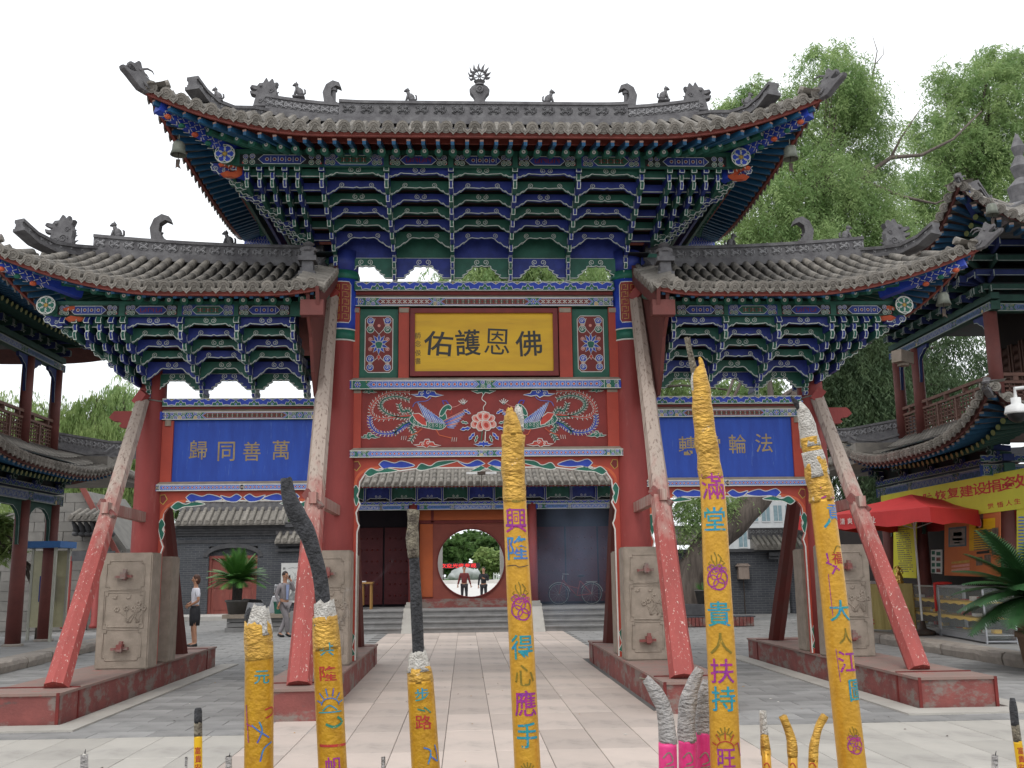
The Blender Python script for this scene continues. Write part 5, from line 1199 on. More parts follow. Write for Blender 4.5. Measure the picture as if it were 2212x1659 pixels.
# painted entablature
zb0, zb1 = at(1000, 1101, YH-.35)[2], at(1000, 1090, YH-.35)[2]
for (a, c) in ((HX0+.2, -2.08), (-1.78, 1.57), (1.87, HX1-.2)):
    b = MB(); b.box(a, c, YH-.45, YH-.25, zb0, zb1); o = obj('painted_beam', b, 'panel_green', hall); beam_art(c-a, zb1-zb0, 1).build('beam_painting', MATS, front((a+c)/2, YH-.45, (zb0+zb1)/2), o)
zc1 = zb1+.10; b = MB(); b.box(HX0, HX1, YH-.48, YH-.22, zb1, zc1); o = obj('cloud_beam', b, 'panel_green', hall); cloud_strip(HX1-HX0, .10).build('beam_painting', MATS, front((HX0+HX1)/2, YH-.48, (zb1+zc1)/2), o)
nb = 13; wb = (HX1-HX0)/nb
for i in range(nb):
    x = HX0+wb*i; me = board_mesh('cloud_board', wb-.07, .34, .07, ('bk_blue', 'bk_green')[i % 2], 0, False, .2); link('cloud_board', me, hall, (x+.035, YH-.42, zc1+.10))
    b = MB(); b.box(x-.03, x+.03, YH-.6, YH-.40, zc1, zc1+.46, 0); b.box(x-.032, x-.022, YH-.604, YH-.6, zc1, zc1+.46, 1); b.box(x+.022, x+.032, YH-.604, YH-.6, zc1, zc1+.46, 1); obj('bracket_post', b, ['bk_blue', 'white_line'], hall)
b = MB(); b.box(HX0, HX1, YH-.38, YH-.34, zc1, zc1+.6); obj('bracket_back', b, 'soffit', hall)
# hall roof
hroof = link('hall_roof', None, hall); ze = at(1000, 1048, YH-1.35)[2]; ye_ = YH-1.35; ns = 50; sp = (HX1-HX0+.8)/ns
sheet = []; acc = MB()
for i in range(ns+1):
    x = HX0-.4+sp*i; sheet.append([Vector((x, ye_+t*3.6, ze+1.9*t-.25*sin(pi*t))) for t in (0, .25, .5, .75, 1)])
obj('roof_slope', soft_sheet(sheet, .06), ['roof_dust', 'dark_red'], hroof); obj('roof_slope', soft_sheet([[Vector((p.x, 2*(ye_+3.6)-p.y, p.z)) for p in r_] for r_ in sheet], .06), ['roof_dust', 'dark_red'], hroof)
for i in range(ns):
    x = HX0-.4+sp*(i+.5); link('eave_tile', ME_EAVE, hroof, M=frame_M((x, ye_-.03, ze+.05), (0, 1, .35)))
    for k in range(3):
        t0, t1 = .07+.12*k, .07+.12*(k+1); f = lambda t: Vector((x, ye_+t*3.6, ze+1.9*t-.25*sin(pi*t)+.05))
        link('cover_tile', ME_COVER, hroof, M=frame_M(f(t0), f(t1)-f(t0), s=(1.1, (f(t1)-f(t0)).length, 1.1)))
    P_ = [f(t) for t in (.43, .7, 1)]; acc.tube(P_, .06, 6, 0, False)
    link('drip_tile', ME_DRIP, hroof, (x+sp/2, ye_-.02, ze+.04))
    b2 = link('eave_rafter', ME_FLY, hroof, M=frame_M((x, ye_+.04, ze-.07), (0, 1, .3), s=(.9, 1.2, .9)))
o = obj('upper_tiles', acc, 'tile_grey', hroof); o['kind'] = 'stuff'
b = MB(); b.box(HX0-.4, HX1+.4, ye_+3.5, ye_+3.75, ze+1.85, ze+2.35); obj('ridge', b, 'ridge_grey', hroof)
b = MB(); b.box(HX0-.4, HX1+.4, ye_+.02, ye_+.05, ze-.05, ze-.01); obj('eave_board', b, 'panel_red', hroof)
# small lamps hanging under the hall eave
pm('lamp_white', (.7, .7, .68), (.6, .6, .6), 5, .4)
p = at(1040, 1022, YH-1.7); t = thing('tube_light', 'pair of white strip lamps fixed over the middle of the hall eave', 'lamp', tuple(p))
for s_ in (-1, 1): b = MB(); b.box(min(s_*.12, s_*.45), max(s_*.12, s_*.45), -.04, .04, -.03, .03); obj('lamp_tube', b, 'lamp_white', t)
b = MB(); b.box(-.12, .12, -.06, .06, -.05, .05); b.tube([(0, 0, -.05), (0, .3, -.5)], .012, 5); obj('lamp_bracket', b, 'iron', t)
# ================================================================ brick buildings behind
def brick_mat(name, c1, c2, cm, bw_, bh, scale=1.0, axis='XZ'):
    m = bpy.data.materials.new(name); m.use_nodes = True; n = m.node_tree; L = n.links.new; b = n.nodes['Principled BSDF']
    tc = n.nodes.new('ShaderNodeTexCoord'); sx = n.nodes.new('ShaderNodeSeparateXYZ'); L(tc.outputs['Object'], sx.inputs[0]); cb = n.nodes.new('ShaderNodeCombineXYZ')
    L(sx.outputs['X' if axis[0] == 'X' else 'Y'], cb.inputs[0]); L(sx.outputs['Z'], cb.inputs[1])
    bt = n.nodes.new('ShaderNodeTexBrick'); bt.inputs['Scale'].default_value = scale; bt.inputs['Brick Width'].default_value = bw_; bt.inputs['Row Height'].default_value = bh; bt.inputs['Mortar Size'].default_value = .008
    bt.inputs['Color1'].default_value = (*c1, 1); bt.inputs['Color2'].default_value = (*c2, 1); bt.inputs['Mortar'].default_value = (*cm, 1); L(cb.outputs[0], bt.inputs['Vector'])
    ns = n.nodes.new('ShaderNodeTexNoise'); ns.inputs['Scale'].default_value = 1.5; ns.inputs['Detail'].default_value = 8; mr = n.nodes.new('ShaderNodeMapRange'); mr.inputs[3].default_value = .6; mr.inputs[4].default_value = 1.4; L(ns.outputs[0], mr.inputs[0]); L(tc.outputs['Object'], ns.inputs['Vector'])
    hs = n.nodes.new('ShaderNodeHueSaturation'); L(bt.outputs[0], hs.inputs['Color']); L(mr.outputs[0], hs.inputs['Value']); L(hs.outputs[0], b.inputs['Base Color']); b.inputs['Roughness'].default_value = .9
    bp = n.nodes.new('ShaderNodeBump'); bp.inputs['Strength'].default_value = .6; bp.inputs['Distance'].default_value = .02; bp.invert = True; L(bt.outputs['Fac'], bp.inputs['Height']); L(bp.outputs[0], b.inputs['Normal']); MATS[name] = m
brick_mat('dark_brick', (.055, .06, .072), (.075, .08, .09), (.13, .13, .135), .30, .085)
brick_mat('dark_brick_y', (.055, .06, .072), (.075, .08, .09), (.13, .13, .135), .30, .085, 1, 'YZ')
pm('block_grey', (.22, .208, .19), (.165, .157, .145), 3, .9, .2, 30, rnd=.12)
pm('cornice_grey', (.10, .10, .105), (.07, .07, .075), 5, .85, .2)
pm('old_door', (.26, .075, .06), (.20, .06, .05), 6, .75, .2, 30, (1, 1, .2), extra=[((.33, .17, .13), 10, .6, .1, (1, 1, .15))])
def tile_strip(parent, x0, x1, y, z, rise, run, spacing=.26, r=.08, ridge_h=.35, name='tiled_coping'):
    """short tiled pent roof facing the camera, each tile row its own piece"""
    n = max(2, int((x1-x0)/spacing)); sp = (x1-x0)/n
    b = MB(); b.add([(x0, y, z), (x1, y, z), (x1, y+run, z+rise), (x0, y+run, z+rise), (x0, y, z-.08), (x1, y, z-.08), (x1, y+run, z-.08), (x0, y+run, z-.08)], [(0, 1, 2, 3), (4, 7, 6, 5), (0, 4, 5, 1), (1, 5, 6, 2), (3, 2, 6, 7), (0, 3, 7, 4)]); o = obj(name, b, 'roof_dust', parent)
    me = MB(); me.tube([(0, 0, 0), (0, run*.5, rise*.5), (0, run, rise)], [r, r*.92, r*.88], 8); me.lathe([(r*1.1, 0), (r*1.1, .02)], 8); 
    for i_ in range(len(me.v)-16, len(me.v)): q = me.v[i_]; me.v[i_] = (q[0], -q[2], q[1])
    m1 = me.mesh('tile_row', 'tile_grey', False)
    for i in range(n): link('tile_row', m1, parent, (x0+sp*(i+.5), y-.03, z+.05))
    if ridge_h:
        ridge_band(parent, [(x0-.05, y+run, z+rise*.85), ((x0+x1)/2, y+run, z+rise*.85), (x1+.05, y+run, z+rise*.85)], ridge_h, .16, True, 'ridge', .22)
    return o
# left: dark brick gatehouse with an arched red door
YB = 25.5
lb = thing('brick_gatehouse', 'dark grey brick gatehouse with an arched old red door and tiled top behind the cycad', 'building')
def px(x, y, Y=YB): return at(x, y, Y)
xl_, xr_ = px(378, 1200)[0], px(625, 1200)[0]; dl, dr = px(452, 1260)[0], px(551, 1260)[0]; zd = px(500, 1203)[2]; zt = px(500, 1157)[2]
b = MB(); b.box(xl_, dl-.06, YB, YB+4, 0, zt); b.box(dr+.06, xr_, YB, YB+4, 0, zt); b.box(dl-.06, dr+.06, YB, YB+4, zd+.42, zt); b.box(dl-.06, dr+.06, YB+.42, YB+4, 0, zd+.42); obj('brick_wall', b, 'dark_brick', lb)
b = MB(); m = 12; mid = (dl+dr)/2; hw = (dr-dl)/2+.12
arc = [(mid-hw*cos(pi*i/m), zd+.36*sin(pi*i/m)) for i in range(m+1)]; arc2 = [(mid-(hw+.16)*cos(pi*i/m), zd+.02+.52*sin(pi*i/m)) for i in range(m+1)]
b.prism(arc+arc2[::-1], lambda u, v, q: (u, YB-.04+q, v), .06); obj('arch_hood', b, 'cornice_grey', lb)
b = MB(); b.prism(arc, lambda u, v, q: (u, YB+.12+q, v), .1); obj('arch_infill', b, 'dark_brick', lb)
b = MB(); b.box(dl-.06, dl+.05, YB+.08, YB+.2, .1, zd+.02); b.box(dr-.05, dr+.06, YB+.08, YB+.2, .1, zd+.02); b.box(dl-.06, dr+.06, YB+.06, YB+.2, zd-.06, zd+.05); obj('door_frame', b, 'old_door', lb)
for a, c in ((dl+.05, mid-.02), (mid+.02, dr-.05)):
    b = MB(); b.box(a, c, YB+.14, YB+.2, .12, zd-.06)
    for z0_, z1_ in ((.3, 1.0), (1.15, zd-.2)):
        b.box(a+.1, c-.1, YB+.125, YB+.14, z0_, z1_)
    obj('door_leaf', b, 'old_door', lb)
b = MB()
for k, (z0_, z1_, o_) in enumerate(((px(1, 1157)[2]*0+zt, zt+.10, .06), (zt+.10, zt+.2, .12), (zt+.2, zt+.30, .18), (zt+.3, zt+.42, .26))): b.box(xl_-o_, xr_+o_, YB-o_, YB+.5, z0_, z1_)
b.box(xl_-.03, xr_+.03, YB-.03, YB+.02, px(500, 1173)[2], px(500, 1166)[2]); obj('cornice', b, 'cornice_grey', lb)
ze_ = zt+.47; tile_strip(lb, px(383, 1150)[0], px(617, 1150)[0], YB-.45, ze_, .62, .9, .27, .09, .75)
# right shoulder with a lower coping
s0, s1 = px(604, 1200)[0], px(640, 1200)[0]; zs_ = px(620, 1172, YB-.3)[2]
b = MB(); b.box(s0, s1+.9, YB-.3, YB+3, 0, zs_); obj('wing_wall', b, 'dark_brick', lb)
b = MB(); b.box(s0-.1, s1+.9, YB-.42, YB-.3, zs_-.35, zs_-.25); b.box(s0-.12, s1+.9, YB-.48, YB-.3, zs_-.15, zs_); obj('cornice', b, 'cornice_grey', lb)
tile_strip(lb, s0-.1, s1+.9, YB-.65, zs_+.03, .35, .6, .27, .085, .5)
# left wing lower coping behind the brace
s1_ = xl_; s0_ = px(262, 1200)[0]; zs_ = px(300, 1190, YB)[2]
b = MB(); b.box(s0_, s1_, YB+.3, YB+.8, 0, zs_); obj('wing_wall', b, 'dark_brick', lb)
tile_strip(lb, s0_, s1_, YB+.0, zs_, .3, .5, .27, .085, .3)
# poster beside the gatehouse
pm('poster_white', (.62, .62, .60), (.56, .56, .55), 3, .6)
p, q = px(606, 1302, YB-.36), px(645, 1216, YB-.36); b = MB(); b.box(p[0], q[0], YB-.42, YB-.37, p[2], q[2]); po = obj('ink_poster', b, 'poster_white'); tag(po, 'white poster with an ink landscape on the grey wall behind the man phoning', 'poster')
A = Art(); W_, H_ = q[0]-p[0], q[2]-p[2]
for k, ch in enumerate('廟會文化'): A.text(ch, -W_*.33, H_*(.36-.10*k), .10, 'art_black')
pm('ink', (.16, .17, .17), (.3, .3, .3), 9, .7)
for k in range(26): x = rs.uniform(-.1, .45)*W_; y = rs.uniform(-.25, .12)*H_; A.line([(x, y), (x+rs.uniform(-.1, .1), y+rs.uniform(.05, .2)), (x+rs.uniform(-.15, .15), y+rs.uniform(.1, .35))], .012, 'ink')
A.line(smooth([(-.05, H_*.36), (.1, H_*.38), (.2, H_*.37), (.35, H_*.38)]), .02, 'ink'); A.fill([(-W_*.1, -H_*.45), (W_*.45, -H_*.45), (W_*.45, -H_*.3), (W_*.2, -H_*.2), (0, -H_*.34)], 'ink')
A.build('poster_print', MATS, front((p[0]+q[0])/2, YB-.42, (p[2]+q[2])/2), po, eps=.003)
# right: dark brick walls
rb = thing('brick_side_building', 'dark blue grey brick side building with a rough tiled coping right of the leaning tree', 'building')
YR = 22.
x0 = at(1560, 1250, YR)[0]; x1 = at(1712, 1250, YR)[0]; zt = at(1640, 1185, YR)[2]
b = MB(); b.box(at(1425, 1250, YR)[0], at(1684, 1250, YR)[0], YR, YR+.6, -.3, zt); b.box(at(1708, 1250, YR)[0], at(1885, 1250, YR)[0], YR, YR+.6, 0, zt); b.box(at(1684, 1250, YR)[0], at(1708, 1250, YR)[0], YR, YR+.6, 2.15, zt); obj('brick_wall', b, 'dark_brick', rb)
b = MB(); b.box(at(1684, 1250, YR)[0], at(1708, 1250, YR)[0]+.6, YR+.3, YR+.36, 0, 2.15); obj('pale_doorway', b, 'poster_white', rb)
b = MB(); b.box(at(1425, 1250, YR)[0], at(1885, 1250, YR)[0], YR-.10, YR, zt-.12, zt); b.box(at(1660, 1250, YR)[0], at(1885, 1250, YR)[0], YR-.2, YR, zt-.4, zt-.3); b.box(at(1660, 1250, YR)[0], at(1885, 1250, YR)[0], YR-.28, YR, zt-.28, zt-.14); obj('cornice', b, 'cornice_grey', rb)
tile_strip(rb, at(1625, 1160, YR)[0], at(1885, 1160, YR)[0], YR-.45, zt+.02, .40, .8, .2, .075, .42)
tile_strip(rb, at(1425, 1160, YR)[0], at(1560, 1160, YR)[0], YR-.35, zt+.25, .35, .7, .22, .075, .35)
# box on the wall and post
p = at(1605, 1232, YR-.15); t = thing('mail_box', 'small weathered box on a post in front of the dark brick wall', 'box', (p[0], p[1], 0)); b = MB(); b.box(-.2, .2, -.12, .12, p[2]-.32, p[2]+.15); b.prism([(-.26, 0), (.26, 0), (.16, .1), (-.16, .1)], lambda u, v, q: (u, -.15+q, p[2]+.15+v), .3); obj('box_body', b, 'bare_wood', t)
b = MB(); b.tube([(0, 0, 0), (0, 0, p[2]-.32)], .02, 6); obj('post', b, 'iron', t)
# apartment block far right, through the branches
pm('flat_wall', (.36, .37, .37), (.31, .32, .33), 2, .8); pm('window_glass', (.10, .15, .17), (.14, .2, .22), 3, .2)
ap = thing('apartment_block', 'pale modern apartment block far behind the leaning tree trunk', 'building', (0, 0, 0)); p0, p1 = at(1590, 1236, 95), at(1760, 1236, 95); b = MB(); b.box(p0[0], p1[0], 95, 105, 0, 12.2); obj('wall', b, 'flat_wall', ap)
for i in range(6):
    for k in range(4):
        x = p0[0]+.5+i*(p1[0]-p0[0]-.6)/6; b = MB(); b.box(x, x+.9, 94.95, 95.0, 1.2+2.8*k, 2.9+2.8*k); w_ = obj('window', b, 'window_glass', ap); b = MB(); b.box(x-.05, x+.95, 94.9, 94.96, 1.1+2.8*k, 1.2+2.8*k); b.box(x+.42, x+.48, 94.9, 94.95, 1.2+2.8*k, 2.9+2.8*k); obj('window_frame', b, 'flat_wall', w_)
# left block-stone gable behind the left tower
gb = thing('stone_outbuilding', 'pale grey concrete block outbuilding with a red gable board behind the left tower', 'building')
YG = 17.5; q0 = at(80, 1300, YG); q1 = at(262, 1300, YG); zt_ = at(170, 1075, YG)[2]; gx0, gx1 = q0[0]-1.5, q1[0]; apx = at(178, 1060, YG)[0]
zr_ = at(178, 1052, YG)[2]; ze_ = at(238, 1165, YG)[2]; sl = (zr_-ze_)/(at(238, 1165, YG)[0]-apx)
row = 0; z = 0
while z < zr_:
    x = gx0+(.31 if row % 2 else 0)
    while x < gx1:
        lim = zr_-sl*abs(x+.3-apx)*1.0 if x+.3 > apx else zr_-.25*abs(x+.3-apx)
        if z+.25 < lim: b = MB(); b.box(x+.006, x+.606, YG+rs.uniform(-.008, .008), YG+.3, z+.005, z+.305); link_o = obj('block', b, 'block_grey', gb, fix=False)
        x += .62
    z += .31; row += 1
b = MB(); b.prism([(gx0, 0), (gx1, 0), (gx1, ze_-.3), (apx, zr_-.1), (gx0, zr_-1.3)], lambda u, v, q: (u, YG+.2+q, v), 4); obj('gable_core', b, 'block_grey', gb)
b = MB(); b.bar((apx, YG-.1, zr_+.02), (gx1+.5, YG-.1, zr_+.02-sl*(gx1+.5-apx)), .06, .17, 0); obj('gable_board', b, 'old_door', gb)
tile_strip(gb, at(150, 1125, YG-1)[0], at(228, 1125, YG-1)[0], YG-1.2, at(190, 1120, YG-1)[2], .25, .8, .22, .075, 0)
b = MB()
for k in range(6): x = at(165+k*13, 1140, YG-.6)[0]; b.tube([(x, YG, 3.0), (x, YG-.5, 3.1), (x, YG-.9, 3.35)], [.09, .12, .05], 6); b.ell((x, YG-.6, 3.0), (.14, .14, .08), 6)
obj('eave_bracket', b, 'cornice_grey', gb, True)
b = MB(); b.box(at(118, 1290, YG-2.)[0], at(214, 1290, YG-2)[0], YG-.9, YG-.8, 2.15, 2.45); obj('painted_beam', b, 'cornice_grey', gb)
for x_ in (143, 205): p = at(x_, 1310, YG-.85); b = MB(); b.lathe([(.14, 0), (.14, .1), (.1, .14), (.095, 2.2)], 12, (p[0], YG-.85, .1)); obj('column', b, 'red_paint', gb, True)
# phone kiosk seen between the left tower columns
pm('kiosk_frame', (.42, .42, .36), (.36, .36, .3), 4, .5, metal=.2); pm('kiosk_blue', (.03, .14, .38), (.03, .11, .3), 4, .5); pm('clear_yellow', (.5, .48, .3), (.42, .4, .25), 4, .25)
kx = at(82, 1392, 8.9)[0]; kk = thing('phone_kiosk', 'glazed phone kiosk with a blue top between the red columns of the left tower', 'kiosk', (kx, 8.9, .19))
for dx in (-.42, .42):
    for dy in (-.4, .4): b = MB(); b.box(dx-.03, dx+.03, dy-.03, dy+.03, 0, 2.15); obj('kiosk_post', b, 'kiosk_frame', kk)
b = MB(); b.box(-.5, .55, -.5, .5, 2.15, 2.30); obj('kiosk_top', b, 'kiosk_blue', kk); b = MB(); b.box(-.4, .4, .38, .40, .3, 2.1); obj('kiosk_pane', b, 'clear_yellow', kk); b = MB(); b.box(-.15, .15, .2, .38, .9, 1.5); obj('telephone', b, 'bk_blue', kk)
# ================================================================ two storey towers
pm('tower_red', (.15, .045, .038), (.11, .035, .03), 3, .65, .12)
pm('rail_red', (.15, .075, .055), (.11, .055, .042), 4, .7, .1)
pm('end_yellow', (.25, .27, .10), (.19, .21, .08), 9, .6)
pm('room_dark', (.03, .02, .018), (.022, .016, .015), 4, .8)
KEEP = dict(MATS)
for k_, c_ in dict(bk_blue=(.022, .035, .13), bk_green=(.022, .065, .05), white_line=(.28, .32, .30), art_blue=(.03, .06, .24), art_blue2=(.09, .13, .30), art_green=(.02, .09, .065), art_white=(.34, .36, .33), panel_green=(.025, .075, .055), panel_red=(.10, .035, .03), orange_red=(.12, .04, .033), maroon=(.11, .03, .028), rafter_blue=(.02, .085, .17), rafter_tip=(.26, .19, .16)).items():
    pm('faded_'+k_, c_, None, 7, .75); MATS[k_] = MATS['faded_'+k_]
def fly_mesh():
    b = MB(); b.box(-.035, .035, 0, 1, -.035, .035, 0); b.box(-.037, .037, -.003, .02, .0, .037, 1); return b.mesh('flying_rafter', ['rafter_blue', 'rafter_tip'])
BRIGHT_FLY = ME_FLY; ME_FLY = fly_mesh()
def round_end_mesh():
    b = MB(); b.tube([(0, 0, 0), (0, .8, 0)], .055, 8, 0); n = 10; o = len(b.v); b.v += [(.05*cos(2*pi*j/n), -.006, .05*sin(2*pi*j/n)) for j in range(n)]; b.f.append(tuple(o+j for j in range(n))); b.m.append(1); return b.mesh('round_rafter', ['bk_green', 'end_yellow'])
ME_YEND = round_end_mesh()
def sweep_eave(root, sg, xe, y0, y1, z, up, xi, yi0, yi1, zi, spacing=.20, southX=13.2, full=True):
    """eave facing the court along x=sg*xe between corners y0..y1, corners swept up; also the south return"""
    P = []; n = int((y1-y0)/spacing); h = (y1-y0)/2; c = (y0+y1)/2
    E = lambda y: Vector((sg*(xe-.15*abs((y-c)/h)**3), y, z+up*abs((y-c)/h)**3.2)); I = lambda y: Vector((sg*xi, lerp(yi0, yi1, (y-y0)/(y1-y0)), zi))
    sh = []; 
    for i in range(n+1):
        y = y0+(y1-y0)*i/n; a, u = E(y), I(y); sh.append([a.lerp(u, k/4)-Vector((0, 0, .10*sin(pi*k/4))) for k in range(5)])
    obj('court_slope', soft_sheet(sh, .05), ['slope_dark', 'panel_red'], root)
    for i in range(n):
        y = y0+(y1-y0)*(i+.5)/n; a, u = E(y), I(y); d0 = (sh[i][1]-sh[i][0]).normalized(); link('eave_tile', ME_EAVE, root, M=frame_M(a+Vector((-sg*.03, 0, .05)), d0))
        q = [a.lerp(u, k/3)-Vector((0, 0, .10*sin(pi*k/3)-.05)) for k in range(4)]; b = None
        y2 = y0+(y1-y0)*i/n; e2 = E(y2); link('drip_tile', ME_DRIP, root, M=frame_M(e2+Vector((-sg*.035, 0, .03)), Vector((sg, 0, 0))))
        for k in range(3):
            if full or k < 1: link('cover_tile', ME_COVER, root, M=frame_M(q[k], q[k+1]-q[k], s=(1, (q[k+1]-q[k]).length, 1)))
        t = (y-c)/h; f = -max(0, abs(t)-.55)/.45*1.0*(1 if t > 0 else -1); d = Vector((sg, f, .28-.3*abs(f))).normalized()
        link('flying_rafter', ME_FLY, root, M=frame_M(a+Vector((sg*.05, 0, -.12)), d, s=(1, .75, 1)))
        if abs(t) < .9: link('round_rafter', ME_YEND, root, M=frame_M(a+Vector((sg*.5, 0, -.12)), d, s=(1, 1, 1)))
    b = MB()
    for i in range(n):
        a, c2 = E(y0+(y1-y0)*i/n), E(y0+(y1-y0)*(i+1)/n); b.bar(a+Vector((sg*.03, 0, -.05)), c2+Vector((sg*.03, 0, -.05)), .035, .06)
    obj('eave_board', b, 'orange_red', root)
    # south return (towards the viewer) and north return
    for (ys_, yin, s2) in ((y0, yi0, -1), (y1, yi1, 1)):
        m = int((southX-xe)/.2); h2 = (southX-xe)
        Es_ = lambda t: Vector((sg*lerp(xe-.15, southX, t), ys_-s2*.15+s2*.15*abs(1-2*t)**3, z+up*abs(1-2*t)**3.2)); Is_ = lambda t: Vector((sg*lerp(xi, southX-(xi-xe), t), yin, zi))
        sh = [[Es_(i/m).lerp(Is_(i/m), k/4)-Vector((0, 0, .10*sin(pi*k/4))) for k in range(5)] for i in range(m+1)]
        obj('return_slope', soft_sheet(sh, .05), ['slope_dark', 'panel_red'], root)
        if s2 < 0:
            ac = MB()
            for i in range(m):
                t = (i+.5)/m; a = Es_(t); u = Is_(t); link('eave_tile', ME_EAVE, root, M=frame_M(a+Vector((0, -.03, .05)), (u-a))) if i < 14 else None
                link('drip_tile', ME_DRIP, root, M=frame_M(Es_(i/m)+Vector((0, -.035, .03)), Vector((0, 1, 0)))) if i < 14 else None
                q = [a.lerp(u, k/3)-Vector((0, 0, .10*sin(pi*k/3)-.05)) for k in range(4)]; ac.tube(q, .06, 6, 0, False)
                if i < 14: link('flying_rafter', ME_FLY, root, M=frame_M(a+Vector((0, .05, -.12)), Vector((sg*max(0, 1-t*3)*.9*(1), 1, .2)).normalized(), s=(1, .7, 1)))
            o = obj('return_tiles', ac, 'tile_grey', root); o['kind'] = 'stuff'
    return E
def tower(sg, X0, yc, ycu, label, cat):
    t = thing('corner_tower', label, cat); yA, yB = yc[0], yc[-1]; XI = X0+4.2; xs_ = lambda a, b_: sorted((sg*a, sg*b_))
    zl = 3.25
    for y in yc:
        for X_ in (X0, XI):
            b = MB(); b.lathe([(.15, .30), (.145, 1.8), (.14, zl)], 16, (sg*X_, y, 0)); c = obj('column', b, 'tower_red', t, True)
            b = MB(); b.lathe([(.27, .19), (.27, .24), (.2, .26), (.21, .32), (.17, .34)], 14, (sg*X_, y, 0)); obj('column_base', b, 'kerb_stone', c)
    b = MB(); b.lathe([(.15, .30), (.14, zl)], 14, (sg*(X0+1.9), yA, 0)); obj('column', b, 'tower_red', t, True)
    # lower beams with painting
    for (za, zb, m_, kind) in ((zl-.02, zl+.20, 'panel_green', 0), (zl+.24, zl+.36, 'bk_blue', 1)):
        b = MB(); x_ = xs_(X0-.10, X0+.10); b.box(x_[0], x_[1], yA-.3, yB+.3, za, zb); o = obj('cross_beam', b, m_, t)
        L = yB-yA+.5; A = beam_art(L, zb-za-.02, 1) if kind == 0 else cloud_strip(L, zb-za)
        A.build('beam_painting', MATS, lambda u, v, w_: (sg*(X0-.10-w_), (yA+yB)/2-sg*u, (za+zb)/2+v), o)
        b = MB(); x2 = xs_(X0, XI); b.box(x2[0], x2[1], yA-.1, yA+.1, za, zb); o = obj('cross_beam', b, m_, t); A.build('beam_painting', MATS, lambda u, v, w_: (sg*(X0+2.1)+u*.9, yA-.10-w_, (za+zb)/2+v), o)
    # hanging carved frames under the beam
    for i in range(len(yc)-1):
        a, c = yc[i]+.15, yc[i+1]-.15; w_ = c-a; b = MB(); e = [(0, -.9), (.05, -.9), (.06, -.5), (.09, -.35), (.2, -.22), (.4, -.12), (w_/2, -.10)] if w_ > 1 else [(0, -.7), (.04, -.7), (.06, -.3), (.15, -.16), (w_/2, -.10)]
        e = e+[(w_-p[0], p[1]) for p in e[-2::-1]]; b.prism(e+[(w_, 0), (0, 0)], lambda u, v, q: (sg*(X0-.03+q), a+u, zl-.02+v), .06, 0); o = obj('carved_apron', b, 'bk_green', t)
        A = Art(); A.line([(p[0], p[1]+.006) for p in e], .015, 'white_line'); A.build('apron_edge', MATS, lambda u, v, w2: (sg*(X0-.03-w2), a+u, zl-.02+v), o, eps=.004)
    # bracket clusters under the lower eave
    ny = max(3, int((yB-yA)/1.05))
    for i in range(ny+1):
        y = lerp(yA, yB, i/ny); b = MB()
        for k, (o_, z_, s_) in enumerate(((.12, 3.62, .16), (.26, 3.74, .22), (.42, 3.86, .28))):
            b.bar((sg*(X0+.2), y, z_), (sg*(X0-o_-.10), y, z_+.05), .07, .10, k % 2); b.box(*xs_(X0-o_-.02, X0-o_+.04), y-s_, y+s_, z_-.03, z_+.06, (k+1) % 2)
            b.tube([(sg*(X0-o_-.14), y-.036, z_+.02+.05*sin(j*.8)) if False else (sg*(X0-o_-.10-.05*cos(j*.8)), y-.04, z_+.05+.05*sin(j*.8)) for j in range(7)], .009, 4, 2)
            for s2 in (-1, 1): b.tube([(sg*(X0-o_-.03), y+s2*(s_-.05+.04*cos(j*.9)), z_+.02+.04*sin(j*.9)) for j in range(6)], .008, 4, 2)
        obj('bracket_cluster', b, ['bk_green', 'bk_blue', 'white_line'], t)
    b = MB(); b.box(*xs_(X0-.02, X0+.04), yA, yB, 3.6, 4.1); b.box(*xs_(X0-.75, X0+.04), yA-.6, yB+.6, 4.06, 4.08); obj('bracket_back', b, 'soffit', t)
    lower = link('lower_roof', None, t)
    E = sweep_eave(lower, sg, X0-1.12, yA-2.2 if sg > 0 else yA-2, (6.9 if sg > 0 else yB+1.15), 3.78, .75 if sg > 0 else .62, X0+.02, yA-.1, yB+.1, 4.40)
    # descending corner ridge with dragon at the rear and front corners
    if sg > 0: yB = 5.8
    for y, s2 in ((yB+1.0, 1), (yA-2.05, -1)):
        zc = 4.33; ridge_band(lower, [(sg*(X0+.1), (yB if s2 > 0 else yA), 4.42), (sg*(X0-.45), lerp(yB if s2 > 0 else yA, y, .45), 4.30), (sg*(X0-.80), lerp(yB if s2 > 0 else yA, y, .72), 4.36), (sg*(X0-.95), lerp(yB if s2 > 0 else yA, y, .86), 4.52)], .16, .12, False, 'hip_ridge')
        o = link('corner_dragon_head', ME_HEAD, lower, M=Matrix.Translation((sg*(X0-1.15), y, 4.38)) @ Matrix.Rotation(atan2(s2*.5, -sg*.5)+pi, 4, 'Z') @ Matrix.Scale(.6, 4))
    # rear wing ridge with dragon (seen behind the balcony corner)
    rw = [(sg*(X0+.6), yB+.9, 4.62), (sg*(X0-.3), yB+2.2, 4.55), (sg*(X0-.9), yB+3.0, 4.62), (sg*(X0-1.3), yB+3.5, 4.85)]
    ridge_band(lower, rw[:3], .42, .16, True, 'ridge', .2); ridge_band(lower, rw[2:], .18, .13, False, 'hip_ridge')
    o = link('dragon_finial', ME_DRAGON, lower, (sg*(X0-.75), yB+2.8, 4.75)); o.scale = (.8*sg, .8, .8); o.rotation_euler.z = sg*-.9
    b = MB(); b.prism([(yB+.1, 4.35), (yB+3.3, 4.0), (yB+3.3, 3.9), (yB+.1, 3.9)], lambda u, v, q: (sg*(X0-1.1+q), u, v), 2.5); obj('wing_roof', b, 'roof_dust', lower)
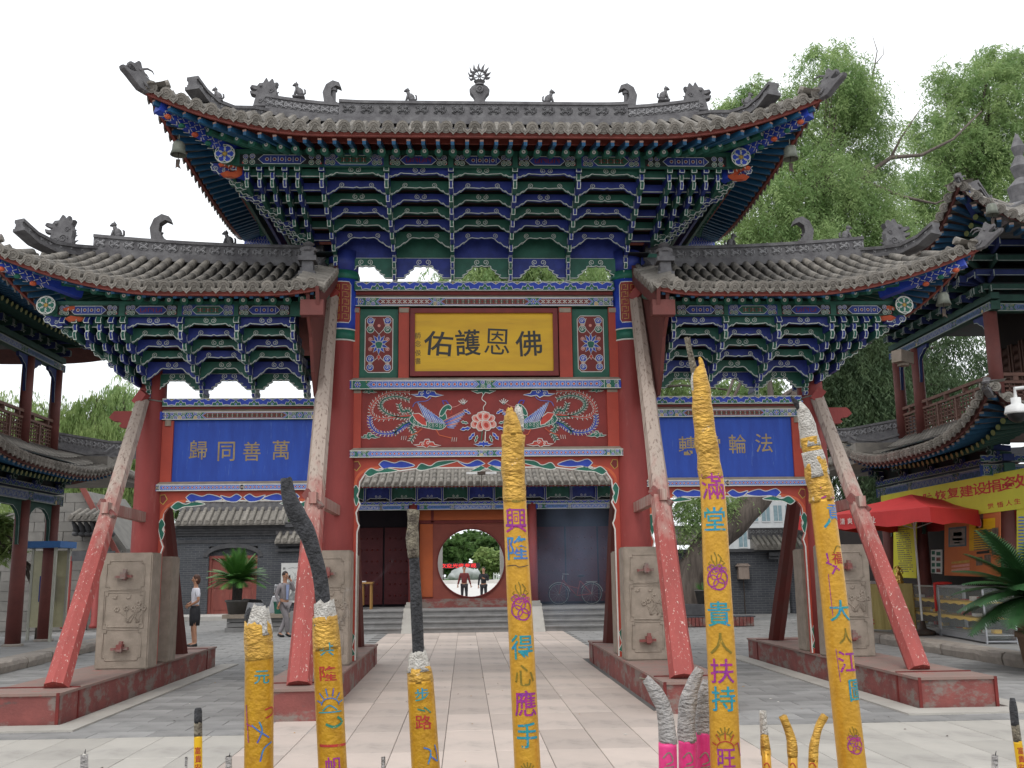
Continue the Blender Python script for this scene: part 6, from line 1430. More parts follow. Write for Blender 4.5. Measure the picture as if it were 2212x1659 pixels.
    for i in range(14):
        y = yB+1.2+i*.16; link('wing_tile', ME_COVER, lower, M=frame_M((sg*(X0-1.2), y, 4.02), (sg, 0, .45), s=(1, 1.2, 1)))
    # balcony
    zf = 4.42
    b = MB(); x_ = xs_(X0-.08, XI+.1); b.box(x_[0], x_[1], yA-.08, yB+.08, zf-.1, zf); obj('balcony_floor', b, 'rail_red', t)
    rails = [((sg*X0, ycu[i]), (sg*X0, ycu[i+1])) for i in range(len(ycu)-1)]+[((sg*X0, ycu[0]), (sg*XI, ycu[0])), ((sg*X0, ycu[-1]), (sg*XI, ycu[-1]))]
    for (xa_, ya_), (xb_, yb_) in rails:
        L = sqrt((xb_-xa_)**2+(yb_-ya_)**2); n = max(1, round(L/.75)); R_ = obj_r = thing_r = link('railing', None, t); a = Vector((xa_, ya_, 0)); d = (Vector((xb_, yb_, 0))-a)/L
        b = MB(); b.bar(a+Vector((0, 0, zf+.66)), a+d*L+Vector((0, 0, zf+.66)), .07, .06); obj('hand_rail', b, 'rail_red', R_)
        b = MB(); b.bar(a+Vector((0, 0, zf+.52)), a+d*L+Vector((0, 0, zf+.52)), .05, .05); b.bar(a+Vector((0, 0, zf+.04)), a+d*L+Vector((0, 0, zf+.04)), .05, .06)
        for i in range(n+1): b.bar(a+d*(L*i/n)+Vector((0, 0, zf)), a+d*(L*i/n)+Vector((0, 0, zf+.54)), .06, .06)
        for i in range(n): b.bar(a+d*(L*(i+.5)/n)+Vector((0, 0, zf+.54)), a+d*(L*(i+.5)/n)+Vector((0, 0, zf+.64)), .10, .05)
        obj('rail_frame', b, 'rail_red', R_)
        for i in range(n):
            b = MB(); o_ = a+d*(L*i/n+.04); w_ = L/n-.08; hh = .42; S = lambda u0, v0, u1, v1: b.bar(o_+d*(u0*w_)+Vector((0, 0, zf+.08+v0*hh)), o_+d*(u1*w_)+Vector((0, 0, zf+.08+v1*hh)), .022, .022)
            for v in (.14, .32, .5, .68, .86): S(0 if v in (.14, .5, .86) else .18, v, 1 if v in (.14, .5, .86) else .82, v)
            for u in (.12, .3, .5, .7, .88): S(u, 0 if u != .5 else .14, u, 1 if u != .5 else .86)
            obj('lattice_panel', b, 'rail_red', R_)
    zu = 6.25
    for y in ycu:
        b = MB(); b.lathe([(.125, zf), (.12, zu)], 14, (sg*X0, y, 0)); obj('upper_column', b, 'tower_red', t, True)
        if y != ycu[1] or len(ycu) < 3: b = MB(); b.lathe([(.125, zf), (.12, zu)], 14, (sg*XI, y, 0)); obj('upper_column', b, 'tower_red', t, True)
    b = MB(); b.lathe([(.125, zf), (.12, zu)], 14, (sg*(X0+.95), ycu[0], 0)); obj('upper_column', b, 'tower_red', t, True)
    # inner room with lattice doors
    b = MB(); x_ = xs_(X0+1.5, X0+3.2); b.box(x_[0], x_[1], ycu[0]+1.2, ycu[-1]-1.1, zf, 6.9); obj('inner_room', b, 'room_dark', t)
    for i in range(4):
        y = ycu[0]+1.25+i*(ycu[-1]-ycu[0]-2.4)/4; w_ = (ycu[-1]-ycu[0]-2.4)/4-.06; b = MB(); xx = X0+1.5; b.box(*xs_(xx-.04, xx-.01), y, y+.05, zf, 6.1); b.box(*xs_(xx-.04, xx-.01), y+w_-.05, y+w_, zf, 6.1); b.box(*xs_(xx-.03, xx-.01), y, y+w_, zf, zf+.6)
        for k in range(9): b.bar((sg*(xx-.02), y+.04+k*(w_-.08)/9, 5.05), (sg*(xx-.02), y+.04+min(8.9, k+3)*(w_-.08)/9, 6.05), .015, .012); b.bar((sg*(xx-.02), y+.04+k*(w_-.08)/9, 6.05), (sg*(xx-.02), y+.04+min(8.9, k+3)*(w_-.08)/9, 5.05), .015, .012)
        obj('lattice_door', b, 'rail_red', t)
    yU_, yV_ = ycu[0]+.05, ycu[-1]-.05
    b = MB(); b.box(*xs_(X0, XI), ycu[0], ycu[-1], 6.75, 6.8); b.box(*xs_(X0+.12, X0+.2), yU_, yV_, 6.56, 7.7); b.box(*xs_(X0+.2, XI), yU_, yU_+.08, 6.56, 7.7); obj('upper_ceiling', b, 'soffit', t)
    yU, yV = ycu[0], ycu[-1]
    for (za, zb, m_) in ((zu, zu+.16, 'panel_green'), (zu+.2, zu+.32, 'bk_green')):
        b = MB(); b.box(*xs_(X0-.08, X0+.08), yU-.25, yV+.25, za, zb); o = obj('cross_beam', b, m_, t); L = yV-yU+.4; A = beam_art(L, zb-za-.02, 1) if m_ == 'panel_green' else None
        if A: A.build('beam_painting', MATS, lambda u, v, w_: (sg*(X0-.08-w_), (yU+yV)/2-sg*u, (za+zb)/2+v), o)
        b = MB(); b.box(*xs_(X0, XI), yU-.08, yU+.08, za, zb); o = obj('cross_beam', b, m_, t)
        if A: A.build('beam_painting', MATS, lambda u, v, w_: (sg*(X0+2.1)+u*.9, yU-.08-w_, (za+zb)/2+v), o)
    for i in range(len(ycu)-1):
        a, c = ycu[i]+.12, ycu[i+1]-.12; w_ = c-a
        for s2 in (0, 1):
            e = [(0, -.75), (.03, -.6), (.05, -.3), (.12, -.2), (.2, -.17), (.3, -.1), (.42, -.08), (.45, 0), (0, 0)]; e = [(min(p[0], w_/2), p[1]) for p in e]; b = MB(); b.prism([((w_-p[0]) if s2 else p[0], p[1]) for p in e], lambda u, v, q: (sg*(X0-.03+q), a+u, zu+v), .06, 0); o = obj('carved_spandrel', b, 'bk_blue', t)
            A = Art(); A.line([((w_-p[0]) if s2 else p[0], p[1]) for p in e[:-2]], .014, 'white_line'); A.build('spandrel_edge', MATS, lambda u, v, w2: (sg*(X0-.03-w2), a+u, zu+v), o, eps=.004)
    # web of brackets stepping out under the upper eave
    nt_ = 4
    for k in range(nt_):
        off = .18+.24*k; z_ = zu+.40+.20*k; b = MB(); b.box(*xs_(X0-off-.03, X0-off+.01), yU-off, yV+off, z_-.02, z_+.09, k % 2); b.box(*xs_(X0-off-.034, X0-off-.03), yU-off, yV+off, z_-.02, z_-.008, 2)
        b.box(*xs_(X0-off, XI), yU-off-.03, yU-off+.01, z_-.02, z_+.09, k % 2); b.box(*xs_(X0-off, XI), yU-off-.034, yU-off-.03, z_-.02, z_-.008, 2); b.box(*xs_(X0-off, X0), yU-off, yV+off, z_+.10, z_+.12, 3); b.box(*xs_(X0, XI), yU-off, yU, z_+.10, z_+.12, 3)
        obj('bracket_tier', b, ['bk_green', 'bk_blue', 'white_line', 'soffit'], t)
    for i in range(int((yV-yU)/.42)+1):
        y = yU+.42*i; b = MB()
        for k in range(nt_):
            off = .18+.24*k; z_ = zu+.36+.20*k; b.bar((sg*(X0+.05), y, z_), (sg*(X0-off-.12), y, z_+.02), .05, .13, (k+i) % 2)
            for s2 in (-1, 1): b.tube([(sg*(X0-off-.125), y+s2*.026, z_-.05), (sg*(X0-off-.14), y+s2*.026, z_+.02), (sg*(X0-off-.125), y+s2*.026, z_+.085)], .006, 4, 2)
            for s2 in (-1, 1): b.tube([(sg*(X0-off-.04), y+s2*(.10+.04*j), z_+.02-.05*sin(j*1.2)) for j in range(4)], .008, 4, 2)
        obj('bracket_arm', b, ['bk_green', 'bk_blue', 'white_line'], t)
    for k in range(4):     # corner arms fanning out
        for fa in (-.5, 0, .5):
            b = MB()
            for q in range(nt_): r_ = .3+.32*q; z_ = zu+.36+.20*q; b.bar((sg*X0, yU, z_), (sg*(X0-r_*cos(.785+fa)), yU-r_*sin(.785+fa), z_+.03), .05, .12, q % 2); b.tube([(sg*(X0-(r_+.02)*cos(.785+fa)), yU-(r_+.02)*sin(.785+fa), z_+.06*j-.04) for j in range(3)], .010, 4, 2)
            if k == 0: obj('corner_arm', b, ['bk_green', 'bk_blue', 'white_line'], t)
    upper = link('upper_roof', None, t)
    sweep_eave(upper, sg, X0-1.35, yU-2.1, yV+1.6, 7.18 if sg > 0 else 6.75, .72 if sg > 0 else .45, X0+1.6, yU+1.2, yV-1.2, 8.7, southX=13.6, full=False)
    b = MB(); b.box(*xs_(X0+1.5, X0+2.7), yU+1.2, yV-1.2, 8.6, 9.0); b.lathe([(.4, 0), (.25, .2), (.3, .5), (.12, .7), (.2, .95), (.08, 1.2), (.14, 1.4), (.03, 1.7)], 14, (sg*(X0+2.1), (yU+yV)/2, 9.0)); obj('roof_finial', b, 'ridge_grey', upper)
    for y, s2 in ((yU-1.95, -1), (yV+1.45, 1)):
        yb = yU+1.2 if s2 < 0 else yV-1.2
        ridge_band(upper, [(sg*(X0+1.5), yb, 8.7), (sg*(X0+.5), lerp(yb, y, .4), 8.1), (sg*(X0-.3), lerp(yb, y, .66), 7.85), (sg*(X0-.85), lerp(yb, y, .84), 8.05)], .18, .13, False, 'hip_ridge')
        o = link('corner_dragon_head', ME_HEAD, upper, M=Matrix.Translation((sg*(X0-1.32), y, 7.88)) @ Matrix.Rotation(atan2(s2*.5, -sg*.5)+pi, 4, 'Z') @ Matrix.Scale(.55, 4))
        b = MB(); b.bar((sg*(X0-1.25), y+(-s2)*.05, 7.80), (sg*(X0-.1), lerp(yb, y, .55), 7.35), .12, .16); obj('corner_beam', b, 'art_blue', upper)
        for q in range(3): link('ridge_beast', ME_BEAST, upper, (sg*(X0-.1-.25*q), lerp(yb, y, .6+.08*q), 8.06+.0*q)).scale = (.6, .6, .6)
    S = 1.1036 if sg > 0 else 1.07; t.scale = (S, S, S); t.location = (.3506*(S-1), 15.77*(S-1), -1.65*(S-1))   # a tenth larger and deeper into the terrace
    return t
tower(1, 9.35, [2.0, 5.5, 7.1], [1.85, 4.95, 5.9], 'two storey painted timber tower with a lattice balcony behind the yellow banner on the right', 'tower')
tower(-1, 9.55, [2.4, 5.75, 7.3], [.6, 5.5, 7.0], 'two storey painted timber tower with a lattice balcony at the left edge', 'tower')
MATS.update(KEEP)
bell_parts('wind_bell', 'bronze bell under the front corner of the right tower upper roof', tuple(at(2141, 440, .0)), 1.0)
# ================================================================ people
def skin_mesh(joints, edges, radii, sub=1):
    me = bpy.data.meshes.new('s'); me.from_pydata([joints[k] for k in joints], [(list(joints).index(a), list(joints).index(b)) for a, b in edges], [])
    o = bpy.data.objects.new('s', me); COL.objects.link(o); sk = o.modifiers.new('s', 'SKIN'); sk.use_smooth_shade = True
    for i, k in enumerate(joints):
        r = radii[k]; me.skin_vertices[0].data[i].radius = r if isinstance(r, tuple) else (r, r); me.skin_vertices[0].data[i].use_root = (i == 0)
    ss = o.modifiers.new('u', 'SUBSURF'); ss.levels = sub; ss.render_levels = sub
    dg = bpy.context.evaluated_depsgraph_get(); dg.update(); out = bpy.data.meshes.new_from_object(o.evaluated_get(dg)); bpy.data.objects.remove(o); return out
def join_mb(me, mb):
    b = bmesh.new(); b.from_mesh(me); m2 = mb.mesh('j', [], True); b.from_mesh(m2); b.to_mesh(me); b.free(); return me
pm('skin_tan', (.42, .22, .14), (.36, .18, .11), 8, .5); pm('hair_dark', (.035, .018, .014), (.02, .012, .01), 20, .5); pm('hair_brown', (.075, .03, .018), (.05, .02, .012), 20, .5)
pm('cloth_white', (.66, .66, .72), (.58, .58, .64), 4, .8); pm('cloth_black', (.018, .018, .022), (.03, .03, .034), 6, .8); pm('cloth_grey', (.27, .25, .26), (.22, .20, .21), 6, .85); pm('cloth_maroon', (.16, .03, .03), (.12, .025, .025), 6, .85)
pm('cloth_blue', (.30, .36, .55), (.25, .30, .48), 6, .8); pm('bag_red', (.42, .03, .035), (.34, .025, .03), 6, .45); pm('shoe_black', (.015, .015, .016), None, 6, .4); pm('stocking', (.06, .04, .04), None, 6, .7)
def person(label, loc, rz, H=1.65, arms=None, legs=None, top='cloth_white', bottom='cloth_black', skirt=False, hair='hair_dark', short_hair=True, sleeves='short', group=None, shoes='shoe_black', legmat=None, extra=None):
    k = H/1.7; t = thing('person', label, 'person', loc, rz, group)
    J = dict(pelvis=(0, 0, .92), waist=(0, .0, 1.06), chest=(0, 0, 1.28), neck0=(0, 0, 1.43), neck=(0, -.005, 1.49), head0=(0, -.01, 1.55), head=(0, -.01, 1.63),
             shl=(-.17, 0, 1.38), ell=(-.235, .03, 1.12), wrl=(-.25, -.03, .88), hal=(-.25, -.05, .80), shr=(.17, 0, 1.38), elr=(.235, .03, 1.12), wrr=(.25, -.03, .88), har=(.25, -.05, .80),
             hil=(-.09, 0, .86), knl=(-.10, -.02, .48), anl=(-.11, .02, .09), tol=(-.12, -.13, .035), hir=(.09, 0, .86), knr=(.10, -.02, .48), anr=(.11, .02, .09), tor=(.12, -.13, .035))
    for d in (arms, legs):
        if d: J.update(d)
    J = {q: (p[0]*k, p[1]*k, p[2]*k) for q, p in J.items()}
    R = dict(pelvis=(.13, .10), waist=(.115, .085), chest=(.145, .10), neck0=.065, neck=.05, head0=.06, head=.085, shl=.055, ell=.038, wrl=.026, hal=.033, shr=.055, elr=.038, wrr=.026, har=.033, hil=.085, knl=.052, anl=.036, tol=.035, hir=.085, knr=.052, anr=.036, tor=.035)
    R = {q: (tuple(x*k for x in r) if isinstance(r, tuple) else r*k) for q, r in R.items()}
    E_ = [('pelvis', 'waist'), ('waist', 'chest'), ('chest', 'neck0'), ('neck0', 'neck'), ('neck', 'head0'), ('head0', 'head'), ('chest', 'shl'), ('shl', 'ell'), ('ell', 'wrl'), ('wrl', 'hal'), ('chest', 'shr'), ('shr', 'elr'), ('elr', 'wrr'), ('wrr', 'har'), ('pelvis', 'hil'), ('hil', 'knl'), ('knl', 'anl'), ('anl', 'tol'), ('pelvis', 'hir'), ('hir', 'knr'), ('knr', 'anr'), ('anr', 'tor')]
    me = skin_mesh(J, E_, R); hd = Vector(J['head']); b = MB()
    b.ell(tuple(hd+Vector((0, 0, .02*k))), (.073*k, .088*k, .108*k), 14)
    b.ell(tuple(hd+Vector((0, -.093*k, .0))), (.014*k, .02*k, .024*k), 6)
    for s_ in (-1, 1): b.ell(tuple(hd+Vector((s_*.075*k, .0, .0))), (.012*k, .022*k, .032*k), 6)
    b.ell(tuple(hd+Vector((0, -.078*k, -.042*k))), (.024*k, .012*k, .008*k), 6)
    for w_, h_ in (('wrl', 'hal'), ('wrr', 'har')):     # five fingers each
        w0, h0 = Vector(J[w_]), Vector(J[h_]); d = (h0-w0).normalized(); sx = d.cross(Vector((0, 1, .2))).normalized()
        for f in range(4): p = h0+sx*(f-1.5)*.017*k; b.tube([p, p+d*.035*k+Vector((0, -.006, 0)), p+d*(.062-.006*abs(f-1.5))*k+Vector((0, -.02*k, 0))], [.009*k, .008*k, .006*k], 5)
        p = h0+sx*.03*k; b.tube([p-d*.02*k, p+sx*.018*k+d*.01*k, p+sx*.022*k+d*.035*k], [.010*k, .009*k, .007*k], 5)
    join_mb(me, b); me.materials.clear(); me.materials.append(MATS['skin_tan']); body = link('body', me, t)
    for p_ in me.polygons: p_.use_smooth = True
    b = MB()
    for s_ in (-1, 1): b.ell(tuple(hd+Vector((s_*.028*k, -.080*k, .022*k))), (.012*k, .008*k, .006*k), 6)
    obj('eyes', b, 'hair_dark', body, True)
    b = MB(); hz_ = .045 if short_hair else .03; b.ell(tuple(hd+Vector((0, .012*k, .045*k))), (.083*k, .095*k, .098*k), 14)
    if not short_hair: b.ell(tuple(hd+Vector((0, .035*k, -.005*k))), (.09*k, .08*k, .12*k), 12)
    b.v = [(x, max(y, hd.y-.062*k) if z < hd.z+.065*k else y, z) for x, y, z in b.v]
    obj('hair', b, hair, t, True)
    def sub(names, grow, mat, nm, ends=None):
        js = {n: J[n] for n in names}
        if ends: js.update(ends)
        es = [e for e in E_ if e[0] in js and e[1] in js]; rr = {n: (tuple(x+grow for x in R[n]) if isinstance(R[n], tuple) else R[n]+grow) for n in js}
        m_ = skin_mesh(js, es, rr); m_.materials.clear(); m_.materials.append(MATS[mat]); return link(nm, m_, t)
    L_ = lambda a, c, f: tuple(a[i]+(c[i]-a[i])*f for i in range(3))
    if sleeves == 'short': sub(['pelvis', 'waist', 'chest', 'neck0', 'shl', 'shr', 'ell', 'elr'], .014*k, top, 'shirt', dict(ell=L_(J['shl'], J['ell'], .75), elr=L_(J['shr'], J['elr'], .75)))
    else: sub(['pelvis', 'waist', 'chest', 'neck0', 'shl', 'shr', 'ell', 'elr', 'wrl', 'wrr'], .017*k, top, 'jacket' if sleeves == 'jacket' else 'shirt')
    if skirt:
        b = MB(); b.lathe([(.135*k, 1.0*k), (.16*k, .88*k), (.165*k, .7*k), (.15*k, .52*k)], 18); b.v = [(x, y*.8, z) for x, y, z in b.v]; obj('skirt', b, bottom, t, True)
    else: sub(['pelvis', 'hil', 'hir', 'knl', 'knr', 'anl', 'anr'], .017*k, bottom, 'trousers')
    for a, c in (('anl', 'tol'), ('anr', 'tor')):
        b = MB(); p, q = Vector(J[a]), Vector(J[c]); d = q-p; b.tube([p+Vector((0, .03*k, -.03*k)), p+d*.5+Vector((0, 0, -.02*k)), q+d*.25], [.045*k, .046*k, .03*k], 8); obj('shoe', b, shoes, t, True)
    if extra: extra(t, J, k)
    return t
def shirt_front(t, J, k):
    b = MB(); b.prism([(-.05*k, 1.40*k), (.05*k, 1.40*k), (.03*k, 1.0*k), (-.03*k, 1.0*k)], lambda u, v, q: (u, -.118*k-q, v), .012); obj('inner_shirt', b, 'cloth_blue', t)
    b = MB(); p = Vector(J['har']); b.bar(p+Vector((.0, 0, -.04)), p+Vector((0, 0, .07)), .02, .05); obj('phone', b, 'shoe_black', t)
p = gz(418, 1398); person('woman with short brown hair in a white blouse and black skirt beside the red brace', tuple(p), radians(-62), 1.62, arms=dict(ell=(-.22, .02, 1.12), wrl=(-.08, -.17, 1.03), hal=(0, -.19, 1.02), elr=(.22, .02, 1.12), wrr=(.08, -.18, 1.0), har=(0, -.20, .99)), skirt=True, hair='hair_brown', short_hair=False)
def bag(t, J, k): pass
p2 = gz(357, 1399); person('woman in a white blouse and dark stockings half hidden behind the left stone slab', tuple(p2), radians(60), 1.58, arms=dict(wrr=(.2, -.2, .95), har=(.2, -.24, .90)), skirt=True, shoes='bag_red', legs=None, short_hair=False)
hb = thing('handbag', 'red handbag hanging from the hand of the half hidden woman', 'bag', (p2[0]-.02, p2[1]-.32, .52)); b = MB(); b.prism([(-.16, 0), (.16, 0), (.19, .06), (.15, .24), (-.15, .24), (-.19, .06)], lambda u, v, q: (u, -.05+q, v), .10, inset=.06); obj('bag_body', b, 'bag_red', hb); b = MB(); b.tube([(.10*cos(pi*i/8), 0, .24+.13*sin(pi*i/8)) for i in range(9)], .010, 6); obj('handle', b, 'bag_red', hb)
p = gz(612, 1376); person('man in a grey suit phoning with one hand at his ear near the planter', tuple(p), radians(48), 1.68, arms=dict(elr=(.26, -.10, 1.22), wrr=(.14, -.10, 1.50), har=(.10, -.06, 1.58), ell=(-.24, .06, 1.12), wrl=(-.2, -.06, .92)),
                       legs=dict(knl=(.03, -.10, .48), anl=(.12, -.02, .10), tol=(.10, -.16, .035), knr=(.07, .02, .48), anr=(-.06, .10, .09), tor=(-.05, -.04, .035)), top='cloth_grey', bottom='cloth_grey', sleeves='jacket', extra=shirt_front)
person('man in a dark red top seen through the left of the moon gate', (at(1003, 1300, 33.5)[0], 33.5, .15), radians(4), 1.74, arms=dict(wrl=(-.30, -.02, .90), wrr=(.30, -.02, .9), hal=(-.31, -.03, .82), har=(.31, -.03, .82)), top='cloth_maroon', sleeves='long')
person('man all in black with one hand at his chest seen through the moon gate', (at(1045, 1300, 33.5)[0], 33.5, .15), radians(-10), 1.68, arms=dict(elr=(.24, -.02, 1.12), wrr=(.06, -.16, 1.2), har=(0, -.17, 1.24)), top='cloth_black', sleeves='long')
# ================================================================ plants in pots
pm('frond', (.085, .22, .04), (.05, .15, .03), 6, .5, rnd=.1); pm('frond_dark', (.03, .10, .028), (.02, .065, .02), 6, .5); pm('cycad_trunk', (.03, .025, .03), (.06, .05, .04), 14, .9, .5, 40); pm('pot_grey', (.12, .115, .11), (.09, .085, .08), 5, .8, .1); pm('pot_clay', (.26, .17, .11), (.2, .13, .09), 5, .8, .1)
def cycad(label, loc, R, n, pot, pr, ph, th, mat='frond', tilt=(20, 85), seed=1, lw=.016):
    t = thing('potted_cycad', label, 'plant', loc); r = random.Random(seed)
    b = MB(); b.lathe([(pr*.72, 0), (pr*.95, ph*.85), (pr*1.05, ph*.86), (pr*1.05, ph), (pr*.92, ph), (pr*.9, ph*.9)], 20); obj('pot', b, pot, t, True)
    b = MB(); b.tube([(0, 0, ph*.8), (0, 0, ph+th*.5), (.01, 0, ph+th)], [pr*.4, pr*.45, pr*.36], 12, wob=lambda i, j: 1+.12*((i*7+j*5) % 3-1)); obj('trunk', b, 'cycad_trunk', t)
    z0 = ph+th; V = []; F = []; M_ = []
    for i in range(n):
        az = i*2.39996+r.uniform(-.2, .2); el = radians(lerp(tilt[1], tilt[0], (i/n)**.8)+r.uniform(-6, 6)); L = R*r.uniform(.88, 1.08); m = 16; p = Vector((0, 0, z0)); d = Vector((cos(az)*cos(el), sin(az)*cos(el), sin(el))); side = Vector((-sin(az), cos(az), 0))
        pts = [p.copy()]
        for k in range(m): p = p+d*L/m; d = (d+Vector((0, 0, -.045-.02*(i/n)))).normalized(); pts.append(p.copy())
        for k in range(1, m+1):
            q = pts[k]; dd = (pts[k]-pts[k-1]).normalized(); up = side.cross(dd); ll = R*.30*sin(pi*min(1, (k+2)/(m+3)))**.7
            for s_ in (-1, 1):
                for h in (0, .5):
                    q2 = q-dd*(L/m)*h; e = q2+side*s_*ll*.86+dd*ll*.55+up*ll*.18; w_ = dd*lw; o = len(V)
                    V += [tuple(q2-w_), tuple(q2+w_), tuple(e)]; F.append((o, o+1, o+2))
    me = bpy.data.meshes.new('fronds'); me.from_pydata(V, [], F); me.materials.append(MATS[mat]); me.update(); link('fronds', me, t)
    return t
YP = 15.2; px0, px1 = at(486, 1340, YP)[0], at(655, 1340, YP)[0]
t = thing('stone_planter', 'long low grey stone planter bench in front of the brick gatehouse', 'planter', (px0, YP, 0))
b = MB(); b.box(0, px1-px0, 0, .9, 0, .12); b.box(.04, px1-px0, .05, .9, .14, .26); b.box(.04, px1-px0, .05, .9, .28, .38); obj('stone_course', b, 'step_stone', t)
b = MB(); b.box(-.08, px1-px0, -.06, .95, .39, .50); obj('stone_cap', b, 'slab_stone', t)
cycad('large green cycad in a grey pot on the stone planter before the red arched door', (at(511, 1310, YP+.4)[0], YP+.45, .50), .98, 70, 'pot_grey', .34, .42, .52, seed=4, tilt=(12, 88))
cp = gz(2252, 1452, 0); cycad('dark green cycad in a clay pot by the terrace kerb at the right edge', (cp[0], cp[1], 0), 1.3, 44, 'pot_clay', .33, .62, .55, 'frond_dark', (-5, 75), seed=9, lw=.03)
b = MB(); b.lathe([(.14, 0), (.18, .34), (.20, .34), (.20, .36), (.17, .36)], 14); p = at(596, 1322, YP-.3); tag(obj('waste_bin', b, 'panel_green', loc=(p[0], YP+.25, .50)), 'small dark green bin standing on the planter behind the phoning man', 'bin')
# scooter behind the planter
t = thing('scooter', 'white and dark motor scooter parked beside the cycad planter', 'scooter', (at(560, 1320, 17.3)[0], 17.3, 0), radians(15))
pm('scooter_white', (.6, .6, .62), (.52, .52, .55), 4, .3)
for x in (-.62, .62): b = MB(); n = 20; b.tube([(x+.23*cos(2*pi*i/n), 0, .25+.23*sin(2*pi*i/n)) for i in range(n+1)], .055, 8); w_ = obj('wheel', b, 'shoe_black', t, True); b = MB(); b.lathe([(.16, -.03), (.16, .03)], 14); b.v = [(x+v[0], v[2], .25+v[1]) for v in b.v]; obj('rim', b, 'kiosk_frame', w_)
b = MB(); b.prism([(-.55, .45), (-.62, .75), (-.5, .82), (.1, .78), (.15, .6), (-.1, .3), (-.4, .3)], lambda u, v, q: (u, -.14+q, v), .28, inset=.08); obj('rear_body', b, 'scooter_white', t)
b = MB(); b.prism([(.3, .25), (.42, .3), (.58, .8), (.52, 1.0), (.40, .98), (.3, .6)], lambda u, v, q: (u, -.16+q, v), .32, inset=.08); obj('front_shield', b, 'scooter_white', t)
b = MB(); b.prism([(-.6, .82), (-.5, .92), (.05, .88), (.12, .79)], lambda u, v, q: (u, -.12+q, v), .24, inset=.05); obj('seat', b, 'shoe_black', t); b = MB(); b.box(-.1, .35, -.13, .13, .25, .31); obj('foot_board', b, 'shoe_black', t)
b = MB(); b.tube([(.45, -.32, 1.08), (.5, 0, 1.02), (.45, .32, 1.08)], .018, 6); hb_ = obj('handlebar', b, 'iron', t)
for s_ in (-1, 1): b = MB(); b.tube([(.47, s_*.24, 1.07), (.5, s_*.3, 1.25)], .008, 5); b.ell((.5, s_*.32, 1.30), (.02, .075, .055), 10); obj('mirror', b, 'scooter_white', t, True)
b = MB(); b.ell((.57, 0, .92), (.05, .08, .07), 10); obj('headlight', b, 'lamp_white', t, True); b = MB(); b.ell((-.64, 0, .7), (.03, .07, .04), 8); obj('tail_lamp', b, 'vermilion', t, True)
# bicycle leaning in the gate hall
def bicycle(label, loc, rz, mat):
    t = thing('bicycle', label, 'bicycle', loc, rz); R = .33
    for x in (-.52, .52):
        n = 26; b = MB(); b.tube([(x+R*cos(2*pi*i/n), 0, R+R*sin(2*pi*i/n)) for i in range(n+1)], .018, 6); w_ = obj('wheel', b, 'shoe_black', t, True)
        b = MB(); 
        for i in range(12): b.tube([(x, 0, R), (x+R*cos(i*pi/6), 0, R+R*sin(i*pi/6))], .0025, 3)
        b.tube([(x+(R-.02)*cos(2*pi*i/n), 0, R+(R-.02)*sin(2*pi*i/n)) for i in range(n+1)], .008, 4); obj('rim', b, 'kiosk_frame', w_)
        b = MB(); b.tube([(x+(R+.035)*cos(a), 0, R+(R+.035)*sin(a)) for a in [.2+i*2.4/10 for i in range(11)]], .012, 4); obj('mudguard', b, 'kiosk_frame', t)
    b = MB(); hd, bb, st, rr, fr = (-.40, 0, .78), (.05, 0, .28), (.17, 0, .74), (.52, 0, R), (-.52, 0, R)
    for a, c in ((hd, bb), (bb, st), (bb, rr), (st, rr), ((-.40, 0, .72), fr), ((-.36, 0, .62), (.13, 0, .5))): b.tube([a, c], .017, 6)
    obj('frame', b, mat, t, True)
    b = MB(); b.tube([hd, (-.38, 0, .92)], .014, 6); b.tube([(-.2, -.26, .95), (-.38, -.18, .96), (-.38, .18, .96), (-.2, .26, .95)], .012, 6); obj('handlebar', b, 'kiosk_frame', t)
    b = MB(); b.tube([st, (.18, 0, .86)], .013, 6); b.ell((.2, 0, .89), (.13, .08, .04), 10); obj('saddle', b, 'shoe_black', t, True)
    b = MB(); b.lathe([(.09, -.01), (.09, .01)], 14); b.v = [(.05+v[0], v[2]+.03, .28+v[1]) for v in b.v]; b.tube([(.05, .03, .28), (.12, .05, .14)], .01, 5); b.tube([(.05, -.03, .28), (-.02, -.05, .42)], .01, 5); obj('crank', b, 'iron', t)
    b = MB(); b.box(.35, .7, -.06, .06, .70, .72); b.tube([(.6, -.05, .70), (.52, -.03, R)], .006, 4); b.tube([(.6, .05, .70), (.52, .03, R)], .006, 4); obj('rear_rack', b, 'kiosk_frame', t)
    return t
pm('bike_red', (.38, .06, .04), (.3, .05, .035), 6, .35)
pb = at(1243, 1300, 16.9); bicycle('red bicycle leaning in the dim right porch of the gate hall', (pb[0], 16.9, .60), radians(-4), 'bike_red')
# ticket desk in the left porch
pm('wood_yellow', (.40, .22, .06), (.32, .17, .05), 4, .6, .1, 20, (1, 1, .2))
p = at(776, 1288, 15.3); t = thing('desk', 'small yellow wooden desk in the left porch of the gate hall', 'desk', (p[0], 15.3, .60)); b = MB(); b.box(-.3, .14, -.2, .2, .12, .74); obj('cabinet', b, 'wood_yellow', t); b = MB(); b.box(-.36, .42, -.26, .26, .75, .80); obj('desk_top', b, 'wood_yellow', t)
for x, y in ((.36, -.2), (.36, .2), (-.28, -.18), (-.28, .18)): b = MB(); b.box(x-.025, x+.025, y-.025, y+.025, 0, .75); obj('leg', b, 'wood_yellow', t)
b = MB(); b.ell((-.15, 0, .86), (.10, .08, .06), 8); b.box(-.02, .2, -.1, .1, .80, .83); tag(obj('paper_pile', b, 'cloth_white', loc=(p[0], 15.3, .60)), 'small pile of papers lying on the yellow desk', 'papers')
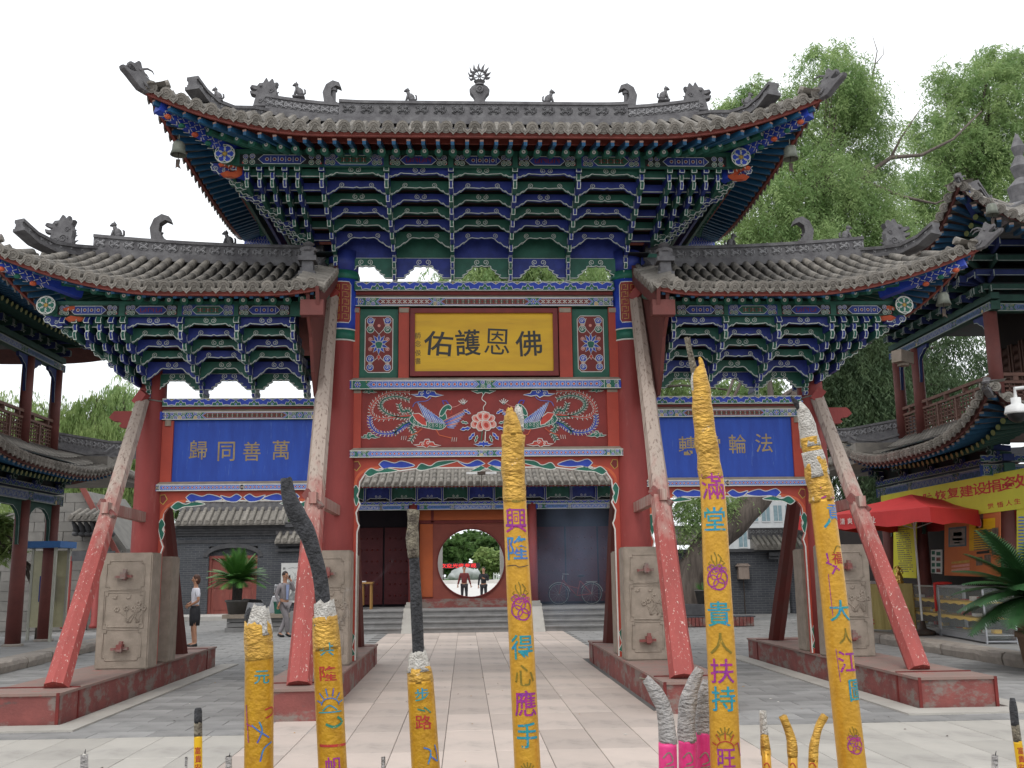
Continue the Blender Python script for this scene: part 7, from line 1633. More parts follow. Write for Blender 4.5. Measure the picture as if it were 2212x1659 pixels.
# ================================================================ the stall on the right terrace
pm('banner_yellow', (.62, .58, .045), (.56, .52, .04), 2, .6); pm('banner_red', (.58, .035, .03), (.5, .03, .025), 4, .6); pm('umbrella_red', (.52, .035, .035), (.44, .03, .03), 2, .6, .05); pm('cloth_gold', (.66, .43, .06), (.54, .35, .05), 3, .7, .1); pm('cloth_pale', (.60, .50, .20), (.54, .45, .17), 3, .7)
pm('alloy', (.42, .43, .45), (.36, .37, .39), 5, .35, metal=.5); pm('print_orange', (.55, .17, .05), (.50, .13, .04), 1.2, .5); pm('print_dark', (.08, .06, .05), (.2, .16, .12), 12, .5)
XB = 10.12
def on_wall(name, x0, yt0, yb0, x1, yt1, yb1, mat, X=XB, parent=None, th=.02):
    """flat sheet hung on the tower's court side; corners read off the photo, sheet is th thick"""
    c = [atx(x0, yt0, X), atx(x1, yt1, X), atx(x1, yb1, X), atx(x0, yb0, X)]; b = MB(); V = [tuple(p) for p in c]+[(p[0]+th, p[1], p[2]) for p in c]
    b.add(V, [(0, 1, 2, 3), (7, 6, 5, 4), (0, 4, 5, 1), (1, 5, 6, 2), (2, 6, 7, 3), (3, 7, 4, 0)]); return obj(name, b, mat, parent)
wallT = lambda X: (lambda u, v, w_: (X-w_, -u, v))      # reads left to right for someone in the court: y falls to the right
bn = on_wall('yellow_banner', 1903, 1071, 1138, 2260, 1002, 1092, 'banner_yellow'); tag(bn, 'long bright yellow banner with red Chinese characters hung along the tower eave', 'banner')
A = Art()
for ch, zx, zy, zh in (('佛', 1270, 160, 50), ('學', 1338, 148, 54), ('院', 1400, 135, 58), ('恢', 1470, 120, 60), ('复', 1540, 105, 62), ('建', 1615, 97, 68), ('设', 1692, 82, 72), ('捐', 1768, 68, 74), ('资', 1850, 52, 80), ('处', 1938, 35, 84)):
    x, y = (1722+zx/2.23)*.8534, (1200+zy/2.23)*.8534; p = atx(x, y, XB); q = atx(x, y+zh/2.23*.8534, XB); A.text(ch, -p[1], p[2], (p[2]-q[2])*.98, 'banner_red', .02, 2.35)
for ch, zx, zy, zh in (('觉', 1752, 180, 36), ('悟', 1806, 172, 36), ('人', 1856, 163, 36), ('生', 1903, 153, 36)):
    x, y = (1722+zx/2.23)*.8534, (1200+zy/2.23)*.8534; p = atx(x, y, XB); q = atx(x, y+zh/2.23*.8534, XB); A.text(ch, -p[1], p[2], (p[2]-q[2])*.9, 'banner_red', .012, 2.1)
p = atx((1722+1308/2.23)*.8534, (1200+238/2.23)*.8534, XB); A.text('由', -p[1], p[2], .16, 'banner_red', .01)
A.build('banner_lettering', MATS, wallT(XB), bn, eps=.004)
sg_ = on_wall('yellow_notice', 1930, 1132, 1247, 1979, 1126, 1249, 'banner_yellow', XB+.02); tag(sg_, 'tall yellow notice full of small printing hanging between the red tower columns', 'notice')
A = Art(); pa_, pb_ = atx(1934, 1142, XB+.02), atx(1975, 1240, XB+.02); y0_, y1_, zt_, zb_ = -pa_[1], -pb_[1], pa_[2], pb_[2]
for k in range(22):
    z = lerp(zt_, zb_, k/22); x = y0_+.03
    while x < y1_-.05:
        w_ = rs.uniform(.04, .10); A.rect(x, z, min(x+w_, y1_-.03), z+.022, 'print_dark') if rs.random() > .12 else None; x += w_+.018
A.build('notice_print', MATS, wallT(XB+.02), sg_, eps=.004)
ps = on_wall('red_poster', 2040, 1106, 1243, 2160, 1085, 1247, 'print_orange', XB+.02); tag(ps, 'large orange red poster with photographs and text behind the glass cabinets', 'poster')
A = Art(); W = lambda x, y: (lambda p: (-p[1], p[2]))(atx(x, y, XB+.02))
def quad(x0, y0, x1, y1, m, dy=-.13): A.fill([W(x0, y1), W(x1, y1+(x1-x0)*dy*.6), W(x1, y0+(x1-x0)*dy), W(x0, y0)], m)
quad(2049, 1140, 2088, 1182, 'window_glass', -.10); A.up(); quad(2052, 1144, 2085, 1178, 'roof_dust', -.1); quad(2060, 1150, 2078, 1158, 'panel_green', -.05); quad(2058, 1163, 2080, 1168, 'print_dark', -.05); quad(2062, 1171, 2074, 1174, 'panel_green', -.05); A.z -= 1
quad(2108, 1108, 2124, 1142, 'print_dark'); A.up(); A.disc(*W(2116, 1130), .10, 'art_pink', 8); A.z -= 1
quad(2094, 1125, 2150, 1190, 'plaque_yellow', -.12); A.up()
for k in range(9): quad(2104, 1147+k*5, 2144, 1149+k*5, 'print_dark', -.11)
for x_, y_ in ((2116, 1213), (2134, 1208), (2150, 1190), (2150, 1150)): quad(x_-7, y_-9, x_+7, y_+9, 'print_dark')
quad(2110, 1192, 2138, 1197, 'cloth_black'); 
for k in range(3): quad(2056, 1214+k*8, 2095, 1218+k*8, 'art_pink' if k else 'art_gold')
A.build('poster_print', MATS, wallT(XB+.02), ps, eps=.003)
p3 = on_wall('yellow_notice', 2196, 1090, 1212, 2240, 1082, 1214, 'banner_yellow', XB+.02); tag(p3, 'yellow notice with blue text cut off at the right edge of the terrace', 'notice')
A = Art()
for k in range(14): quad(2200, 1116+k*7, 2232, 1119+k*7, 'art_blue2', -.02)
A.build('notice_print', MATS, wallT(XB+.02), p3, eps=.004)
mp3 = on_wall('map_board', 2011, 1188, 1238, 2034, 1187, 1240, 'poster_white', XB+.3); tag(mp3, 'narrow white map board with green and brown blocks beside the orange poster', 'board'); A = Art(); W = lambda x, y: (lambda p: (-p[1], p[2]))(atx(x, y, XB+.3))
for k in range(4):
    quad(2013, 1190+k*13, 2020, 1198+k*13, 'panel_green', 0); quad(2023, 1192+k*12, 2032, 1200+k*12, 'plinth_red' if k % 2 else 'panel_green', 0)
A.build('map_print', MATS, wallT(XB+.3), mp3, eps=.004)
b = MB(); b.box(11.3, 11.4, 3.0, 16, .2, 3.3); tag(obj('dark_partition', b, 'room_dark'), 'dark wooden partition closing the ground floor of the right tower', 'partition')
# red square umbrella
uc = (9.5, 6.1); uz = 3.22
t = thing('parasol', 'large square red parasol with white lettering shading the stall', 'parasol', (uc[0], uc[1], .2), radians(-62))
hw = 1.75; b = MB(); C_ = [(-hw, -hw), (hw, -hw), (hw, hw), (-hw, hw)]; n = 10
for s_ in range(4):
    a, c = C_[s_], C_[(s_+1) % 4]; V = []; o = len(b.v)
    for k in range(5):
        for i in range(n+1):
            f = i/n; x, y = lerp(a[0], c[0], f), lerp(a[1], c[1], f); q = k/4; b.v.append((x*(1-q), y*(1-q), uz-.2-.42+.42*q-.05*sin(pi*q)-.03*sin(pi*f)*(1-q)))
    for k in range(4):
        for i in range(n): b.f.append((o+k*(n+1)+i, o+k*(n+1)+i+1, o+(k+1)*(n+1)+i+1, o+(k+1)*(n+1)+i)); b.m.append(0)
cn = obj('canopy', b, 'umbrella_red', t, True, fix=False)
for s_ in range(4):
    a, c = C_[s_], C_[(s_+1) % 4]; b = MB(); o = 0
    for i in range(n+1):
        f = i/n; x, y = lerp(a[0], c[0], f), lerp(a[1], c[1], f); zz = uz-.62-.03*sin(pi*f); sc_ = .30+.035*sin(f*pi*6); b.v += [(x, y, zz), (x*1.01, y*1.01, zz-sc_)]
    for i in range(n): b.f.append((2*i, 2*i+1, 2*i+3, 2*i+2)); b.m.append(0)
    v_ = obj('valance', b, 'umbrella_red', cn, fix=False)
    if s_ in (0, 3):
        A = Art(); 
        for k, chs in enumerate('清爽・傘业'): A.text(chs, -.42+k*.2, 0, .13 if chs != '・' else .03, 'art_white', .004, 1.0)
        mid = (lerp(a[0], c[0], .5), lerp(a[1], c[1], .5)); dr_ = Vector((c[0]-a[0], c[1]-a[1], 0)).normalized(); nr2 = Vector((dr_.y, -dr_.x, 0))
        A.build('valance_lettering', MATS, lambda u, v, w_: (mid[0]+dr_.x*u+nr2.x*(w_+.025), mid[1]+dr_.y*u+nr2.y*(w_+.025), uz-.80+v), v_, eps=.004)
b = MB(); b.tube([(0, 0, .1), (0, 0, uz-.25)], .022, 8); obj('pole', b, 'poster_white', t)
b = MB()
for c in C_: b.tube([(0, 0, uz-.32), (c[0]*.98, c[1]*.98, uz-.66)], .012, 4); b.tube([(0, 0, uz-.95), (c[0]*.5, c[1]*.5, uz-.52)], .010, 4)
obj('ribs', b, 'poster_white', t); b = MB(); b.lathe([(.26, 0), (.25, .08), (.08, .14), (.05, .3)], 16); obj('base', b, 'iron', t, True)
b = MB(); b.ell((0, 0, .22), (.16, .1, .24), 8); tag(obj('black_sack', b, 'cloth_black', None, True, loc=(9.02, 6.0, .20)), 'black bag leaning at the foot of the red parasol', 'bag')
# table with a yellow cloth
tx0, tx1 = at(1850, 1355, 7.3)[0], at(1914, 1355, 7.3)[0]; tz = at(1880, 1262, 7.3)[2]
t = thing('reception_table', 'cloth covered reception table under the red parasol', 'table', (tx0, 7.3, .20)); b = MB(); b.box(0, 1.35, 0, .7, tz-.24, tz-.20); obj('table_top', b, 'wood_yellow', t)
for x, y in ((.05, .05), (1.3, .05), (.05, .65), (1.3, .65)): b = MB(); b.box(x-.025, x+.025, y-.025, y+.025, 0, tz-.24); obj('leg', b, 'wood_yellow', t)
b = MB(); n = 26; w_ = 1.37
for i in range(n+1):
    f = i/n; b.v += [(tx0-.01+w_*f, 7.28, tz+.004), (tx0-.01+w_*f, 7.27+.012*sin(f*40), .26+.012*sin(f*9))]
for i in range(n): b.f.append((2*i, 2*i+1, 2*i+3, 2*i+2)); b.m.append(0)
b.add([(tx0-.01, 7.28, tz+.004), (tx0+w_, 7.28, tz+.004), (tx0+w_, 8.02, tz+.004), (tx0-.01, 8.02, tz+.004)], [(0, 1, 2, 3)], 1); b.add([(tx0+w_, 7.28, tz+.004), (tx0+w_+.01, 7.27, .26), (tx0+w_+.01, 8.02, .26), (tx0+w_, 8.02, tz+.004)], [(0, 1, 2, 3)], 1)
b.add([(tx0-.01, 7.28, tz+.004), (tx0-.02, 7.27, .26), (tx0-.02, 8.02, .26), (tx0-.01, 8.02, tz+.004)], [(0, 1, 2, 3)], 1)
cl = tag(obj('tablecloth', b, ['cloth_pale', 'cloth_gold'], fix=False), 'yellow tablecloth with red characters draped over the reception table', 'tablecloth'); A = Art()
for ch, x, y in (('供', 1849, 1305), ('佛', 1871, 1305), ('接', 1842, 1337), ('待', 1859, 1338), ('处', 1879, 1339)): p = at(x, y, 7.25); A.text(ch, p[0], p[2], .24 if ch in '供佛' else .21, 'banner_red', .012)
A.build('cloth_lettering', MATS, front(0, 7.25, 0), cl)
pm('flower_red', (.5, .03, .03), (.35, .02, .02), 20, .6); pm('gold_leaf', (.75, .50, .14), (.6, .38, .1), 9, .3, metal=.8)
fl = thing('flower_bowl', 'bowl of red flowers on the reception table', 'flowers', (tx0+.12, 7.55, tz+.006)); b = MB(); b.lathe([(.06, 0), (.12, .10), (.13, .10), (.05, .02)], 12); obj('bowl', b, 'pot_clay', fl, True); b = MB()
for k in range(40): a = rs.uniform(0, 6.28); r = rs.uniform(0, .2); b.ell((r*cos(a), r*sin(a), .14+rs.uniform(0, .18)), (.035, .035, .03), 6, 0 if rs.random() < .6 else 1)
obj('blossoms', b, ['flower_red', 'frond_dark'], fl, True)
gf = thing('gilt_figurine', 'small gilt figurine standing at the right end of the reception table', 'figurine', (tx0+1.2, 7.6, tz+.006)); b = MB(); b.lathe([(.10, 0), (.11, .04), (.07, .07), (.10, .12), (.07, .22), (.035, .27), (.05, .32), (.03, .37), (.005, .41)], 14); obj('figure', b, 'gold_leaf', gf, True)
b = MB(); b.tube([(.12*cos(a), .04, .22+.16*sin(a)) for a in [i*.35 for i in range(10)]], .014, 6); obj('halo', b, 'gold_leaf', gf, True)
b = MB()
for k in range(5): b.box(-.12+.01*k, .12-.006*k, -.08, .08, .012*k, .012*(k+1)-.002)
tag(obj('book_pile', b, 'cloth_white', loc=(tx0+.55, 7.5, tz+.006)), 'low pile of white booklets on the reception table', 'books')
# glass cabinets
gm = bpy.data.materials.new('cabinet_glass'); gm.use_nodes = True; n_ = gm.node_tree; bs = n_.nodes['Principled BSDF']; bs.inputs['Base Color'].default_value = (.75, .82, .80, 1); bs.inputs['Roughness'].default_value = .05
tr = n_.nodes.new('ShaderNodeBsdfTransparent'); mx = n_.nodes.new('ShaderNodeMixShader'); mx.inputs[0].default_value = .07; n_.links.new(tr.outputs[0], mx.inputs[1]); n_.links.new(bs.outputs[0], mx.inputs[2]); n_.links.new(mx.outputs[0], n_.nodes['Material Output'].inputs[0]); MATS['cabinet_glass'] = gm
def cabinet(label, a, c, h=1.06, dp=.55):
    a, c = Vector((a[0], a[1], .2)), Vector((c[0], c[1], .2)); L = (c-a).length; d = (c-a)/L; ang = atan2(d.y, d.x)
    t = thing('glass_cabinet', label, 'cabinet', tuple(a), ang, 'glass display cabinets')       # x along the front, y towards the tower
    s_ = .03
    for x in (0, L): 
        for y in (0, dp): b = MB(); b.box(x-s_*.5, x+s_*.5, y-s_*.5, y+s_*.5, 0, h); obj('upright', b, 'alloy', t)
    b = MB()
    for z in (.06, h-.02):
        for y in (0, dp): b.box(s_*.5, L-s_*.5, y-s_*.5, y+s_*.5, z-s_, z)
        for x in (0, L): b.box(x-s_*.5, x+s_*.5, s_*.5, dp-s_*.5, z-s_, z)
    b.box(0, L, -.012, .0, .06, .14); obj('rail', b, 'alloy', t)
    for k, z in enumerate((.16, .44, .74)):
        b = MB(); b.box(.02, L-.02, .02, dp-.02, z-.012, z); sh = obj('shelf', b, 'cabinet_glass' if k else 'alloy', t)
        b = MB(); m = 24
        for i in range(m+1): f = i/m; b.v += [(.03+(L-.06)*f, .02, z+.006), (.03+(L-.06)*f, .012, z-.05-.012*sin(f*31)), (.03+(L-.06)*f, dp-.03, z+.006)]
        for i in range(m): b.f += [(3*i, 3*i+1, 3*i+4, 3*i+3), (3*i, 3*i+3, 3*i+5, 3*i+2)]; b.m += [0, 0]
        if k: obj('shelf_cloth', b, 'cloth_gold', sh, fix=False)
    for nm, bx in (('glass_front', (.02, L-.02, -.004, .0, .08, h-.05)), ('glass_side', (L-.002, L+.002, .02, dp-.02, .08, h-.05)), ('glass_side', (-.002, .002, .02, dp-.02, .08, h-.05)), ('glass_top', (0, L, 0, dp, h-.016, h-.008))): b = MB(); b.box(*bx); obj(nm, b, 'cabinet_glass', t)
    return t, a, d, L, ang
seq = {}
ca = cabinet('left glass display cabinet on the terrace with yellow shelf cloths', (9.98, 8.1), (9.78, 5.9)); cb = cabinet('right glass display cabinet on the terrace with white edged corner posts', (9.76, 5.8), (9.45, 3.3))
cnt = 0
for (t_, a, d, L, ang), nm in ((ca, 'left'), (cb, 'right')):
    nrm = Vector((-d.y, d.x, 0))
    for z in (.16, .45, .75):
        x = .15
        while x < L-.2:
            w_ = rs.uniform(.10, .22); p = a+d*(x+w_/2)+nrm*rs.uniform(.2, .35)+Vector((0, 0, z+.008)); k = rs.random(); b = MB(); cnt += 1
            if k < .4: b.box(-w_/2, w_/2, -.07, .07, 0, rs.uniform(.03, .09)); m_, c_ = rs.choice([('poster_white', 'white box'), ('plaque_yellow', 'yellow box'), ('bag_red', 'red box')])
            elif k < .7: b.lathe([(.03, 0), (.07, .03), (.065, .05), (.02, .05)], 12); m_, c_ = ('gold_leaf', 'gilt bowl')
            else:
                for q in range(14): b.ell((.05*cos(q*.45), .05*sin(q*.45), .012), (.013, .013, .011), 6)
                m_, c_ = rs.choice([('bag_red', 'string of red beads'), ('wood_yellow', 'string of brown beads')])
            o = obj('cabinet_item', b, m_, loc=tuple(p)); o.rotation_euler.z = ang; ky = (c_, z, nm); seq.setdefault(ky, []).append(o); tag(o, c_, 'goods', 'goods in the glass cabinets'); x += w_+rs.uniform(.08, .3)
ordn = [['the'], ['farther', 'nearer'], ['farthest', 'middle', 'nearest'], ['farthest', 'second farthest', 'second nearest', 'nearest'], ['farthest', 'second farthest', 'middle', 'second nearest', 'nearest']]
for (c_, z, nm), L_s in seq.items():
    for q, o in enumerate(L_s): wd = ordn[min(4, len(L_s)-1)][min(q, 4)]; o['label'] = ('%s %s on the %s shelf of the %s glass cabinet' % (wd, c_, {.16: 'lowest', .45: 'middle', .75: 'upper'}[z], nm)).replace('the the', 'the')
p = a = Vector((9.76, 5.8, 1.26)); b = MB(); b.tube([(.25, .1, .02), (.1, -.1, .03), (0, -.0, .02), (-.05, .02, .0), (-.06, .02, -.25), (-.05, .03, -.55)], [.03, .035, .03, .03, .025, .035], 6); b.ell((.12, 0, .03), (.22, .14, .035), 10); tag(obj('cloth_drape', b, 'banner_red', None, True, loc=tuple(p)), 'bright red sash draped over the joint of the two glass cabinets', 'sash')
# loudspeaker box and dome camera on the right tower
t = thing('loudspeaker', 'beige horn loudspeaker box under the eaves of the right tower', 'loudspeaker', tuple(atx(1950, 772, 9.6)), radians(30)); b = MB(); b.prism([(-.22, -.12), (.22, -.15), (.24, .12), (-.2, .15)], lambda u, v, q: (u, -.12+q, v), .26); b.lathe([(.13, 0), (.12, .06)], 12, (0, 0, -.2)); obj('case', b, 'slab_stone', t); b = MB(); b.tube([(0, .1, .1), (.2, .3, .25)], .02, 6); obj('arm', b, 'iron', t)
t = thing('dome_camera', 'white dome security camera at the right edge below the tower eave', 'camera', tuple(atx(2197, 890, 8.9))); b = MB(); b.lathe([(.02, .24), (.08, .24), (.08, .14), (.17, .10), (.20, 0), (.20, -.03)], 20); obj('housing', b, 'lamp_white', t, True); b = MB(); b.ell((0, 0, -.03), (.16, .16, .15), 16); obj('dome', b, 'shoe_black', t, True); b = MB(); b.tube([(0, 0, .24), (0, 0, .4), (.5, 0, .45)], .03, 8); obj('bracket', b, 'lamp_white', t)
# things beyond the moon gate
b = MB(); b.add([(-60, 23.2, .15), (60, 23.2, .15), (60, 124, .15), (-60, 124, .15)], [(0, 1, 2, 3)]); b.box(-60, 60, 23.15, 23.2, -.02, .15); tag(obj('plaza', b, 'plaza_pale', fix=False), kind='structure')
b = MB(); b.box(-60, 60, 125, 175, -.05, .5); tag(obj('lawn', b, 'grass'), kind='structure'); b = MB(); b.box(-40, 40, 122, 125, .1, .62); tag(obj('lawn_kerb', b, 'plaza_pale'), 'pale stone kerb along the lawn beyond the moon gate', 'kerb')
b = MB(); b.ell((0, 0, .55), (1.0, .55, .62), 24); b.ell((-.65, .05, .42), (.55, .5, .42), 18); b.ell((.75, 0, .5), (.5, .45, .5), 18)
b.v = [tuple(Vector(v)+Vector(noise.noise_vector(Vector(v)*2.2))*.12) for v in b.v]; pm('boulder', (.36, .38, .37), (.24, .26, .25), 1.5, .8, .4, 5); pr_ = at(1002, 1262, 128); bo = obj('boulder', b, 'boulder', None, True, loc=(pr_[0], 128, .35)); tag(bo, 'big pale grey boulder on the lawn seen through the moon gate', 'boulder'); bo.scale = (1.95, 1.6, 1.75)
em = bpy.data.materials.new('led_red'); em.use_nodes = True; eb = em.node_tree.nodes['Principled BSDF']; eb.inputs['Base Color'].default_value = (.5, .02, .02, 1); eb.inputs['Emission Color'].default_value = (1, .03, .03, 1); eb.inputs['Emission Strength'].default_value = .9; MATS['led_red'] = em
pl = at(990, 1222, 134); t = thing('led_sign', 'long red running text sign in front of the trees beyond the moon gate', 'sign', tuple(pl)); b = MB(); b.box(-2.9, 3.2, 0, .15, -.38, .38); obj('case', b, 'cloth_black', t); A = Art(); A.text('欢迎光临参观', 0, 0, .62, 'led_red', .01, 1.35); A.build('sign_lettering', MATS, front(0, 0, 0), t, eps=.01)
for s_ in (-1, 1): b = MB(); b.tube([(s_*2.2, .1, -pl[2]+.4), (s_*2.2, .1, -.3)], .08, 6); obj('post', b, 'iron', t)
for x_ in (947, 1089): p = at(x_, 1230, 24.5); b = MB(); b.box(-.16, .16, -.16, .16, 0, 4.5); b.box(-.24, .24, -.24, .24, 0, .3); tag(obj('stone_pillar', b, 'plaza_pale', loc=(p[0], 24.5, .15)), 'pale stone pillar just inside the %s rim of the moon gate view' % ('left' if x_ < 1000 else 'right'), 'pillar')
t = thing('white_fence', 'low white picket fence at the right behind the boulder', 'fence', tuple(at(1066, 1256, 129)))
for k in range(9): b = MB(); b.box(k*.34, k*.34+.13, 0, .06, -.1, 1.2); obj('picket', b, 'poster_white', t)
b = MB(); b.box(0, 2.9, .06, .1, .2, .32); b.box(0, 2.9, .06, .1, .9, 1.02); obj('fence_rail', b, 'poster_white', t)
# ================================================================ trees
def leaf_mat(name, c1, c2):
    m = pm(name, c1, c2, 1.1, .6, lo=.38, hi=.62); n = m.node_tree; L = n.links.new; b = n.nodes['Principled BSDF']; col = b.inputs['Base Color'].links[0].from_socket
    tl = n.nodes.new('ShaderNodeBsdfTranslucent'); L(col, tl.inputs[0]); mx = n.nodes.new('ShaderNodeMixShader'); mx.inputs[0].default_value = .48; L(b.outputs[0], mx.inputs[1]); L(tl.outputs[0], mx.inputs[2]); L(mx.outputs[0], n.nodes['Material Output'].inputs[0])
leaf_mat('willow_leaf', (.35, .46, .19), (.18, .29, .105)); leaf_mat('willow_pale', (.30, .38, .14), (.17, .26, .08)); leaf_mat('willow_dark', (.13, .19, .09), (.07, .12, .06)); leaf_mat('broad_leaf', (.12, .21, .06), (.06, .12, .035))
pm('bark', (.115, .095, .08), (.06, .048, .04), 3, .95, .8, 10, (1, 1, .25)); pm('bark_pale', (.17, .14, .12), (.085, .07, .06), 5, .95, 1.0, 14, (2.2, 2.2, .22))
RN = np.random.default_rng(11)
def willow(name, label, blobs, trunk, n_tot, mat, leaf=(.15, .034), strand=(.5, 1.5), up=0., limbs=(), group=None, base=None, droop=1., bmat='bark', nl=14, fill=.8):
    """blobs: (px, py, Y, rx_px, rz_px); strands of narrow leaves hang from clumps spread through each blob"""
    t = thing(name, label, 'tree', tuple(base) if base is not None else (0, 0, 0), 0, group); off = np.array(t.location)
    C_ = []; area = [b_[3]*b_[4] for b_ in blobs]; tot = sum(area); V = []; cents = []
    for (x, y, Y, rx, rz), ar in zip(blobs, area):
        c = at(x, y, Y); m = (Y-CAM[1])/2174; R = np.array([rx*m, rx*m*.8, rz*m]); cents.append((c, R)); ns = max(3, int(n_tot*ar/tot/nl)); ncl = max(3, ns//9)
        d = RN.normal(size=(ncl, 3)); d /= np.linalg.norm(d, axis=1)[:, None]; cl = c+d*(RN.uniform(.25, 1., (ncl, 1))**.5)*R*fill
        which = RN.integers(0, ncl, ns); p0 = cl[which]+RN.normal(size=(ns, 3))*np.array([.22, .22, .16])*min(1.6, R[0]); dirn = d[which]*np.array([1, 1, .5])+RN.normal(size=(ns, 3))*.45; dirn[:, 2] += up
        dirn /= np.linalg.norm(dirn, axis=1)[:, None]; L = RN.uniform(strand[0], strand[1], ns); tt = (np.arange(nl)+.5)/nl
        pts = p0[:, None]+dirn[:, None]*(L[:, None, None]*tt[None, :, None])*.45; pts[:, :, 2] -= droop*(L[:, None]*tt[None]**1.7)*.8; pts = pts.reshape(-1, 3)
        pts += RN.normal(size=pts.shape)*.035; k = len(pts); a = RN.uniform(0, 2*pi, k); hz = .18 if strand[1] > 3 else .55; ax = np.stack([np.cos(a)*hz, np.sin(a)*hz, -droop*RN.uniform(.3, 1.1, k)+(1-droop)*RN.uniform(-.4, .8, k)], 1); ax /= np.linalg.norm(ax, axis=1)[:, None]
        sd = np.cross(ax, RN.normal(size=(k, 3))); sd /= np.linalg.norm(sd, axis=1)[:, None]; s_ = RN.uniform(.7, 1.3, (k, 1)); l_, w_ = leaf[0]*s_, leaf[1]*s_
        V.append(np.stack([pts, pts+ax*l_*.45+sd*w_*.5, pts+ax*l_, pts+ax*l_*.45-sd*w_*.5], 1).reshape(-1, 3))
    V = np.concatenate(V)-off; n = len(V)//4; me = bpy.data.meshes.new('crown'); me.vertices.add(len(V)); me.vertices.foreach_set('co', V.astype(np.float32).ravel()); me.loops.add(n*4); me.loops.foreach_set('vertex_index', np.arange(n*4, dtype=np.int32)); me.polygons.add(n)
    me.polygons.foreach_set('loop_start', np.arange(0, n*4, 4, dtype=np.int32)); me.polygons.foreach_set('loop_total', np.full(n, 4, dtype=np.int32)); me.update(calc_edges=True); me.materials.append(MATS[mat]); link('crown', me, t)
    b = MB(); o3 = Vector(off)
    if trunk:
        pts = [Vector(p) for p, r in trunk]; rr = [r for p, r in trunk]; P = []; R2 = []
        for i in range(len(pts)-1):
            for k in range(5): f = k/5; q = smooth([tuple(pts[max(i-1, 0)][:2]), tuple(pts[i][:2])], 1) if False else None; P.append(pts[i].lerp(pts[i+1], f)-o3); R2.append(lerp(rr[i], rr[i+1], f))
        P.append(pts[-1]-o3); R2.append(rr[-1])
        for _ in range(2): P = [P[0]]+[(P[i-1]+P[i]*2+P[i+1])/4 for i in range(1, len(P)-1)]+[P[-1]]
        b.tube(P, R2, 14, 0, True, wob=lambda i, j: 1+.10*sin(j*2.1+i*.35)+.06*sin(i*1.3+j)); obj('trunk', b, bmat, t, True)
        b = MB(); top = P[-1]; mids = P[len(P)//2:]
        for c, R in cents:
            for q in range(2):
                a = mids[rs.randrange(len(mids))]; e = Vector(c)-o3+Vector((rs.uniform(-.5, .5)*R[0], 0, rs.uniform(-.3, .6)*R[2])); P3 = [a]
                for k in range(1, 6): f = k/5; P3.append(a.lerp(e, f)+Vector((rs.uniform(-.12, .12), rs.uniform(-.12, .12), .35*sin(pi*f)*(e-a).length*.3)))
                L0 = min(.5, (e-a).length*.03); b.tube(P3, [R2[-1]*.55*(1-k/6.5)+.02 for k in range(6)], 6)
        if cents: obj('limb', b, bmat, t, True)
    for pth, Y, r in limbs:
        b = MB(); P = [Vector(at(x, y, Y))-o3 for x, y in pth]; b.tube(P, [r*(1-.75*i/(len(P)-1)) for i in range(len(P))], 7); obj('branch', b, bmat, t, True)
    return t
G3 = lambda x, y, z=0: gz(x, y, z)
# leaning old willow on the right
tb = np.array([8.0, 15.8, 0.]); tb[0] = at(1492, 1330, 15.8)[0]
tr = [(tuple(tb), .42), (tuple(at(1487, 1250, 15.8)), .46), (tuple(at(1520, 1190, 15.8)), .50), (tuple(at(1575, 1135, 16)), .46), (tuple(at(1635, 1080, 16.2)), .42), (tuple(at(1700, 960, 16.6)), .36), (tuple(at(1740, 800, 17)), .30), (tuple(at(1765, 640, 17.3)), .26), (tuple(at(1770, 480, 17.5)), .20), (tuple(at(1790, 330, 17.5)), .12)]
willow('willow_tree', 'old willow with a thick leaning trunk rising behind the right bay', [(1795, 200, 17.5, 105, 90), (1700, 300, 17.5, 95, 80), (1850, 300, 18, 80, 90), (1760, 400, 17, 130, 80), (1650, 450, 16.5, 100, 75), (1830, 460, 17.5, 110, 80), (1590, 250, 18, 45, 65), (1905, 500, 18, 80, 60), (1500, 1090, 15.5, 42, 50), (1550, 1070, 15.8, 40, 45), (1505, 600, 17.5, 60, 40), (1640, 190, 18, 40, 36), (1720, 520, 16.5, 110, 45), (1880, 400, 18.5, 60, 60), (1790, 120, 18, 45, 30), (1600, 520, 16.5, 60, 45), (1580, 300, 18, 35, 90), (1850, 210, 18, 40, 70)],
       tr, 150000, 'willow_leaf', limbs=[([(1765, 420), (1860, 385), (1925, 340), (1990, 335), (2060, 300), (2120, 240)], 17.2, .11), ([(1925, 340), (1945, 300), (1985, 240)], 17.2, .06), ([(1860, 390), (1950, 425), (2020, 440), (2090, 410)], 17.2, .08), ([(1700, 520), (1790, 480), (1840, 440)], 16.8, .09), ([(1875, 215), (1888, 150), (1895, 110), (1885, 78)], 17.5, .035), ([(1890, 140), (1908, 118), (1910, 88)], 17.5, .02)], base=tb, bmat='bark_pale', up=.25, droop=.75, fill=.95)
willow('willow_tree', 'tall pale willow at the upper right edge above the tower roof', [(2130, 200, 22, 90, 95), (2060, 300, 22, 80, 80), (2190, 300, 22, 90, 100), (2040, 190, 23, 45, 50), (2150, 130, 23, 50, 40), (2210, 150, 22, 45, 60), (1990, 400, 22, 60, 50), (2060, 440, 22, 80, 50), (1990, 480, 22, 90, 50), (2150, 400, 22, 70, 70), (2110, 330, 22, 110, 50), (2000, 280, 23, 40, 50)], [((15.2, 22, 0), .4), ((14.8, 22, 5), .34), (tuple(at(2110, 400, 22)), .2), (tuple(at(2120, 260, 22)), .10)], 95000, 'willow_leaf', base=(15.2, 22, 0), up=.2, droop=.7, leaf=(.17, .038), fill=.95)
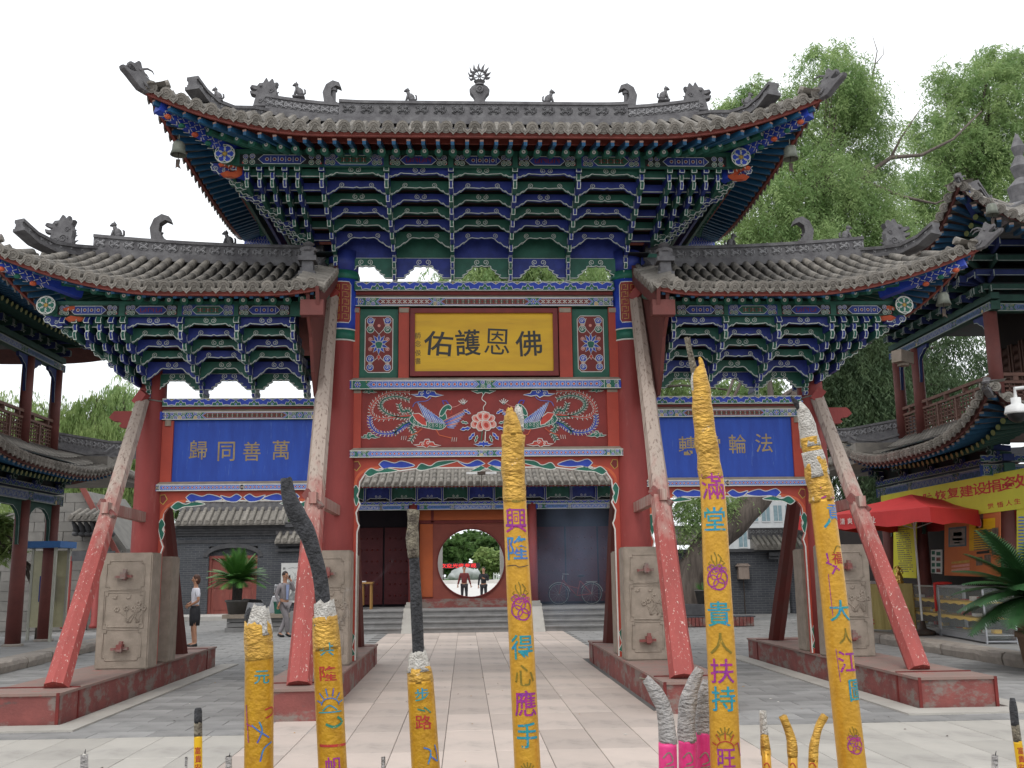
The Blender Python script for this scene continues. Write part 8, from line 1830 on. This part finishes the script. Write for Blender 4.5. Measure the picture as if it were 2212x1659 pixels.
willow('willow_tree', 'dark drooping willow between the gateway and the right tower', [(1840, 760, 19, 85, 110), (1900, 880, 19, 70, 80), (1800, 880, 18.5, 60, 90), (1940, 950, 20, 60, 50), (1880, 1060, 20, 60, 50), (1780, 1000, 20, 30, 60), (2040, 850, 21, 80, 60), (1930, 700, 20, 60, 60), (1850, 560, 20, 110, 45), (2000, 1010, 21, 60, 30), (1880, 800, 20, 90, 90), (2060, 780, 22, 70, 90), (1760, 850, 20, 60, 60), (1960, 820, 22, 60, 90)], [((12.6, 20.5, 0), .2), ((12.4, 20.5, 4), .17), ((11.9, 20, 8), .1)], 90000, 'willow_dark', base=(12.6, 20.5, 0), strand=(.8, 2.2), leaf=(.19, .045), fill=.95)
willow('willow_tree', 'green willow seen through the carved openings under the tall middle roof', [(1040, 620, 24, 110, 70), (1200, 600, 24, 120, 70), (1300, 640, 24, 90, 90), (1110, 560, 24, 120, 40), (955, 640, 25, 30, 40), (1350, 700, 24, 60, 80), (1440, 850, 24, 80, 110), (1560, 860, 24, 60, 60), (1640, 850, 22, 60, 50)], [((4.5, 24, 0), .3), ((4.3, 24, 6), .22), ((3.0, 24, 9), .1)], 75000, 'willow_leaf', base=(4.5, 24, 0), leaf=(.2, .045), fill=.95)
# left willows
for k, (bl, lab, bx, mt) in enumerate((([(118, 910, 27, 55, 70), (150, 960, 27, 50, 100), (95, 980, 27, 40, 90)], 'drooping willow beside the left tower, leftmost of the left group', -17.5, 'willow_pale'),
                                       ([(200, 900, 27, 45, 80), (230, 980, 26, 45, 110), (190, 1000, 26, 50, 90)], 'drooping willow in the middle of the left group above the stone gable', -15.2, 'willow_pale'),
                                       ([(272, 880, 28, 45, 80), (255, 850, 28, 30, 60), (290, 980, 27, 45, 110), (250, 1060, 27, 50, 80), (250, 1150, 27, 25, 60)], 'tallest drooping willow of the left group beside the outer column', -13.8, 'willow_leaf'),
                                       ([(25, 900, 30, 60, 80), (60, 960, 30, 60, 80), (10, 980, 30, 40, 80)], 'pale willow seen between the upper columns of the left tower', -21.5, 'willow_pale'))):
    zt_ = 3.5; willow('willow_tree', lab, bl, [((bx, 27.5, 0), .28), ((bx+.2, 27.5, 4), .2), (tuple(at(bl[0][0], bl[0][1], bl[0][2])), .08)], 34000, mt, base=(bx, 27.5, 0), strand=(1.8, 4.2), leaf=(.22, .036), up=-.2, nl=30, droop=1.15)
willow('broadleaf_tree', 'small leafy tree top peeping over the dark brick coping', [(388, 1085, 33, 26, 45), (630, 1115, 32, 14, 30)], [((-14.2, 33, 0), .2), ((-14.2, 33, 4), .1)], 6000, 'broad_leaf', base=(-14.2, 33, 0), droop=.2, up=.3, strand=(.3, .8))
for k, (bl, lab, mt) in enumerate((([(975, 1190, 150, 45, 35), (960, 1215, 150, 35, 22)], 'round green tree on the left beyond the moon gate', 'broad_leaf'), ([(1050, 1180, 155, 55, 30), (1015, 1170, 157, 40, 24), (1090, 1200, 155, 35, 35)], 'wide green tree in the centre beyond the moon gate', 'broad_leaf'), ([(1060, 1215, 142, 32, 24), (1048, 1200, 142, 16, 20)], 'yellowish tree on the right beyond the moon gate', 'willow_pale'))):
    c = at(bl[0][0], 1240, bl[0][2]); willow('park_tree', lab, bl, [((c[0], c[1], .4), .35), ((c[0], c[1], 3.5), .22)], 9000, mt, base=(c[0], c[1], .4), leaf=(.75, .5), strand=(.6, 1.6), droop=.25, up=.3)
willow('potted_shrub', 'narrow leaved pale shrub behind the pillars at the far left edge', [(8, 1175, 9.5, 22, 45), (2, 1150, 9.5, 20, 35)], [((-10.6, 9.5, .19), .05), ((-10.6, 9.5, 1.6), .03)], 1500, 'willow_pale', base=(-10.6, 9.5, .19), leaf=(.35, .035), strand=(.2, .5), droop=.3, up=.5)
# brick ring and stone step round the leaning trunk, pot plant beside it
ring = thing('tree_planter', 'low red brick ring with a dark stone bench around the leaning willow', 'planter', (tb[0]+.3, 15.6, 0)); b = MB(); b.box(-1.2, 1.15, -1.6, 1.5, 0, .26); b.box(-1.25, 1.2, -1.65, -1.2, .26, .30); obj('brick_ring', b, 'dark_brick', ring)
b = MB(); b.box(-1.2, .6, -.9, .9, .30, .62); obj('stone_bench', b, 'cornice_grey', ring)
b = MB()
for k in range(22): b.box(-1.22+k*.108, -1.22+k*.108+.09, -1.67, -1.6, .02, .27)
obj('brick_course', b, 'plinth_red', ring); ring.children[-1]['kind'] = 'stuff'
pp = at(1518, 1312, 15.0); po_ = thing('pot_plant', 'grassy plant in a tall grey pot beside the leaning willow', 'plant', (pp[0], 15.0, .62)); b = MB(); b.lathe([(.14, 0), (.22, .38), (.24, .38), (.24, .42), (.2, .42)], 16); obj('pot', b, 'pot_grey', po_, True); b = MB()
for k in range(60): a = rs.uniform(0, 6.28); r = rs.uniform(.1, .3); b.add([(.05*cos(a), .05*sin(a), .4), (.05*cos(a)+.02, .05*sin(a), .4), (r*cos(a), r*sin(a), .4+rs.uniform(.1, .3))], [(0, 1, 2)])
obj('blades', b, 'frond', po_, fix=False)
# ================================================================ incense burner and incense
pm('bronze_dark', (.06, .05, .035), (.03, .028, .02), 5, .5, .2, 20, metal=.6); pm('ash_bed', (.38, .36, .34), (.26, .25, .24), 20, 1, .6, 60)
bu = thing('incense_burner', 'long dark bronze incense burner filled with ash that holds the giant incense sticks', 'incense burner', (.15, -14.15, 0)); b = MB(); b.box(-1.4, 1.4, -.42, .42, .72, 1.06); b.box(-1.46, 1.46, -.48, .48, 1.06, 1.11); obj('trough', b, 'bronze_dark', bu)
for x in (-1.2, 1.2):
    for y in (-.34, .34): b = MB(); b.lathe([(.08, 0), (.05, .1), (.07, .4), (.09, .72)], 12, (x, y, 0)); obj('leg', b, 'bronze_dark', bu, True)
b = MB(); b.box(-1.38, 1.38, -.40, .40, 1.0, 1.115); obj('ash_fill', b, 'ash_bed', bu)
def foil(name, c1, c2, rough=.38, metal=.35, sc_=60, bump=.35, extra=None): return pm(name, c1, c2, sc_, rough, bump, sc_*3, (.6, .6, 1.25) if name in ('gold_crust', 'ash_grey') else (1, 1, 1), metal=metal, spec=.5, extra=extra, detail=3)
foil('gold_paper', (.62, .33, .03), (.52, .27, .025), bump=.10); foil('gold_paper_dark', (.55, .29, .015), (.43, .215, .012), bump=.14, extra=[((.36, .2, .03), 20, .62, .1, (1, 1, .6))]); foil('gold_crust', (.62, .36, .06), (.40, .22, .035), .42, .4, 60, .45, extra=[((.55, .45, .33), 60, .62, .08, (1, 1, 1)), ((.16, .09, .02), 80, .68, .06, (1, 1, 1))])
foil('ash_white', (.78, .74, .68), (.52, .48, .43), .95, 0, 110, .8, extra=[((.36, .28, .2), 60, .62, .1, (1, 1, 1))]); foil('ash_grey', (.50, .47, .45), (.32, .30, .29), .95, 0, 70, .8, extra=[((.16, .14, .14), 90, .66, .1, (1, 1, .5))])
foil('charred', (.018, .018, .02), (.05, .05, .055), .8, 0, 70, .6, extra=[((.35, .33, .3), 130, .71, .04, (1, 1, 1))]); foil('burnt_gold', (.30, .26, .19), (.10, .08, .06), .9, 0, 90, .8, extra=[((.60, .38, .12), 60, .60, .06, (1, 1, 1))]); foil('pink_paper', (.72, .04, .22), (.60, .03, .17), .45, 0, 30, .1)
_f0 = foil
def foil(name, c1, c2, *a): return _f0(name, c1, c2, *a, extra=[((.60, .33, .03), 140, .60, .06, (1, 1, 1))]) if 'ink' in name else _f0(name, c1, c2, *a)
foil('ink_magenta', (.42, .02, .20), (.20, .03, .26), .4, .2, 120, .1); foil('ink_teal', (.02, .25, .42), (.02, .28, .26), .4, .2, 60, .1); foil('ink_olive', (.24, .17, .01), (.16, .12, .01), .5, .1, 100, .1); foil('ink_blue', (.10, .07, .40), (.03, .25, .45), .4, .2, 50, .1); foil('ink_red', (.45, .03, .02), (.32, .02, .02), .5, .1, 100, .1); foil('ink_green', (.03, .22, .14), (.03, .16, .1), .5, .1, 100, .1); foil('ink_silver', (.30, .28, .2), (.2, .2, .15), .4, .3, 100, .1)
def axis_fn(pts, Y):
    """pts [(x,y,half width px)] bottom to top -> sampled axis, radius"""
    P = [Vector(at(x, y, Y)) for x, y, w_ in pts]; m = (Y-CAM[1])/2174; R = [w_*m for _, _, w_ in pts]; out = []; rad = []
    for i in range(len(P)-1):
        n = max(2, int((P[i+1]-P[i]).length/.006)); p0, p3 = P[max(i-1, 0)], P[min(i+2, len(P)-1)]
        for k in range(n):
            t = k/n; a, c = P[i], P[i+1]; out.append(.5*((2*a)+(c-p0)*t+(2*p0-5*a+4*c-p3)*t*t+(3*a-p0-3*c+p3)*t**3)); rad.append(lerp(R[i], R[i+1], t))
    out.append(P[-1]); rad.append(R[-1]); return out, rad
def burnt(name, pts, Y, mat, parent, amp=.1, freq=60, n=22, ragged=0, seed=0, rings=False):
    ax, rd = axis_fn(pts, Y); b = MB(); sv = seed*7.3
    def wob(i, j):
        a = 2*pi*j/n; p = Vector((cos(a)*1.4+sv, sin(a)*1.4, i*.006*freq*.25)); q = Vector((cos(a)*3+sv, sin(a)*3, i*.006*freq))
        f = 1+amp*noise.noise(p)+amp*.6*noise.noise(q)
        if rings: f += amp*.55*sin(i*.9+1.2*sin(a+sv)+2*noise.noise(p))
        return f
    b.tube([tuple(p) for p in ax], rd, n, 0, True, wob)
    if ragged:      # torn rim
        k0 = len(ax)-1
        for j in range(n):
            q = b.v[k0*n+j]; h = ragged*(noise.noise(Vector((cos(2*pi*j/n)*1.6+sv, sin(2*pi*j/n)*1.6, 5)))+.2); b.v[k0*n+j] = (q[0], q[1], q[2]+h)
            q = b.v[(k0-1)*n+j]; b.v[(k0-1)*n+j] = (q[0], q[1], q[2]+h*.6)
    return obj(name, b, mat, parent, True)
def wrapT(pts, Y, lift=.0004):
    ax, rd = axis_fn(pts, Y); zs = [p.z for p in ax]
    def T(u, v, w_):
        i = min(max(int(np.searchsorted(zs, v))-1, 0), len(ax)-2); t = (v-zs[i])/(zs[i+1]-zs[i]+1e-9); c = ax[i].lerp(ax[i+1], t); r = lerp(rd[i], rd[i+1], t); a = u/r; rr = r*1.012+w_+lift
        vx = Vector((CAM[0]-c.x, CAM[1]-c.y, 0)).normalized(); sx = Vector((-vx.y, vx.x, 0)); return c+vx*(cos(a)*rr)+sx*(sin(a)*rr)
    return T
def stick_base(pts, Y):     # carries the stick down into the ash bed, out of the picture
    (x0, y0, w0), (x1, y1, w1) = pts[0], pts[1]; s_ = (x0-x1)/max(1, (y0-y1)); yb = 2150; return [(x0+s_*(yb-y0), yb, w0*1.02)]+pts
def marks(t, body, pts, Y, chars, deco=()):
    A = Art(); T = wrapT(stick_base(pts, Y), Y); m = (Y-CAM[1])/2174; ax, rd = axis_fn(stick_base(pts, Y), Y)
    def uv(x, y):
        p = Vector(at(x, y, Y)); c = min(ax, key=lambda q: abs(q.z-p.z)); r = rd[ax.index(c)]; dx = max(-.98*r, min(.98*r, p.x-c.x)); return r*math.asin(dx/r), p.z
    for ch, x, y, h, mt, sx in chars:
        u, v = uv(x, y); A.text(ch, u, v, h*m, mt, .008, sx)
    A.up()
    for f in deco: f(A, uv, m)
    A.build('printed_marks', MATS, T, body, eps=.00012, cuts=[k*.0035 for k in range(-12, 13)])
def flower(x, y, s, m1, m2):
    def f(A, uv, m):
        u, v = uv(x, y); s2 = s*m
        for k in range(5):
            a = .5+k*.55; A.line([(u, v), (u+s2*.5*cos(a), v+s2*.6*sin(a)), (u+s2*.35*cos(a+.3), v+s2*.85*sin(a))], s2*.06, m2)
        for k in range(4): A.ring(u+s2*.28*cos(k*1.57+.3), v-s2*.55+s2*.28*sin(k*1.57+.3), s2*.3, s2*.055, m1)
        A.ring(u, v-s2*.55, s2*.55, s2*.06, m1)
        for k in range(7): A.ring(u-s2*.4+s2*.13*k, v-s2*.02+s2*.1*sin(k*2), s2*.13, s2*.04, m1)
    return f
def strokes(L, mt, w_=2.2):
    def f(A, uv, m):
        for P in L: A.line(smooth([uv(x, y) for x, y in P], 4) if len(P) > 2 else [uv(*p) for p in P], w_*m, mt)
    return f
def rays(x, y, mt, n=6, r=14):
    def f(A, uv, m):
        u, v = uv(x, y)
        for k in range(n): a = pi*(k+.5)/n; A.line([(u+r*m*cos(a), v+r*m*sin(a)), (u+r*1.7*m*cos(a), v+r*1.9*m*sin(a))], 2.4*m, mt)
        A.line([(u+r*m*cos(pi*k/10), v+r*.8*m*sin(pi*k/10)) for k in range(11)], 2.2*m, mt)
    return f
def stick(label, Y, body, bmat, crust=(), chars=(), deco=(), group='giant incense sticks', cat='incense stick', nm='incense_stick'):
    t = thing(nm, label, cat, tuple(Vector(at(body[0][0], 2000, Y))), 0, group); o3 = Vector(t.location); kids = []
    bo = burnt('paper_body', stick_base(list(body), Y), Y, bmat, t, .004, 12, 28, 0, len(label)); kids.append(bo)
    for k, (nm_, pts, mt, amp, fr, rag, rg) in enumerate(crust): kids.append(burnt(nm_, list(pts), Y, mt, t, amp, fr, 24, rag, k+len(label), rg))
    if chars or deco: marks(t, bo, list(body), Y, chars, deco)
    for o in kids: o.location = -o3
    return t
YI = -14.25
stick('thick gold incense stick with a torn ashy top, leftmost of the big ones', YI, [(559, 1665, 29), (560, 1420, 29)], 'gold_paper_dark',
      [('burnt_crust', [(560, 1424, 29.5), (558, 1380, 29.5), (556, 1352, 27)], 'gold_crust', .10, 60, .012, False), ('ash_top', [(560, 1372, 27), (560, 1345, 26), (563, 1322, 17)], 'ash_white', .28, 80, .02, False), ('charred_core', [(548, 1345, 12), (543, 1330, 14), (549, 1319, 11)], 'charred', .2, 60, 0, False)],
      [('元', 566, 1460, 26, 'ink_teal', 1.1)], [strokes([[(572, 1530), (586, 1526), (588, 1538), (574, 1548)]], 'ink_red', 3), strokes([[(545, 1562), (560, 1575), (580, 1590)], [(556, 1600), (566, 1575), (560, 1555)], [(585, 1600), (570, 1612), (562, 1640)]], 'ink_blue', 3), strokes([[(534, 1520), (538, 1600)], [(534, 1560), (548, 1566)]], 'ink_magenta', 2)])
stick('gold incense stick with a long curved charred core', YI, [(719, 1665, 29), (706, 1400, 29)], 'gold_paper_dark',
      [('burnt_crust', [(706, 1403, 29.5), (704, 1368, 28.5), (702, 1335, 26)], 'gold_crust', .09, 60, .006, False), ('ash_top', [(702, 1350, 26.5), (701, 1328, 24), (700, 1308, 21)], 'ash_white', .25, 80, .014, False),
       ('charred_core', [(704, 1330, 13), (697, 1290, 15), (690, 1240, 15), (676, 1190, 16), (660, 1145, 18), (640, 1110, 19), (625, 1075, 16), (618, 1035, 12)], 'charred', .14, 40, .004, False)],
      [('共', 706, 1400, 26, 'ink_teal', 1.1), ('隆', 709, 1452, 30, 'ink_red', 1.25), ('一', 721, 1606, 5, 'ink_red', 1.3), ('帆', 722, 1648, 32, 'ink_magenta', 1.1)], [rays(714, 1520, 'ink_blue', 6, 18), strokes([[(698, 1532), (712, 1520), (728, 1530)], [(690, 1536), (736, 1533)]], 'ink_teal', 2.4), strokes([[(728, 1545), (738, 1556), (722, 1566), (704, 1560)]], 'ink_green', 5)])
stick('gold incense stick with a straight black core and a white ash collar', YI, [(920, 1665, 29), (908, 1470, 27)], 'gold_paper_dark',
      [('burnt_crust', [(908, 1474, 27.5), (906, 1452, 26), (905, 1442, 24)], 'gold_crust', .08, 60, .004, False), ('ash_top', [(906, 1450, 25), (904, 1428, 20), (902, 1410, 15)], 'ash_white', .25, 80, .012, False),
       ('charred_core', [(904, 1430, 12), (903, 1400, 12), (899, 1300, 12), (895, 1210, 11), (892, 1170, 10)], 'charred', .09, 40, 0, False), ('burnt_tip', [(893, 1205, 12), (890, 1160, 14), (891, 1138, 11), (892, 1120, 11.5), (892, 1104, 13)], 'burnt_gold', .22, 70, .004, False)],
      [('步', 912, 1497, 26, 'ink_teal', 1.2), ('路', 915, 1556, 28, 'ink_red', 1.2)], [strokes([[(902, 1528), (918, 1532)], [(916, 1524), (930, 1536)]], 'ink_green', 3), strokes([[(915, 1610), (930, 1618), (925, 1645)], [(938, 1605), (944, 1640), (930, 1628)]], 'ink_blue', 3)])
stick('tall gold incense stick with purple and blue characters standing before the moon gate', YI, [(1140, 1665, 27), (1127, 1400, 26.5), (1117, 1200, 25.5), (1112, 1080, 25)], 'gold_paper',
      [('burnt_crust', [(1112, 1084, 25.5), (1110, 1040, 25), (1108, 990, 24.5), (1109, 940, 25)], 'gold_crust', .07, 70, 0, True), ('torn_top', [(1109, 942, 24.5), (1107, 920, 22), (1106, 902, 18)], 'gold_crust', .25, 60, .012, False), ('ash_top', [(1116, 930, 14), (1119, 905, 12), (1121, 884, 7)], 'ash_white', .3, 70, .010, False), ('gold_flap', [(1100, 950, 13), (1100, 915, 11), (1102, 884, 6)], 'gold_crust', .2, 60, .006, False)],
      [('興', 1115, 1125, 52, 'ink_magenta', .98), ('隆', 1119, 1184, 50, 'ink_blue', .98), ('得', 1128, 1396, 50, 'ink_teal', .98), ('心', 1133, 1456, 42, 'ink_olive', .95), ('應', 1136, 1516, 52, 'ink_magenta', .96), ('手', 1139, 1584, 50, 'ink_teal', .92)],
      [flower(1126, 1292, 40, 'ink_magenta', 'ink_olive'), rays(1140, 1662, 'ink_olive', 7, 10), strokes([[(1096, 1223), (1112, 1221), (1122, 1225), (1140, 1221)]], 'bark', 1.6), strokes([[(1098, 1078), (1112, 1085), (1128, 1082)]], 'ink_olive', 5)])
stick('tallest gold incense stick with purple and teal characters in front of the right bay', YI-.02, [(1568, 1665, 31), (1560, 1450, 30), (1549, 1250, 29), (1541, 1080, 27), (1536, 1030, 26)], 'gold_paper',
      [('burnt_crust', [(1536, 1034, 26.5), (1530, 980, 25), (1522, 920, 23.5), (1515, 850, 21), (1511, 815, 18), (1511, 800, 13)], 'gold_crust', .08, 70, .01, True), ('ash_patch', [(1504, 848, 9), (1500, 825, 9), (1502, 806, 7)], 'ash_white', .25, 80, .008, False),
       ('gold_flap', [(1514, 812, 9), (1516, 790, 7), (1512, 776, 4)], 'gold_crust', .2, 60, .006, False), ('bare_core', [(1503, 815, 8), (1496, 785, 7), (1489, 755, 6), (1484, 731, 7)], 'burnt_gold', .12, 60, .003, False)],
      [('滿', 1541, 1052, 56, 'ink_magenta', .98), ('堂', 1544, 1122, 50, 'ink_teal', 1.0), ('貴', 1553, 1325, 52, 'ink_teal', 1.0), ('人', 1557, 1388, 44, 'ink_olive', 1.1), ('扶', 1560, 1447, 50, 'ink_magenta', 1.05), ('持', 1563, 1506, 50, 'ink_teal', 1.05), ('旺', 1569, 1632, 36, 'ink_magenta', .95)],
      [flower(1549, 1228, 40, 'ink_magenta', 'ink_olive'), rays(1566, 1590, 'ink_olive', 7, 12), rays(1567, 1612, 'ink_red', 5, 18), strokes([[(1548, 1655), (1560, 1662), (1590, 1655)], [(1592, 1600), (1597, 1630)]], 'ink_magenta', 3)])
stick('leaning gold incense stick with a white peeling top before the right outer column', YI+.05, [(1842, 1665, 29), (1818, 1450, 28), (1797, 1250, 27), (1776, 1080, 25)], 'gold_paper',
      [('burnt_crust', [(1776, 1084, 25.5), (1768, 1040, 25), (1757, 985, 22), (1748, 945, 20)], 'gold_crust', .13, 60, 0, True), ('ash_top', [(1752, 965, 21.5), (1744, 920, 18), (1735, 890, 13), (1724, 872, 6)], 'ash_white', .16, 80, .004, False), ('peeled_patch', [(1768, 1030, 24.8), (1760, 1000, 24), (1754, 975, 22.6)], 'ash_white', .1, 60, .0, False), ('charred_tip', [(1733, 888, 10), (1722, 873, 7), (1708, 856, 2)], 'charred', .2, 60, 0, False)],
      [('文', 1788, 1063, 32, 'ink_magenta', 1.0), ('貢', 1800, 1108, 34, 'ink_blue', 1.0), ('福', 1808, 1205, 26, 'ink_red', 1.0), ('大', 1816, 1318, 44, 'ink_teal', 1.1), ('人', 1826, 1372, 32, 'ink_olive', 1.0), ('江', 1832, 1427, 44, 'ink_magenta', 1.0), ('圖', 1848, 1488, 44, 'ink_teal', 1.0)],
      [strokes([[(1782, 1140), (1790, 1128), (1794, 1120)]], 'ink_teal', 5), strokes([[(1785, 1215), (1800, 1222), (1812, 1232)], [(1786, 1195), (1790, 1215)], [(1798, 1240), (1806, 1222)]], 'ink_magenta', 3.5), strokes([[(1800, 1196), (1806, 1180), (1818, 1184)]], 'ink_olive', 2.2), flower(1845, 1590, 28, 'ink_magenta', 'ink_olive'), strokes([[(1790, 1240), (1800, 1330)], [(1806, 1400), (1816, 1470)]], 'ink_magenta', 1.2)])
for k, (lab, bd, cr) in enumerate((('pink incense stick with a thin ashy top bent to the left', [(1443, 1665, 19), (1442, 1604, 18.5)], [('ash_top', [(1442, 1606, 18.5), (1440, 1570, 17.5), (1430, 1525, 16), (1412, 1488, 14), (1394, 1468, 9)], 'ash_grey', .12, 70, .004, True), ('bare_tip', [(1396, 1470, 2.4), (1388, 1466, 2), (1381, 1465, 1.4)], 'burnt_gold', .1, 60, 0, False)]),
                                   ('pink incense stick with a thick ashy top bent to the right', [(1486, 1665, 19), (1485, 1600, 18.5)], [('ash_top', [(1485, 1603, 18.5), (1483, 1560, 18), (1488, 1510, 17), (1500, 1472, 14), (1513, 1447, 8)], 'ash_grey', .10, 70, .004, True)]),
                                   ('pink incense stick with an upright ashy top, nearest the tall gold stick', [(1522, 1665, 18), (1521, 1582, 17.5)], [('ash_top', [(1521, 1585, 17.5), (1520, 1550, 18), (1521, 1505, 15), (1524, 1470, 5)], 'ash_grey', .10, 70, .004, False)]))):
    stick(lab, YI-.02+.035*k, bd, 'pink_paper', cr, [], [strokes([[(bd[0][0]-10, 1635), (bd[0][0]+2, 1622), (bd[0][0]+10, 1640), (bd[0][0]-4, 1648)], [(bd[0][0]-8, 1655), (bd[0][0]+12, 1652)]], 'ink_silver', 2.5)], 'pink incense sticks')
for lab, bd, cr, ch in (('thin gold incense stick with a pale ashy upright tip, left of the three small ones', [(1657, 1665, 9.5), (1655, 1630, 9.5)], [('burnt_crust', [(1655, 1632, 9.8), (1652, 1600, 9), (1651, 1585, 8)], 'gold_crust', .14, 90, 0, True), ('ash_top', [(1651, 1588, 8), (1649, 1560, 7.5), (1648, 1536, 7)], 'ash_white', .12, 90, .002, True)], 1),
                        ('thin gold incense stick bent to the left, middle of the three small ones', [(1713, 1665, 9.8), (1712, 1632, 9.8)], [('burnt_crust', [(1712, 1635, 10), (1709, 1600, 10), (1700, 1568, 9), (1691, 1548, 8)], 'gold_crust', .16, 90, .003, True)], 1),
                        ('thin gold incense stick bent to the right, right of the three small ones', [(1756, 1665, 9.8), (1757, 1642, 9.8)], [('burnt_crust', [(1757, 1645, 10), (1758, 1610, 9.8), (1767, 1575, 8.5), (1782, 1546, 7)], 'gold_crust', .16, 90, .003, True)], 1),
                        ('slim yellow incense stick with a blackened tip at the lower left', [(428, 1665, 8.3), (428, 1590, 8)], [('scorched_part', [(428, 1592, 8), (428, 1560, 8)], 'burnt_gold', .02, 60, 0, False), ('blackened_tip', [(428, 1562, 8), (428, 1536, 7.8), (428, 1529, 5)], 'charred', .03, 60, 0, False)], 2),
                        ('slim yellow incense stick with a blackened tip at the lower right edge', [(2207, 1665, 8.6), (2198, 1600, 8.4)], [('scorched_part', [(2198, 1602, 8.4), (2193, 1565, 8.2)], 'burnt_gold', .02, 60, 0, False), ('blackened_tip', [(2193, 1567, 8.2), (2189, 1530, 8), (2187, 1508, 5)], 'charred', .03, 60, 0, False)], 2)):
    x = bd[0][0]; stick(lab, YI+.01, bd, 'gold_paper' if ch == 1 else 'plaque_yellow', cr, [] if ch == 1 else [('富', x-1 if x < 1000 else x-3, 1620, 14, 'ink_red', .9), ('貴', x if x < 1000 else x-1, 1638, 14, 'ink_red', .9), ('安', x, 1656, 14, 'ink_red', .9)], [strokes([[(x-6, 1652), (x, 1646), (x+5, 1656)]], 'ink_red', 2)] if ch == 1 else [], 'small incense sticks')
for lab, x, y, h in (('small ash tipped candle end at the lower left', 182, 1632, 14), ('ash tipped candle end between the black tipped stick and the thick gold stick', 494, 1640, 12), ('tiny ash tip left of the black tipped incense stick', 402, 1651, 5), ('small ash tip rising under the moon gate path', 828, 1648, 8), ('small ash tipped candle end at the lower right', 2149, 1636, 12)):
    stick(lab, YI, [(x, 1672, h*.55), (x, y+h, h*.5)], 'ash_grey', [('ash_top', [(x, y+h+2, h*.5), (x, y+3, h*.38), (x+1, y-4, h*.15)], 'ash_white', .25, 90, 0, False), ('wick', [(x+1, y-2, 1.2), (x+2, y-9, .9), (x+3, y-14, .4)], 'charred', .1, 60, 0, False)], [], [], 'ash tipped candle ends', 'candle', 'candle_end')
b = MB()
for k in range(150):
    x, y = rs.uniform(-6.5, 6.5), rs.uniform(-9.5, 9)
    if abs(x) > 1.8 and abs(y) < 3.8 and blocked(x, y, .1): continue
    s_ = rs.uniform(.008, .03); a = rs.uniform(0, 6.3); b.add([(x+s_*cos(a), y+s_*sin(a), .004), (x-s_*sin(a)*.5, y+s_*cos(a)*.5, .012), (x-s_*cos(a), y-s_*sin(a), .005), (x+s_*.5*sin(a), y-s_*.5*cos(a), .006)], [(0, 1, 2, 3)], rs.randrange(3))
tag(obj('litter', b, ['ash_white', 'wood_yellow', 'bark'], fix=False), kind='stuff')
# ================================================================ smoke
def smoke_mat(name, dens, c=(.75, .8, .9, 1), noise_s=1.2, fall=True):
    m = bpy.data.materials.new(name); m.use_nodes = True; n = m.node_tree; L = n.links.new; n.nodes.remove(n.nodes['Principled BSDF']); v = n.nodes.new('ShaderNodeVolumePrincipled'); v.inputs['Color'].default_value = c
    tc = n.nodes.new('ShaderNodeTexCoord'); ns = n.nodes.new('ShaderNodeTexNoise'); ns.inputs['Scale'].default_value = noise_s; ns.inputs['Detail'].default_value = 3; L(tc.outputs['Object'], ns.inputs['Vector']); rp = n.nodes.new('ShaderNodeMapRange'); rp.inputs[1].default_value = .35; rp.inputs[2].default_value = .75; rp.inputs[3].default_value = 0; rp.inputs[4].default_value = dens; L(ns.outputs[0], rp.inputs[0]); out = rp.outputs[0]
    if fall:
        ln = n.nodes.new('ShaderNodeVectorMath'); ln.operation = 'LENGTH'; L(tc.outputs['Object'], ln.inputs[0]); mr = n.nodes.new('ShaderNodeMapRange'); mr.inputs[1].default_value = .2; mr.inputs[2].default_value = 1; mr.inputs[3].default_value = 1; mr.inputs[4].default_value = 0; L(ln.outputs['Value'], mr.inputs[0]); mu = n.nodes.new('ShaderNodeMath'); mu.operation = 'MULTIPLY'; L(out, mu.inputs[0]); L(mr.outputs[0], mu.inputs[1]); out = mu.outputs[0]
    L(out, v.inputs['Density']); L(v.outputs[0], n.nodes['Material Output'].inputs['Volume']); MATS[name] = m
smoke_mat('smoke_drift', .20, (.55, .68, .95, 1)); smoke_mat('smoke_wisp', 9., (.85, .88, .95, 1), 6, False)
b = MB(); b.ell((0, 0, 0), (1, 1, 1), 20); p = at(1240, 1190, 6.5); o = obj('smoke', b, 'smoke_drift', None, True, loc=(p[0], 6.5, 1.9)); o.scale = (1.35, 2.6, 1.6); o['kind'] = 'stuff'
for pth, w_ in (([(742, 1275), (775, 1268), (812, 1252), (840, 1222), (852, 1190)], 5), ([(735, 1345), (750, 1325), (742, 1300), (752, 1270)], 7), ([(592, 1440), (600, 1410), (594, 1385), (602, 1350)], 4)):
    o = burnt('smoke', [(x, y, w_*(1 if k % 2 else .6)) for k, (x, y) in enumerate(pth)], YI-.03, 'smoke_wisp', None, .3, 30, 10); o['kind'] = 'stuff'
